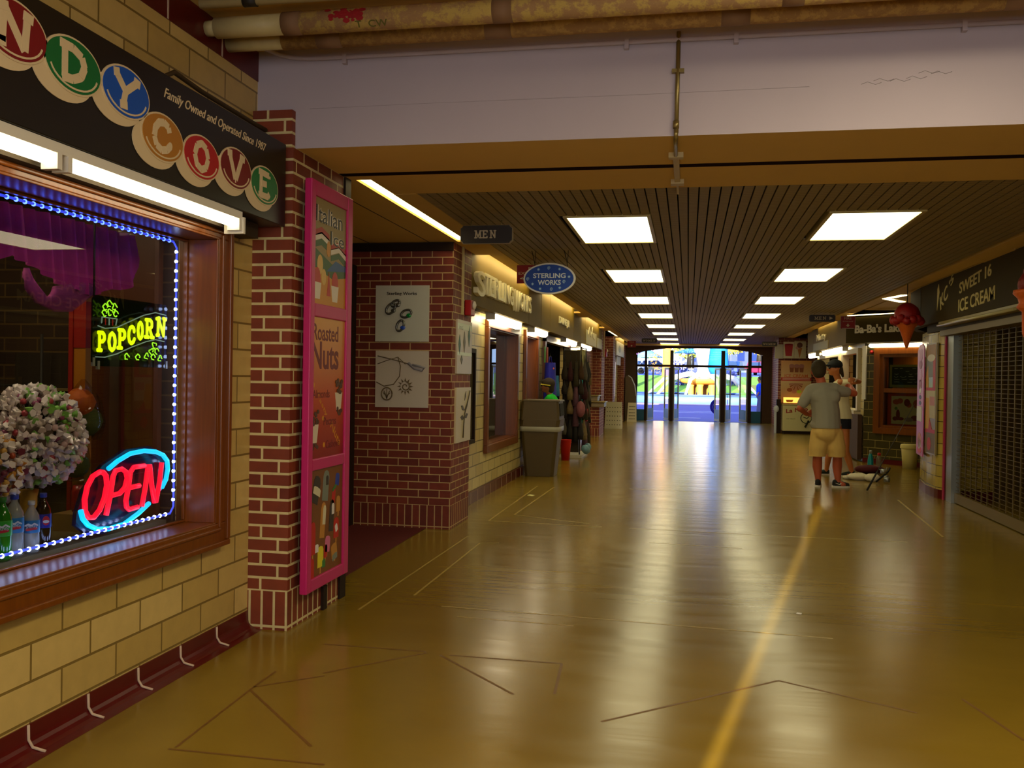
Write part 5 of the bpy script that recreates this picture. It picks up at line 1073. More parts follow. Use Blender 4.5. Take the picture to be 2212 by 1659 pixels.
# ice cream cones hanging over the shop fronts
m_scoop = M('red_scoop', (150, 16, 10), .5, bump=.5, nscale=45); m_wafer = M('orange_wafer', (200, 90, 18), .5, bump=.6, nscale=60); m_scoop2 = M('dark_red_scoop', (120, 20, 14), .5, bump=.5, nscale=45)
cx, cy = 2.83, 12.9
t = thing('cone_sign', 'big hanging plastic cone with a red scoop in front of the diagonal wall', 'sign', (cx, cy, 1.97), 'hanging cone signs')
b = B(m_scoop); b.ball((cx, cy, 2.405), .165, 20, 0, (1, 1, 1.05), .004)
for k in range(14): a = k*2*math.pi/14; b.ball((cx+.165*math.cos(a), cy+.165*math.sin(a), 2.345+.02*math.sin(k*2.3)), .06, 8, 0, (1, 1, .95), .003)
b.obj('scoop', t, smooth=True)
b = B(m_wafer); b.lathe([(.012, 0), (.03, .05), (.055, .14), (.10, .27), (.128, .30), (.135, .31), (.14, .35)], (cx, cy, 1.975), 20); b.obj('cone', t, smooth=True)
b = B(m_pipedark); b.cyl((cx, cy, 2.55), (cx, cy, 2.83), .006, n=6); b.obj('hanging_rod', t)
cx, cy = 2.935, 8.72
t = thing('cone_sign', 'hanging plastic cone with orange wafer cut by the right picture edge', 'sign', (cx, cy, 1.9), 'hanging cone signs')
b = B(m_scoop2); b.ball((cx, cy, 2.39), .115, 16, 0, (1, 1, 1.1), .005); b.ball((cx+.02, cy, 2.50), .09, 14, 0, (1, 1, 1), .005); b.obj('scoop', t, smooth=True)
b = B(m_wafer); b.lathe([(.06, 0), (.07, .03), (.075, .22), (.10, .24), (.12, .26), (.10, .30), (.11, .34), (.148, .38), (.145, .41)], (cx, cy, 1.93), 20); b.obj('cone', t, smooth=True)
B(m_pipedark).cyl((cx, cy, 2.55), (cx, cy, 2.83), .006, n=6).obj('hanging_rod', t)
# posters on the rounded column
m_ppink = mm((186, 50, 110), .35)
t = thing('poster', 'narrow pink poster wrapping the back edge of the yellow tiled column', 'poster', (3.26, 13.85, .5), 'posters on the tiled column')
CA, CB = Vector((3.235, 13.5, 0)), Vector((3.31, 14.18, 0)); cu = (CA-CB).normalized(); cl = (CB-CA).length
b = B(m_ppink); b.prism([(0, .5), (cl, .5), (cl, 2.02), (cl*.75, 2.07), (cl*.25, 2.06), (0, 1.98)], CB + Vector((-.03, 0, 0)), cu, Z, .012); b.obj('board', t)
o_ = CB + Vector((-.031, 0, 0))
b = B(mm((200, 130, 170)), mm((150, 40, 50)), mm((206, 30, 40)), mm((30, 24, 24)), mm((220, 210, 190)), mm((200, 110, 40)))
for mi, z, rx_, rz_ in ((0, 1.92, .2, .09), (1, 1.78, .17, .06), (0, 1.62, .18, .09), (1, 1.5, .16, .07), (4, 1.42, .1, .05), (3, 1.32, .12, .03), (3, 1.24, .12, .03), (5, .72, .2, .1), (4, .66, .16, .08), (2, .58, .22, .05)): b.ell(o_ + cu*(cl*.5) + Z*z, cu, Z, rx_, rz_, .014, 16, mi)
b.obj('treat_picture', t)
B(mm((214, 206, 180))).prism([(.03, .98), (cl*.8, .98), (cl*.8, 1.19), (.03, 1.19)], o_, cu, Z, .016).obj('price_label', t)
t = thing('poster', 'tall food poster with yellow and grey panels on the front of the tiled column', 'poster', (3.22, 13.2, .5), 'posters on the tiled column')
B(mm((150, 130, 70), .2)).box(3.215, 3.24, 12.95, 13.47, .56, 2.06).obj('board', t)
b = B(mm((176, 130, 50)), mm((120, 120, 110)), mm((190, 40, 26)), mm((206, 150, 20)), mm((190, 30, 60)), mm((190, 176, 130)), mm((190, 120, 110)), mm((110, 90, 50)), mm((226, 216, 190)))
def cp(y0, y1, z0, z1, mi, d=.002): b.prism([(0, 0), (y1-y0, 0), (y1-y0, z1-z0), (0, z1-z0)], (3.215, y1, z0), UR, Z, d, mi)
cp(12.98, 13.45, 1.86, 2.04, 0); cp(12.98, 13.45, 1.60, 1.86, 1); cp(12.98, 13.1, 1.46, 1.86, 2, .003); b.prism([(0, 0), (.12, 0), (.1, .3), (0, .2)], (3.215, 13.45, 1.46), UR, Z, .003, 3); cp(12.98, 13.45, 1.42, 1.46, 4, .003); cp(12.98, 13.45, 1.05, 1.42, 5); cp(13.0, 13.25, 1.22, 1.34, 6, .003); b.prism([(0, 0), (.3, 0), (.22, .1), (.16, .42), (0, .42)], (3.215, 13.45, .90), UR, Z, .003, 3); b.prism([(.16, 0), (.34, 0), (.2, .14)], (3.215, 13.45, .90), UR, Z, .004, 2); cp(12.98, 13.45, .85, .90, 4, .003); cp(12.98, 13.45, .58, .85, 7)
b.ell((3.215, 13.2, 1.86), UR, Z, .2, .05, .004, 16, 8); b.ell((3.215, 13.25, .70), UR, Z, .1, .09, .004, 16, 2)
b.obj('picture_panel', t)
# ---------------- diagonal wall: lettering, window, chalkboard, menu poster
t = thing('shop_sign', "white lettering starting Ba-Ba's Lake on the diagonal olive fascia", 'sign', dg(.3, 2.4, .25), 'shop signs')
B(M('white_sign_letters', (226, 220, 196), .4)).text("Ba-Ba's Lake", dg(.45, 2.53, .24), DG, Z, 1.0, .16, .012, bold=.035).obj('lettering', t)
t = thing('shop_window', 'oak framed window of the diagonal olive wall with menus behind it', 'window', dg(1.1, .6, .05), 'oak framed shop windows')
b = B(m_oak)
for s0, s1, z0, z1, o1 in ((.24, .36, .57, 2.17, .06), (1.92, 2.04, .57, 2.17, .06), (.36, 1.92, .57, .68, .06), (.36, 1.92, 2.06, 2.17, .06), (.36, .42, .68, 2.06, .02), (.42, 1.86, 2.0, 2.06, .02), (1.86, 1.92, .68, 2.06, .02), (.42, 1.86, .68, .73, .02), (.42, 1.86, 1.34, 1.42, .0)): dbox(b, s0, s1, z0, z1, -.14, o1)
b.obj('casing', t)
b = B(m_win); b.face([dg(.42, .73, -.02), dg(1.86, .73, -.02), dg(1.86, 2.0, -.02), dg(.42, 2.0, -.02)]); b.obj('glass', t)
b = B(wood('golden_oak_panel', (170, 104, 20), (130, 72, 10))); dbox(b, .3, 2.0, .6, 2.16, -.5, -.46); b.obj('back_panel', t)
lamp('diag_window_lamp', 'AREA', dg(1.1, 2.1, -.2), 5, (1.0, .7, .25), size=.3)  # unseen lamp assumed behind the glass, lighting the oak panel
t = thing('chalkboard', 'green chalk menu board behind the window of the diagonal wall', 'board', dg(.9, 1.43, -.1))
b = B(M('pale_green_frame', (130, 124, 50), .5)); dbox(b, .48, 1.5, 1.44, 1.86, -.12, -.09); b.obj('frame', t)
b = B(M('chalk_green', (42, 44, 18), .6)); dbox(b, .53, 1.30, 1.49, 1.82, -.09, -.085); b.obj('slate', t)
b = B(mm((176, 180, 140)))
for k in range(6):
    s = .58
    while s < 1.2:
        w_ = random.uniform(.04, .12)
        if random.random() < .75: b.strokes([[(s, 1.79-.05*k), (s+w_*.5, 1.785-.05*k+random.uniform(-.012, .012)), (s+w_, 1.79-.05*k)]], .006, dg(0, 0, -.084), DG, Z, d=.001)
        s += w_ + .05
b.obj('chalk_writing', t)
t = thing('menu_poster', 'pale fruit picture poster with orange border under the chalkboard', 'poster', dg(.9, .68, -.1))
b = B(mm((176, 60, 16))); dbox(b, .44, 1.6, .72, 1.33, -.12, -.1); b.obj('border', t)
b = B(mm((196, 176, 120))); dbox(b, .52, 1.55, .76, 1.28, -.1, -.095); b.obj('sheet', t)
b = B(mm((176, 80, 40)), mm((120, 40, 20)), mm((100, 120, 40)), mm((150, 120, 110)))
for s, z, a_, c_, mi in ((.62, 1.17, .07, .05, 0), (.70, 1.19, .06, .05, 0), (.62, 1.05, .03, .03, 2), (.84, 1.16, .06, .07, 1), (.88, 1.12, .05, .05, 0), (1.04, 1.14, .08, .08, 0), (.66, .93, .04, .1, 1), (.60, .86, .05, .04, 1), (.72, .86, .06, .03, 1), (.88, .85, .09, .04, 3), (1.0, .88, .08, .05, 1)): b.ell(dg(s, z, -.095), DG, Z, a_, c_, .003+.0004*mi, 14, mi)
b.obj('fruit_picture', t)
b = B(m_white); dbox(b, -.03, .05, 1.2, 2.22, -.02, .03); struct(b, 'trim_window_jamb_right')
alarm_o = B(m_alarm).ball(dg(.17, 2.1, .03), .04, 10, 0, (1, 1, .9)); alarm_o.obj('alarm_bell', None, 'small red alarm bell high on the olive wall left of the oak window', 'alarm', smooth=True)
# right shop windows beyond
t = thing('shop_window', 'pale framed serving window with red lights behind the two people', 'window', (3.33, 20, .95), 'serving windows')
b = B(M('cream_frame', (200, 186, 150), .5)); b.box(3.26, 3.4, 18.95, 19.1, .95, 2.2); b.box(3.26, 3.4, 20.8, 20.95, .95, 2.2); b.box(3.26, 3.4, 19.1, 20.8, 2.1, 2.2); b.box(3.2, 3.5, 18.95, 20.95, .90, .97); b.obj('casing', t)
b = B(M('lit_red_sign', (200, 20, 20), .5, emit=.7, ecol=(220, 10, 16))); b.box(3.6, 3.62, 19.4, 20.3, 1.62, 2.0); b.obj('red_sign', t)
b = B(mm((20, 40, 190))); b.box(3.6, 3.62, 19.5, 19.9, 1.3, 1.5); b.obj('blue_notice', t)
b = B(m_darkwall); b.box(3.22, 3.30, 18.6, 20.9, .03, .9); b.obj('counter_front', t)
t = thing('shop_window', 'pale framed serving window farther along behind the man', 'window', (3.33, 22.5, .95), 'serving windows')
b = B(M('cream_frame')); b.box(3.26, 3.4, 21.25, 21.4, .95, 2.2); b.box(3.26, 3.4, 24.2, 24.35, .95, 2.2); b.box(3.26, 3.4, 21.4, 24.2, 2.1, 2.2); b.box(3.2, 3.5, 21.25, 24.35, .90, .97); b.obj('casing', t)
b = B(M('lit_white_case', (230, 226, 210), .4, emit=1.2)); b.box(3.5, 3.52, 21.6, 21.9, 1.0, 2.1); b.obj('lit_case', t)
lamp('nut_shop_lamp', 'AREA', (4.3, 21.5, 2.6), 40, (1.0, .88, .5), size=.8)  # added unseen lamp brightening the shop inside the serving windows
t = thing('shop_sign', 'pale Nutty lettering on the grey olive fascia right of the restroom sign', 'sign', (3.11, 23, 2.4), 'shop signs')
B(M('pale_sign2', (150, 138, 70), .5)).box(3.098, 3.11, 21.8, 24.3, 2.30, 2.48).obj('board', t); B(m_raised).text('Nutty', (3.11, 22.9, 2.58), UR, Z, 1.6, .2, .02, bold=.01).obj('lettering', t)
# ice cream freezer, posters and sign pictures by the right far pier
t = thing('freezer', 'white chest freezer with red lettering below the ice cream poster', 'freezer', (3.3, 28.0, 0))
B(M('freezer_white', (206, 196, 140), .35)).box(2.72, 3.95, 27.75, 28.2, .08, .84).obj('body', t, bevel=.02)
B(m_dark).box(2.76, 3.9, 27.8, 28.2, 0, .08).obj('plinth', t); B(M('freezer_lid', (190, 170, 110), .2)).box(2.71, 3.96, 27.74, 28.22, .84, .88).obj('lid', t)
b = B(mm((150, 16, 26))); b.text('La Nuo', (3.12, 27.75, .70), Vector((.98, 0, .12)), Z, .62, .12, .004, bold=.02); b.obj('lettering', t)
b = B(mm((40, 44, 14))); b.tube([(3.38+.15*math.cos(a), 27.745, .47+.15*math.sin(a)) for a in [2*math.pi*i/18 for i in range(19)]], .012, 5); b.tube([(3.45, 27.745, .40), (3.35, 27.745, .2)], .03, 6); b.tube([(3.3, 27.745, .5), (3.4, 27.745, .46), (3.46, 27.745, .52)], .012, 5); b.text('ICE CREAM', (2.95, 27.75, .44), X, Z, .24, .03, .003); b.obj('emblem', t)
t = thing('poster', 'tall orange ICE CREAM poster above the white freezer', 'poster', (3.13, 28.2, .9), 'ice cream posters')
B(grad('poster_peach', [(0, (150, 96, 50)), (.5, (206, 176, 120)), (1, (214, 150, 60))], .9, 2.15)).box(2.70, 3.56, 28.20, 28.25, .9, 2.15).obj('board', t)
b = B(mm((200, 90, 30)), mm((180, 24, 16)), mm((140, 76, 30)), mm((170, 110, 90)), mm((160, 190, 30)), mm((220, 200, 170)))
b.text('ICE CREAM', (3.13, 28.2, 1.70), X, Z, .66, .085, .004, 0, bold=.015); b.prism([(0, 0), (.86, 0), (.86, .1), (0, .1)], (2.70, 28.2, 1.55), X, Z, .003, 1)
for k in range(2): b.prism([(0, 0), (.78, 0), (.78, .012), (0, .012)], (2.74, 28.2, 1.575+.04*k), X, Z, .005, 5)
for k in range(3): b.prism([(-.05, 0), (.05, 0), (.065, .16), (-.065, .16)], (3.0+.14*k, 28.2, 1.80), X, Z, .004, 2); b.ell((3.0+.14*k, 28.2, 1.99), X, Z, .075, .06, .006, 14, 3)
for k in range(9): a = math.pi*(k+.5)/9; b.prism([(0, 0), (.2*math.cos(a-.12), -.22*math.sin(a-.12)), (.2*math.cos(a+.12), -.22*math.sin(a+.12))], (3.13, 28.2, 1.48), X, Z, .004+.0003*k, 2 if k % 2 else 3)
b.ell((2.95, 28.2, 1.28), X, Z, .08, .06, .006, 14, 2); b.ell((3.08, 28.2, 1.23), X, Z, .07, .055, .006, 14, 3); b.ell((3.22, 28.2, 1.23), X, Z, .07, .05, .006, 14, 4)
b.obj('ice_cream_picture', t)
t = thing('menu_light_box', 'small glowing orange picture box on the freezer top', 'sign', (2.95, 27.9, .88))
B(M('lit_amber_picture', (255, 200, 90), .4, emit=1.6, ecol=(255, 190, 80))).box(2.76, 3.45, 27.98, 28.02, .89, 1.06).obj('picture', t); B(mm((170, 60, 16))).box(2.74, 3.47, 27.97, 28.03, .88, .90).obj('base', t)
b = B(mm((214, 110, 20))); b.prism([(-.08, 0), (.08, 0), (.11, .07), (-.11, .07)], (2.93, 27.98, .92), X, Z, .003); b.obj('bowl_picture', t)
t = thing('sign_picture', 'square white picture of a red paper cup above the freezer poster', 'sign', (2.88, 28.1, 2.2), 'pictures above the freezer')
B(mm((216, 206, 170))).box(2.74, 3.04, 28.05, 28.1, 2.21, 2.70).obj('board', t); B(mm((176, 16, 20))).prism([(-.09, -.18), (.09, -.18), (.12, .16), (-.12, .16)], (2.89, 28.05, 2.46), X, Z, .004).ell((2.89, 28.05, 2.62), X, Z, .12, .02, .004, 16).obj('cup_picture', t)
t = thing('sign_picture', 'square white picture of a scoop cone right of the red cup picture', 'sign', (3.2, 28.1, 2.2), 'pictures above the freezer')
B(mm((216, 206, 170))).box(3.05, 3.38, 28.05, 28.1, 2.21, 2.72).obj('board', t)
b = B(mm((190, 120, 60)), mm((110, 60, 40)), mm((206, 150, 130))); b.prism([(-.07, .06), (.07, .06), (.0, -.24)], (3.2, 28.05, 2.46), X, Z, .004); b.ell((3.2, 28.05, 2.60), X, Z, .08, .08, .006, 16, 1); b.ell((3.14, 28.05, 2.52), X, Z, .06, .05, .005, 14, 2); b.obj('cone_picture', t)
B(mm((196, 190, 170))).box(2.50, 2.73, 28.05, 28.1, 2.20, 2.62).obj('sign_picture', None, 'plain pale sign square left of the red cup picture', 'sign', 'pictures above the freezer')
t = thing('stand', 'dark narrow stand with a pale cloth left of the white freezer', 'stand', (2.6, 28.0, 0))
B(m_dark).box(2.56, 2.68, 27.9, 28.1, 0, 1.0).obj('post', t); B(M('pale_blue_cloth', (190, 196, 206), .8)).ball((2.55, 27.9, .72), .08, 10, 0, (1, .6, 1.3)).box(2.5, 2.56, 27.88, 27.95, 0, .7).obj('cloth', t)
# things on the floor by the diagonal wall
t = thing('pail', 'cream plastic pail on the floor against the diagonal olive wall', 'pail', (3.86, 17.5, 0))
pc = (3.88, 17.30, 0)
B(M('pail_cream', (206, 190, 110), .4)).lathe([(.115, 0), (.14, .36), (.135, .365), (.12, .35)], pc, 20).obj('body', t, smooth=True)
B(M('pail_cream')).lathe([(.155, .36), (.158, .37), (.155, .42), (.14, .435), (.0, .44)], pc, 20).obj('lid', t)
t.location = pc
for c in t.children: c.data.transform(Matrix.Translation(Vector((3.86, 17.5, 0)) - Vector(pc)))
t = thing('drink_bottle', 'teal metal flask standing by the olive wall', 'bottle', (3.15, 16.9, 0), 'bottles on the floor')
B(M('teal_enamel', (10, 130, 130), .3)).lathe([(.05, 0), (.052, .02), (.05, .16), (.035, .24), (.024, .28)], (3.15, 16.9, .0), 16).obj('body', t, smooth=True); B(m_steel).lathe([(.024, .28), (.024, .33), (.02, .335)], (3.15, 16.9, 0), 12).obj('cap', t)
t = thing('drink_bottle', 'clear sports bottle with red cap right of the teal flask', 'bottle', (3.29, 16.9, 0), 'bottles on the floor')
B(M('clear_plastic_dim', (120, 110, 80), .1, alpha=.6)).lathe([(.045, 0), (.047, .02), (.045, .10), (.048, .13), (.045, .2), (.025, .25)], (3.29, 16.9, 0), 16).obj('body', t, smooth=True); B(mm((190, 40, 20), .4)).lathe([(.028, .25), (.028, .29), (.02, .295)], (3.29, 16.9, 0), 12).obj('cap', t)
B(M('maroon_canvas', (80, 10, 16), .8, noise=.3, nscale=20)).ball((3.0, 16.15, .07), .2, 16, 0, (1.25, .7, .36), .006).obj('canvas_bag', None, 'low maroon canvas bag lying behind the white towel', 'bag', smooth=True)
b = B(M('white_terry', (222, 214, 180), .9, noise=.1, nscale=30, bump=.4))
b.ball((2.62, 15.0, .05), .14, 16, 0, (1.2, .8, .42), .008); b.ball((2.80, 14.85, .055), .13, 14, 0, (.9, .8, .5), .008); b.ball((2.48, 15.08, .03), .08, 12, 0, (1, .7, .4), .006)
b.obj('towel', None, 'crumpled white towel on the floor by the maroon bag', 'towel', smooth=True)
t = thing('fishing_rod', 'long dark rod with a reel leaning up to the oak window', 'rod', (2.5, 13.45, 0))
A0, A1 = Vector((2.47, 13.45, .02)), Vector((4.0, 17.55, 1.14))
B(m_black).tube([A0, A0.lerp(A1, .17)], .014, 8).obj('grip', t); B(M('rod_black', (34, 28, 16), .4)).tube([A0.lerp(A1, .17), A0.lerp(A1, .6), A1], [.009, .007, .005], 6).obj('shaft', t)
rp = A0.lerp(A1, .2)
b = B(m_steel); b.cyl(rp + Vector((.03, 0, -.03)), rp + Vector((.10, 0, -.03)), .035, n=14); b.tube([rp, rp + Vector((.06, 0, -.03))], .008, 6); b.tube([rp + Vector((.1, 0, -.03)), rp + Vector((.12, .02, .03))], .006, 6); b.obj('reel', t)
t = thing('fishing_rod', 'short dark rod end with a reel lying across the white towel', 'rod', (2.95, 14.6, 0))
B(m_black).tube([(2.80, 14.55, .03), (3.0, 14.75, .16), (3.08, 15.0, .2)], .014, 8).obj('grip', t)
b = B(m_steel); b.cyl((2.93, 14.62, .06), (2.99, 14.58, .06), .04, n=14); b.tube([(2.92, 14.6, .1), (2.98, 14.6, .12)], .01, 6); b.obj('reel', t)
B(mm((220, 214, 196))).hexa([(.71,6.17,.001),(.74,6.16,.001),(.75,6.19,.001),(.72,6.2,.001),(.71,6.17,.004),(.74,6.16,.004),(.75,6.19,.004),(.72,6.2,.004)]).obj('paper_scrap', None, 'tiny white paper scrap on the open floor right of the sun streak', 'litter')
B(mm((220, 214, 150))).hexa([(-2.0,11.55,.001),(-1.93,11.5,.001),(-1.91,11.58,.001),(-1.98,11.62,.001),(-2.0,11.55,.005),(-1.93,11.5,.005),(-1.91,11.58,.005),(-1.98,11.62,.005)]).obj('paper_scrap', None, 'tiny pale paper scrap on the floor in front of the grey litter bin', 'litter')
# ================================================================ PEOPLE
def limbs(name, parent, mat, caps, balls=(), vox=.0075, smooth=5, cut=None):   # union of tapered limbs grown into one continuous surface
    b = B(mat)
    for p0, r0, p1, r1 in caps:
        p0, p1 = Vector(p0), Vector(p1); t = (p1-p0).normalized(); L = (p1-p0).length
        pts = [p0 - t*r0*math.cos(a) for a in (.25, .7, 1.15)] + [p0, p1] + [p1 + t*r1*math.cos(a) for a in (1.15, .7, .25)]
        rs = [r0*math.sin(a) for a in (.25, .7, 1.15)] + [r0, r1] + [r1*math.sin(a) for a in (1.15, .7, .25)]
        b.tube(pts, rs, 14)
    for c, r, sc in balls: b.ball(c, r, 16, 0, sc)
    o = b.obj(name, parent)
    m = o.modifiers.new('r', 'REMESH'); m.mode = 'VOXEL'; m.voxel_size = vox
    m = o.modifiers.new('s', 'SMOOTH'); m.factor = .5; m.iterations = smooth
    dg = bpy.context.evaluated_depsgraph_get(); me = bpy.data.meshes.new_from_object(o.evaluated_get(dg))
    o.modifiers.clear(); old = o.data; o.data = me; bpy.data.meshes.remove(old)
    if cut is not None:   # a straight hem
        bm = bmesh.new(); bm.from_mesh(me); z = cut - wm(parent).translation.z
        bmesh.ops.bisect_plane(bm, geom=bm.verts[:]+bm.edges[:]+bm.faces[:], plane_co=(0, 0, z), plane_no=(0, 0, -1), clear_outer=True); bm.to_mesh(me); bm.free()
    for p in me.polygons: p.use_smooth = True
    if not me.materials: me.materials.append(mat)
    return o
def hand(w, d, n, k=1.0, curl=.5, thumb=1):   # palm and five curled fingers; w wrist, d pointing direction, n palm normal
    w, d, n = Vector(w), Vector(d).normalized(), Vector(n).normalized(); s = d.cross(n).normalized()*thumb; n = s.cross(d).normalized()*thumb
    C = [(w, .026*k, w + d*.03*k, .027*k)]
    for i, (off, l) in enumerate(((.030, .072), (.010, .082), (-.010, .076), (-.029, .06))):
        k0 = w + d*.085*k + s*off*k; C.append((w + d*.02*k + s*off*.7*k, .015*k, k0, .0125*k))
        d1 = (d*math.cos(curl) + n*math.sin(curl)); d2 = (d*math.cos(curl*2.2) + n*math.sin(curl*2.2))
        k1 = k0 + d1*l*.5*k; C += [(k0, .0105*k, k1, .0095*k), (k1, .0095*k, k1 + d2*l*.5*k, .008*k)]
    t0 = w + d*.025*k + s*.028*k; t1 = t0 + (d*.6 + s*.7 + n*.35).normalized()*.04*k; C += [(t0, .014*k, t1, .0115*k), (t1, .0115*k, t1 + (d*.8 + s*.2 + n*.5).normalized()*.034*k, .009*k)]
    return C
m_skin = M('sunburnt_skin', (176, 84, 50), .55, noise=.08, nscale=12); m_skin2 = M('tanned_skin', (196, 120, 64), .5, noise=.06, nscale=12); m_skin3 = M('child_skin', (150, 92, 56), .5)
m_hair = M('dark_brown_hair', (52, 40, 14), .8, noise=.4, nscale=60); m_eye = M('eye_dark', (20, 14, 10), .2); m_lip = M('lips', (150, 60, 50), .5)
# ---- man in grey T-shirt, seen from behind
t = thing('person', 'person in grey T-shirt and khaki shorts with the back turned, embracing the other', 'person', (1.97, 13.8, 0))
HM = Vector((1.845, 13.83, 1.685))
caps = [((1.99, 13.80, .88), .15, (1.96, 13.80, 1.05), .155), ((1.96, 13.81, 1.05), .15, (1.92, 13.81, 1.28), .15), ((1.75, 13.80, 1.40), .075, (2.06, 13.80, 1.415), .075), ((1.90, 13.80, 1.40), .08, (1.875, 13.81, 1.55), .062), ((1.875, 13.81, 1.53), .062, HM + Vector((0, -.01, -.06)), .066),
 ((1.72, 13.80, 1.40), .062, (1.585, 13.76, 1.13), .046), ((1.585, 13.76, 1.13), .046, (1.71, 13.99, 1.04), .032), ((2.09, 13.80, 1.41), .064, (2.345, 13.88, 1.355), .05), ((2.345, 13.88, 1.355), .05, (2.36, 14.16, 1.43), .033),
 ((1.88, 13.80, .86), .115, (1.85, 13.78, .50), .075), ((1.85, 13.78, .50), .07, (1.845, 13.79, .42), .064), ((1.845, 13.79, .42), .066, (1.85, 13.82, .29), .068), ((1.85, 13.82, .29), .066, (1.865, 13.81, .08), .038), ((1.865, 13.81, .07), .04, (1.865, 13.90, .045), .035),
 ((2.06, 13.80, .86), .115, (2.115, 13.79, .50), .076), ((2.115, 13.79, .50), .07, (2.12, 13.80, .42), .064), ((2.12, 13.80, .42), .066, (2.125, 13.83, .29), .068), ((2.125, 13.83, .29), .066, (2.135, 13.81, .08), .038), ((2.135, 13.81, .07), .04, (2.21, 13.80, .045), .035)]
caps += hand((1.71, 13.99, 1.04), (.5, .8, .1), (.7, -.3, .6), 1.05, .6) + hand((2.36, 14.16, 1.43), (-.1, 1, .2), (-1, 0, .2), 1.05, .5, -1)
balls = [(HM, .114, (.88, 1.0, 1.16)), (HM + Vector((.03, .05, -.075)), .06, (1, 1.1, .8)), (HM + Vector((.045, .125, -.02)), .018, (.9, 1.2, 1.4)), (HM + Vector((-.10, .0, -.03)), .03, (.35, .7, 1.1)), (HM + Vector((.10, .012, -.025)), .03, (.35, .7, 1.1))]
limbs('body', t, m_skin, caps, balls)
limbs('hair', t, m_hair, [(HM + Vector((0, -.035, .03)), .106, HM + Vector((0, -.05, -.03)), .092)], [(HM + Vector((0, -.014, .03)), .121, (.9, 1.0, 1.04)), (HM + Vector((-.055, -.01, -.0)), .05, (.9, 1, 1.2)), (HM + Vector((.06, -.005, 0)), .045, (.9, 1, 1.2))])
b = B(m_eye); b.ball(HM + Vector((.075, .085, .005)), .012, 8); b.ball(HM + Vector((.005, .105, .005)), .012, 8); b.obj('eye', t)
B(m_lip).ball(HM + Vector((.045, .124, -.07)), .016, 8, 0, (1.4, .5, .5)).obj('mouth', t)
m_tee = M('grey_jersey', (146, 140, 122), .9, noise=.06, nscale=5, bump=.1)
limbs('t_shirt', t, m_tee, [((1.958, 13.80, .86), .205, (1.95, 13.80, 1.08), .195), ((1.95, 13.80, 1.08), .195, (1.92, 13.80, 1.30), .19), ((1.77, 13.80, 1.395), .10, (2.05, 13.80, 1.412), .10), ((1.88, 13.80, 1.40), .095, (1.885, 13.80, 1.455), .08), ((1.74, 13.80, 1.385), .092, (1.625, 13.77, 1.20), .078), ((2.07, 13.80, 1.395), .092, (2.235, 13.85, 1.375), .076)],
      [((1.95, 13.80, .90), .2, (1.12, .85, .5)), ((1.86, 13.72, 1.30), .12, (1, .8, 1)), ((2.02, 13.72, 1.30), .12, (1, .8, 1)), ((1.90, 13.74, 1.42), .085, (1.3, .7, .75)), ((1.83, 13.77, 1.43), .07, (1, 1, .8)), ((1.97, 13.77, 1.44), .07, (1, 1, .8)), ((1.95, 13.735, 1.43), .075, (1.2, .7, .8)), ((1.92, 13.765, 1.45), .085, (1.5, .9, .7))], .011, 8, .855)
m_khaki = M('khaki_cotton', (206, 170, 92), .9, noise=.1, nscale=9, bump=.25)
limbs('shorts', t, m_khaki, [((1.965, 13.80, .86), .19, (1.965, 13.80, .78), .19), ((1.88, 13.80, .78), .135, (1.85, 13.785, .56), .13), ((2.06, 13.80, .78), .135, (2.10, 13.79, .56), .134), ((1.85, 13.785, .60), .122, (1.842, 13.785, .42), .118), ((2.10, 13.79, .60), .126, (2.112, 13.79, .42), .122)], [((1.94, 13.70, .78), .12, (1.3, .8, 1))], .011, 5, .445)
m_shoe = M('black_mesh_shoe', (20, 18, 14), .7); m_sole = M('white_sole', (206, 200, 180), .6); m_sock = M('dark_sock', (40, 36, 30), .9)
def shoe(p, t_, ang, mat=m_shoe, k=1.0, sw=True):
    d = Vector((math.cos(ang), math.sin(ang), 0)); p = Vector(p); s = Vector((-d.y, d.x, 0))
    o = limbs('shoe', t_, mat, [(p - d*.05*k + Z*.075*k, .042*k, p - d*.045*k + Z*.045*k, .042*k), (p - d*.05*k + Z*.05*k, .042*k, p + d*.12*k + Z*.038*k, .036*k), (p + Z*.06*k, .045*k, p + d*.1*k + Z*.04*k, .038*k)], (), .008, 3)
    b = B(m_sole); pl = []
    for x, y in ((-.098, 0), (-.085, .036), (-.03, .042), (.06, .046), (.12, .042), (.155, .02), (.16, 0), (.155, -.02), (.12, -.042), (.06, -.046), (-.03, -.042), (-.085, -.036)): pl.append((x*k, y*k))
    b.prism(pl, p + Z*.001, d, s, .026*k); c = b.obj('sole', t_)
    for side in (-1, 1):
        if sw: b = B(m_sole); b.prism([(-.03, .01), (.0, -.006), (.07, .02), (.0, .006), (-.02, .018)], p + s*.046*side*k + Z*.05*k, d*side, Z, .004); b.obj('side_mark', t_)
shoe((1.865, 13.83, 0), t, math.radians(80)); shoe((2.145, 13.81, 0), t, math.radians(8))
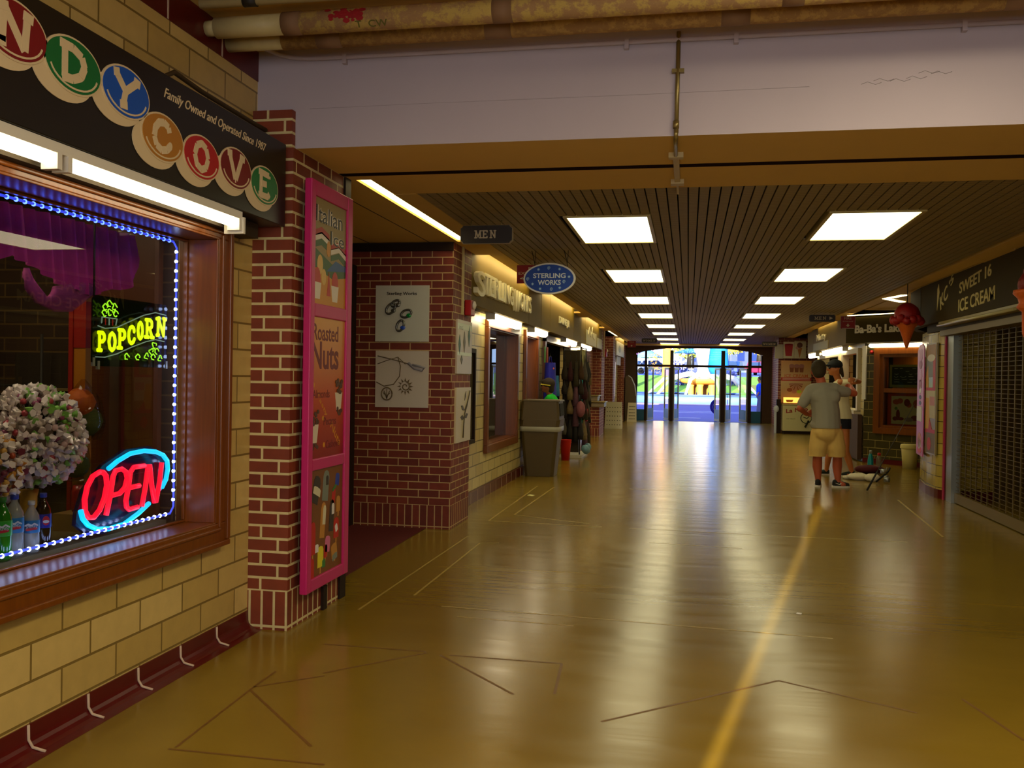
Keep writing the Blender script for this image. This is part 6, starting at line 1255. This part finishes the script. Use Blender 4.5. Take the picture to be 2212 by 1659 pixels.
# ---- woman in cap, white shirt and dark shorts
t = thing('person', 'person in dark cap, sunglasses, cream top and dark shorts behind the grey shirt', 'person', (2.45, 15.4, 0))
HW = Vector((2.30, 15.35, 1.735))
caps = [((2.42, 15.42, .90), .125, (2.39, 15.42, 1.15), .115), ((2.39, 15.42, 1.15), .11, (2.38, 15.40, 1.34), .105), ((2.37, 15.25, 1.515), .055, (2.39, 15.55, 1.515), .055), ((2.37, 15.40, 1.520), .06, (2.33, 15.37, 1.62), .048), ((2.33, 15.37, 1.60), .048, HW + Vector((0, 0, -.04)), .058),
 ((2.42, 15.26, 1.510), .048, (2.63, 15.12, 1.530), .037), ((2.63, 15.12, 1.530), .037, (2.50, 14.86, 1.560), .027), ((2.36, 15.55, 1.500), .048, (2.25, 15.45, 1.2), .037), ((2.25, 15.45, 1.2), .036, (2.2, 15.22, 1.32), .026),
 ((2.45, 15.38, .86), .095, (2.48, 15.36, .52), .062), ((2.48, 15.36, .52), .056, (2.49, 15.38, .40), .056), ((2.49, 15.38, .40), .056, (2.54, 15.42, .28), .055), ((2.54, 15.42, .28), .055, (2.60, 15.45, .08), .034), ((2.60, 15.45, .07), .034, (2.53, 15.44, .04), .03),
 ((2.38, 15.48, .86), .095, (2.30, 15.52, .50), .06), ((2.30, 15.52, .50), .055, (2.25, 15.56, .28), .052), ((2.25, 15.56, .28), .052, (2.23, 15.60, .08), .034), ((2.23, 15.6, .07), .034, (2.16, 15.59, .04), .03)]
caps += hand((2.50, 14.86, 1.560), (-.45, -.9, .05), (-.8, .3, -.4), .92, .8) + hand((2.2, 15.22, 1.32), (-.3, -.9, .2), (.9, -.2, .2), .92, .5)
balls = [(HW, .104, (1.05, .88, 1.15)), (HW + Vector((-.045, 0, -.07)), .055, (1, .9, .8)), (HW + Vector((-.115, 0, -.02)), .018, (1.3, .8, 1.2)), (HW + Vector((.01, -.09, -.02)), .026, (.8, .4, 1.1)), (HW + Vector((.01, .09, -.02)), .026, (.8, .4, 1.1))]
limbs('body', t, m_skin2, caps, balls)
m_cap = M('navy_black_cap', (14, 18, 18), .8)
limbs('cap', t, m_cap, [(HW + Vector((-.085, 0, .055)), .02, HW + Vector((-.17, 0, .04)), .015)], [(HW + Vector((0, 0, .055)), .114, (1.05, .92, .82)), (HW + Vector((-.11, 0, .05)), .06, (1.2, 1.1, .2))], .009)
limbs('hair', t, m_hair, [(HW + Vector((.085, 0, .01)), .035, HW + Vector((.12, .01, -.12)), .022)], [(HW + Vector((.07, 0, -.02)), .066, (.8, 1.25, 1.1))], .009)
b = B(M('sunglass_black', (10, 10, 10), .15)); b.ball(HW + Vector((-.092, -.045, .012)), .033, 10, 0, (.5, .9, .7)); b.ball(HW + Vector((-.092, .045, .012)), .033, 10, 0, (.5, .9, .7)); b.tube([HW + Vector((-.085, -.07, .015)), HW + Vector((.0, -.097, .015))], .005, 5); b.tube([HW + Vector((-.1, -.03, .016)), HW + Vector((-.1, .03, .016))], .005, 5); b.obj('sunglasses', t)
B(m_lip).ball(HW + Vector((-.105, 0, -.07)), .014, 8, 0, (.5, 1.4, .5)).obj('mouth', t)
m_creamtop = M('cream_jersey', (222, 212, 166), .9, noise=.08, nscale=7, bump=.15)
limbs('top', t, m_creamtop, [((2.435, 15.42, .92), .158, (2.40, 15.42, 1.2), .135), ((2.40, 15.42, 1.2), .135, (2.385, 15.40, 1.420), .14), ((2.37, 15.28, 1.500), .072, (2.385, 15.52, 1.500), .072), ((2.40, 15.27, 1.500), .068, (2.49, 15.21, 1.510), .055), ((2.37, 15.54, 1.490), .065, (2.31, 15.50, 1.32), .052)], [((2.435, 15.42, .94), .16, (1, .95, .4))], .011, 6, .935)
limbs('shorts', t, M('dark_navy_cotton', (16, 18, 30), .85), [((2.43, 15.42, .95), .135, (2.43, 15.42, .88), .14), ((2.455, 15.38, .9), .112, (2.47, 15.37, .70), .098), ((2.385, 15.47, .9), .112, (2.355, 15.48, .70), .098)], (), .011, 5, .775)
B(M('white_wristband', (224, 216, 190), .8)).cyl((2.525, 14.91, 1.555), (2.50, 14.865, 1.560), .034, .033, 14).obj('wristband', t)
m_trainer = M('dark_green_shoe', (24, 34, 22), .7)
shoe((2.57, 15.45, 0), t, math.radians(180), m_trainer, .9, False); shoe((2.20, 15.60, 0), t, math.radians(186), m_trainer, .9, False)
# ---- boy behind the litter bin
t = thing('person', 'young person in bright green T-shirt with yellow glasses behind the litter bin', 'person', (-2.32, 15.1, 0))
HB = Vector((-2.30, 15.08, 1.375))
caps = [((-2.24, 15.1, .72), .11, (-2.24, 15.1, 1.010), .11), ((-2.24, 15.1, 1.010), .11, (-2.24, 15.1, 1.130), .11), ((-2.25, 14.97, 1.180), .05, (-2.23, 15.23, 1.180), .05), ((-2.24, 15.1, 1.200), .045, (-2.27, 15.09, 1.26), .042), ((-2.27, 15.09, 1.24), .042, HB + Vector((0, 0, -.03)), .055),
 ((-2.24, 14.96, 1.170), .042, (-2.23, 14.90, .88), .034), ((-2.23, 14.90, .88), .033, (-2.35, 14.88, .76), .024), ((-2.24, 15.24, 1.170), .042, (-2.23, 15.30, .88), .034), ((-2.23, 15.30, .88), .033, (-2.33, 15.30, .74), .024),
 ((-2.24, 15.03, .70), .085, (-2.24, 15.02, .40), .058), ((-2.24, 15.02, .40), .054, (-2.23, 15.02, .06), .034), ((-2.23, 15.02, .06), .034, (-2.31, 15.02, .04), .03), ((-2.24, 15.17, .70), .085, (-2.24, 15.18, .40), .058), ((-2.24, 15.18, .40), .054, (-2.23, 15.18, .06), .034), ((-2.23, 15.18, .06), .034, (-2.31, 15.18, .04), .03)]
caps += hand((-2.35, 14.88, .76), (-.7, 0, -.6), (-.5, .2, .6), .8, .5) + hand((-2.33, 15.30, .74), (-.7, 0, -.6), (-.5, -.2, .6), .8, .5)
balls = [(HB, .09, (1.05, .88, 1.18)), (HB + Vector((-.04, 0, -.07)), .05, (1, .9, .8)), (HB + Vector((-.098, 0, -.025)), .016, (1.2, .8, 1.1)), (HB + Vector((.01, -.076, -.025)), .023, (.8, .4, 1.1)), (HB + Vector((.01, .076, -.025)), .023, (.8, .4, 1.1))]
limbs('body', t, m_skin3, caps, balls)
limbs('hair', t, M('dark_hair', (46, 34, 16), .8, noise=.3, nscale=50), [(HB + Vector((.04, 0, .03)), .08, HB + Vector((.055, 0, -.06)), .06)], [(HB + Vector((.018, 0, .042)), .106, (1.06, .96, .95)), (HB + Vector((-.06, 0, .075)), .05, (1, 1.4, .7))], .009)
b = B(M('yellow_frame', (236, 226, 60), .4)); b.tube([HB + Vector((.06, -.092, .012)), HB + Vector((-.03, -.094, .022)), HB + Vector((-.105, -.045, .03)), HB + Vector((-.11, .045, .03)), HB + Vector((-.03, .094, .022))], .009, 6); b.obj('glasses', t)
b = B(m_eye); b.ball(HB + Vector((-.092, -.035, .008)), .018, 8, 0, (.6, 1, .8)); b.ball(HB + Vector((-.092, .035, .008)), .018, 8, 0, (.6, 1, .8)); b.obj('lens', t)
B(m_lip).ball(HB + Vector((-.09, 0, -.07)), .013, 8, 0, (.5, 1.4, .5)).obj('mouth', t)
limbs('t_shirt', t, M('bright_green_jersey', (14, 190, 40), .85), [((-2.24, 15.1, .74), .135, (-2.24, 15.1, 1.110), .13), ((-2.25, 14.98, 1.175), .066, (-2.23, 15.22, 1.175), .066), ((-2.24, 14.96, 1.170), .058, (-2.24, 14.92, 1.030), .052), ((-2.24, 15.24, 1.170), .058, (-2.24, 15.28, 1.030), .052), ((-2.24, 15.1, 1.180), .06, (-2.25, 15.1, 1.215), .055)], (), .011)
limbs('shorts', t, m_shopdark, [((-2.24, 15.1, .72), .14, (-2.24, 15.1, .66), .14), ((-2.24, 15.03, .66), .10, (-2.24, 15.02, .46), .085), ((-2.24, 15.17, .66), .10, (-2.24, 15.18, .46), .085)], (), .011)
# ---- passer-by outside the doors
t = thing('person', 'person in bright blue top and grey trousers outside the right door pane', 'person', (3.15, 43, 0))
HP = Vector((3.18, 43, 1.62))
limbs('body', t, m_skin2, [((3.2, 43, .95), .13, (3.2, 43, 1.3), .15), ((3.2, 43, 1.35), .06, HP, .07), ((3.2, 42.82, 1.36), .05, (3.15, 42.78, 1.05), .04), ((3.15, 42.78, 1.05), .038, (3.05, 42.8, .86), .03), ((3.2, 43.18, 1.36), .05, (3.22, 43.22, 1.05), .04), ((3.22, 43.22, 1.05), .038, (3.15, 43.2, .84), .03), ((3.2, 42.92, .9), .09, (3.12, 42.92, .1), .05), ((3.2, 43.08, .9), .09, (3.28, 43.08, .1), .05), ((3.12, 42.92, .06), .045, (3.0, 42.92, .045), .04), ((3.28, 43.08, .06), .045, (3.16, 43.08, .045), .04)], [(HP, .1, (1, .9, 1.2))], .012)
limbs('hair', t, m_hair, [], [(HP + Vector((.02, 0, .03)), .11, (.95, .92, 1.05))], .012)
limbs('top', t, M('bright_blue_jersey', (10, 70, 220), .85), [((3.2, 43, .88), .17, (3.2, 43, 1.28), .17), ((3.2, 42.84, 1.36), .085, (3.2, 43.16, 1.36), .085), ((3.2, 42.82, 1.34), .07, (3.16, 42.78, 1.08), .06), ((3.2, 43.18, 1.34), .07, (3.22, 43.22, 1.08), .06)], (), .014)
limbs('trousers', t, M('grey_trousers', (110, 100, 130), .85), [((3.2, 43, .9), .16, (3.2, 43, .84), .16), ((3.2, 42.92, .84), .11, (3.13, 42.92, .18), .08), ((3.2, 43.08, .84), .11, (3.27, 43.08, .18), .08)], (), .014)
# ================================================================ GLASS DOORS
m_dglass = glass_mat('door_glass', (226, 238, 244), .8); m_alu = M('pale_door_stile', (150, 140, 110), .4, metal=.4); m_kick = M('teal_kick_panel', (20, 90, 120), .4)
t = thing('door_glazing', 'glass panes above and beside the doors under the shallow arch', 'window', (.36, 34.4, 2.08))
for (x0, x1), za in zip(zip([p[1] for p in PST], [p[0] for p in PST[1:]]), (2.45, 2.6, 2.68, 2.58, 2.47)):
    b = B(m_dglass); b.face([(x0, EY+.08, 2.085), (x1, EY+.08, 2.085), (x1, EY+.08, za), (x0, EY+.08, za)]); b.obj('pane', t)
for x0, x1 in ((-1.87, -1.60), (2.25, 2.59)):
    b = B(m_dglass); b.face([(x0, EY+.08, .42), (x1, EY+.08, .42), (x1, EY+.08, 2.0), (x0, EY+.08, 2.0)]); b.obj('pane', t)
    b = B(m_kick); b.box(x0, x1, EY+.05, EY+.11, 0, .42); b.obj('kick_panel', t)
proto = None
for hx, ang, lab in ((-1.50, 76, 'open glass door leaf hinged at the far left mullion'), (-.69, 104, 'open glass door leaf hinged left of the wide left post'), (-.53, 78, 'open glass door leaf hinged right of the wide left post'), (1.15, 102, 'open glass door leaf hinged left of the wide right post'), (1.33, 74, 'open glass door leaf hinged right of the wide right post'), (2.11, 106, 'open glass door leaf hinged at the far right mullion')):
    if proto is None:
        t = thing('door', lab, 'door', (hx, EY+.12, 0), 'open glass door leaves', math.radians(ang)); proto = t
        for x0 in (0, .73): B(m_alu).box(x0, x0+.07, -.02, .02, .01, 1.99).obj('stile', t, local=True)
        for z0, z1 in ((.01, .10), (1.91, 1.99)): B(m_alu).box(.07, .73, -.02, .02, z0, z1).obj('rail', t, local=True)
        B(m_kick).box(.07, .73, -.012, .012, .10, .45).obj('kick_panel', t, local=True)
        b = B(m_dglass); b.face([(.07, 0, .45), (.73, 0, .45), (.73, 0, 1.91), (.07, 0, 1.91)]); b.obj('glass', t, local=True)
        b = B(m_dark); b.tube([(.08, -.06, 1.02), (.72, -.06, 1.02)], .014, 8); b.tube([(.08, -.06, 1.02), (.08, 0, 1.02)], .012, 6); b.tube([(.72, -.06, 1.02), (.72, 0, 1.02)], .012, 6); b.obj('push_bar', t, local=True)
    else: dup(proto, (hx, EY+.12, 0), lab, rotz=math.radians(ang))
t = thing('spiral_disc', 'round deep blue disc with pale spiral beside the right wide door post', 'disc', (1.07, 35.5, .27))
B(mm((24, 10, 210), .5)).ell((1.07, 35.52, .54), X, Z, .25, .29, .05, 32).obj('disc', t)
b = B(mm((190, 170, 240))); b.tube([(1.07+(.03+.006*i)*math.cos(i*.5), 35.465, .54+(.035+.007*i)*math.sin(i*.5)) for i in range(26)], .008, 5); b.obj('spiral', t)
B(m_dark).box(1.0, 1.14, 35.45, 35.6, 0, .26).obj('foot', t)
# ================================================================ OUTSIDE: square with fountain, trees, cars
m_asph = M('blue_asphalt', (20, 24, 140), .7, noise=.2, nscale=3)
b = B(m_asph, mm((216, 216, 236)), mm((170, 130, 160)))
b.box(-40, 40, 34.35, 58, -.25, -.015); b.box(-40, 40, 58, 72, -.2, .02, 2)
for y in (44.5, 46.2, 38.0): b.box(-1.0 if y < 40 else -9, .5 if y < 40 else 9, y, y+.09, -.015, -.008, 1)
struct(b, 'ground_square')
m_grass = M('lit_grass', (120, 180, 60), .9, noise=.3, nscale=2)
b = B(m_grass); b.hexa([(-40,72,-.3),(40,72,-.3),(40,90,1.6),(-40,90,1.6),(-40,72,.05),(40,72,.05),(40,90,2.0),(-40,90,2.0)]); struct(b, 'ground_lawn')
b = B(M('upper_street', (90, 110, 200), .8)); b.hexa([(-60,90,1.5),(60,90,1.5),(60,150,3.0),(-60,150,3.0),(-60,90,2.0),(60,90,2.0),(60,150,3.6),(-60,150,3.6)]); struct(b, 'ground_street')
b = B(mm((236, 200, 210))); b.box(-40, 40, 71.5, 72.6, 0, .14); struct(b, 'ground_kerb')
FC = Vector((1.0, 66, 0))
t = thing('fountain', 'stone fountain with an orange basin on short columns and white spray, outside the doors', 'fountain', FC)
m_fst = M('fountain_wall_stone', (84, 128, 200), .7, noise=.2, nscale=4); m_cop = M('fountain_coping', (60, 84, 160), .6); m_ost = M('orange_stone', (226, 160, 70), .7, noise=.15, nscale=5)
B(m_fst).lathe([(6.3, 0), (6.3, .52), (5.9, .52), (5.9, .1)], FC, 48).obj('pool_wall', t, smooth=False)
B(m_cop).lathe([(6.4, .52), (6.4, .62), (5.8, .62), (5.8, .52)], FC, 48).obj('coping', t)
B(M('pool_water', (150, 190, 230), .1)).lathe([(5.9, .40), (5.88, .42)], FC, 40).obj('water', t)
for a in range(6):
    p = FC + Vector((.85*math.cos(a*1.047+.3), .85*math.sin(a*1.047+.3), 0)); B(m_ost).lathe([(.24, .3), (.2, .5), (.2, 1.1), (.26, 1.26)], p, 14).obj('column', t, smooth=True)
B(m_ost).lathe([(.6, 1.24), (1.4, 1.34), (1.62, 1.5), (1.65, 1.66), (1.5, 1.66), (1.3, 1.5)], FC, 32).obj('basin', t, smooth=True)
b = B(M('white_spray', (240, 240, 250), .9, alpha=.55)); b.lathe([(.5, 1.6), (.35, 2.6), (.5, 3.4), (.9, 4.2), (.5, 4.9), (.1, 5.2)], FC, 16)
for k in range(10):
    a = k*.628; p = FC + Vector((3.9*math.cos(a), 3.9*math.sin(a), .45)); b.tube([p, p.lerp(FC + Z*2.6, .3) + Z*.5, p.lerp(FC + Z*1.9, .75) + Z*.5, FC + Z*1.8 + (p-FC)*.2], [.07, .13, .16, .2], 7)
b.obj('spray', t, smooth=True)
def leaves(name, parent, mat, blobs, n, s):
    b = B(mat)
    tot = sum(r**2 for _, r, _ in blobs)
    for c, r, sc in blobs:
        for i in range(int(n*r*r/tot)):
            d = Vector((random.gauss(0, 1), random.gauss(0, 1), random.gauss(0, 1))).normalized()*r*random.random()**.4
            p = Vector(c) + Vector((d.x*sc[0], d.y*sc[1], d.z*sc[2])); u = Vector((random.gauss(0,1), random.gauss(0,1), random.gauss(0,1))).normalized(); v = u.orthogonal().normalized(); w = s*random.uniform(.6, 1.3)
            b.face([p - u*w, p + v*w*.5, p + u*w, p - v*w*.5])
    return b.obj(name, parent)
def tree(x, y, z, h, tr, crown, mat, bark, n, s, lab, grp='trees outside the doors', nm='tree'):
    t = thing(nm, lab, 'tree', (x, y, z), grp)
    b = B(bark); b.tube([(x, y, z), (x+.05, y, z+h*.35), (x-.05, y, z+h*.7), (x, y, z+h)], [tr*1.35, tr, tr*.9, tr*.5], 12)
    for k in range(5): a = k*1.26; b.tube([(x, y, z+h*(.6+.06*k)), (x+math.cos(a)*h*.18, y+math.sin(a)*h*.18, z+h*(.85+.06*k))], [tr*.4, tr*.15], 7)
    b.obj('trunk', t, smooth=True); leaves('crown', t, mat, [((x+c[0], y+c[1], z+c[2]), r, (1, 1, .8)) for c, r in crown], n, s); return t
tree(-1.72, 74, .3, 8, .36, [((-.8, .3, 2.2), .6), ((-.75, 0, 3.0), .65), ((.1, 0, 8.0), 2.2), ((-1.6, 0, 7.4), 1.6)], M('amber_leaf', (230, 150, 60), .8), M('sunlit_bark', (222, 150, 70), .9, noise=.2, nscale=10), 900, .10, 'tree with thick orange bark and twiggy shoots outside the left door')
tree(-4.6, 80, 1.0, 4.6, .22, [((0, 0, 4.2), 2.2), ((1.6, 0, 4.6), 1.6), ((-2, 0, 4), 1.8)], M('purple_leaf', (96, 56, 120), .8, noise=.3), m_pipedark, 1600, .22, 'purple leaved tree outside behind the left door pane')
tree(.2, 112, 3.0, 7, .35, [((0, 0, 3.6), 3.0), ((2.4, 0, 4.4), 2.6), ((-2.4, 0, 4.2), 2.4), ((5, 1, 3.6), 2.4)], M('yellow_green_leaf', (190, 200, 80), .8, noise=.3), m_pipedark, 2600, .3, 'pale yellow green tree behind the fountain')
tree(8.2, 112, 3.0, 6, .3, [((0, 0, 3.8), 2.6), ((-2.2, 0, 3.4), 2.0), ((2.4, 0, 3.4), 2.2)], M('gold_leaf', (216, 190, 80), .8, noise=.3), m_pipedark, 1800, .3, 'golden green tree behind the right door panes')
for x, y, r, lab in ((-1.2, 82, 1.25, 'dark bluish shrub left of the fountain spray'), (2.9, 82, 1.15, 'dark bluish shrub right of the fountain spray')):
    t = thing('shrub', lab, 'shrub', (x, y, 1.1), 'shrubs behind the fountain')
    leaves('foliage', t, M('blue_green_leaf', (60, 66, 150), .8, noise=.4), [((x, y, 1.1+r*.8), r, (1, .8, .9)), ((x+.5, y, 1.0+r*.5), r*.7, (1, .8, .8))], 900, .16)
    B(m_pipedark).tube([(x, y, 1.0), (x, y, 1.9)], .06, 7).obj('stem', t)
def parasol(x, y, z, r, h, c, lab, closed=False):
    t = thing('parasol', lab, 'parasol', (x, y, z), 'parasols in the square')
    B(mm((200, 196, 190))).tube([(x, y, z), (x, y, z+h)], .035, 8).obj('pole', t)
    b = B(M('canvas_%d_%d_%d' % c, c, .8))
    if closed: b.lathe([(r*.75, h*.42), (r, h*.5), (r*.8, h*.8), (.1, h*1.15)], (x, y, z), 14)
    else: b.lathe([(r, h*.84), (r*.98, h*.86), (.05, h*1.05)], (x, y, z), 8)
    b.obj('canopy', t)
parasol(1.75, 56, -.015, .62, 4.6, (10, 120, 220), 'big closed bright blue parasol high behind the middle door', True)
parasol(-3.3, 76, .5, 1.2, 3.4, (100, 150, 220), 'open pale blue parasol outside left of the orange tree'); parasol(.3, 92, 2.05, 1.8, 2.6, (110, 190, 220), 'open pale blue parasol behind the fountain'); parasol(-5.3, 84, 1.2, 1.3, 2.8, (226, 40, 60), 'open red parasol outside in the far left pane')
def car(x, y, z, rot, c, lab):
    t = thing('car', lab, 'car', (x, y, z), 'cars parked beyond the fountain', rot)
    b = B(M('car_%d_%d_%d' % c, c, .25)); pr = [(-2.1, .3), (-2.12, .75), (-1.9, .9), (-1.5, .95), (-1.0, 1.42), (.5, 1.45), (1.1, .98), (1.9, .86), (2.1, .7), (2.1, .3)]
    b.prism(pr, (0, .85, 0), X, Z, 1.7); b.obj('body', t, local=True, bevel=.06)
    b = B(M('car_window', (40, 60, 100), .1)); b.prism([(-1.4, .97), (-.95, 1.36), (.45, 1.39), (.98, 1.0)], (0, .86, 0), X, Z, 1.72); b.prism([(-.7, 1.0), (.7, 1.0), (.6, 1.36), (-.6, 1.36)], (-1.28, 0, 0), -Y, Z, .35); b.obj('window', t, local=True)
    for wx in (-1.3, 1.3):
        for wy in (-.8, .8): b = B(m_black); b.cyl((wx, wy-.1, .32), (wx, wy+.1, .32), .32, n=18); b.obj('wheel', t, local=True)
car(4.5, 97, 2.15, 1.35, (30, 60, 140), 'dark blue car parked beyond the fountain'); car(7.1, 97, 2.15, 1.2, (190, 30, 70), 'red car at the right beyond the fountain'); car(-3.6, 97, 2.15, 0, (130, 140, 170), 'pale grey blue car at the left beyond the lawn')
t = thing('bench', 'pale wooden bench on the grass behind the right door panes', 'bench', (4.6, 74.5, .3))
m_bw = mm((226, 206, 120))
B(m_bw).box(3.9, 5.3, 74.3, 74.8, .78, .83).obj('seat', t); B(m_bw).box(3.9, 5.3, 74.8, 74.85, .88, 1.25).obj('backrest', t)
for x in (4.0, 5.2): B(m_bw).box(x-.04, x+.04, 74.35, 74.8, .25, .78).obj('leg', t)
t = thing('building', 'pale house with an amber gable across the street at the right', 'building', (8.6, 128, 2.9))
B(mm((236, 226, 216))).box(5.5, 11.5, 124, 132, 2.6, 7.5).obj('wall', t); B(mm((220, 150, 60))).prism([(-.5, 0), (6.5, 0), (3, 2.4)], (5.5, 132.3, 7.5), X, Z, 8.6).obj('roof', t)
for x in (6.3, 8.0, 9.7): B(mm((120, 140, 200))).box(x, x+.9, 123.95, 124, 4.2, 5.6).obj('window', t)
t = thing('building', 'long pale building across the street behind the fountain', 'building', (-4, 135, 3))
B(mm((226, 216, 210))).box(-12, 4.8, 130, 138, 2.6, 8.5).obj('wall', t); B(mm((150, 110, 140))).box(-12.4, 5.2, 129.6, 138.4, 8.5, 8.9).obj('roof', t)
for k in range(7): B(mm((130, 150, 210))).box(-11+2.2*k, -10+2.2*k, 129.95, 130, 4.2, 6.0).obj('window', t)
for x, y, lab in ((2.15, 80, 'white lamp post right of the fountain spray'), (5.6, 88, 'amber lamp post before the parked cars')):
    t = thing('lamp_post', lab, 'lamp', (x, y, .9), 'lamp posts'); B(mm((240, 220, 190))).tube([(x, y, .7), (x, y, 5.2)], .06, 8).obj('post', t); B(m_white).ball((x, y, 5.3), .18, 10).obj('globe', t)
# ================================================================ what is printed on or fixed to a board belongs to that board
for o in list(COL.objects):
    if o.parent is None and o.type == 'EMPTY':
        ch = {}
        for c in o.children: ch.setdefault(c.name.split('.')[0], []).append(c)
        for host, guests in (('board', ('lettering', 'letter_disc', 'arrow', 'edging', 'emblem', 'item_rows', 'ring_picture', 'chain', 'tree_pendant', 'sun_pendant', 'leaf_pendant', 'leaf_picture', 'flower_picture', 'gloss_band', 'cone_drawing', 'treat_picture', 'price_label', 'picture_panel', 'cup_picture', 'cone_picture', 'ice_cream_picture')),
            ('plate', ('lettering', 'outline', 'stripe', 'kernel_outline')), ('backing', ('lettering', 'arc_tube')), ('face', ('lettering', 'star', 'spiral')), ('hood', ('opening',)), ('insulation', ('tape_band', 'paint_blotch', 'lettering')), ('slate', ('chalk_writing',)), ('sheet', ('fruit_picture',)), ('batten', ('lamp_holder',)), ('disc', ('spiral',)), ('wall', ('window',)), ('picture', ('bowl_picture',)), ('body', ('emblem', 'lid')), ('cap', ())):
            if len(ch.get(host, ())) == 1:
                for g in guests:
                    for c in ch.get(g, ()): c.parent = ch[host][0]
        if 'shoe' in ch and len(ch['shoe']) == 2:
            for i, c in enumerate(ch.get('sole', ())): c.parent = ch['shoe'][i]
            k = len(ch.get('side_mark', ()))
            for i, c in enumerate(ch.get('side_mark', ())): c.parent = ch['shoe'][i*2//k]
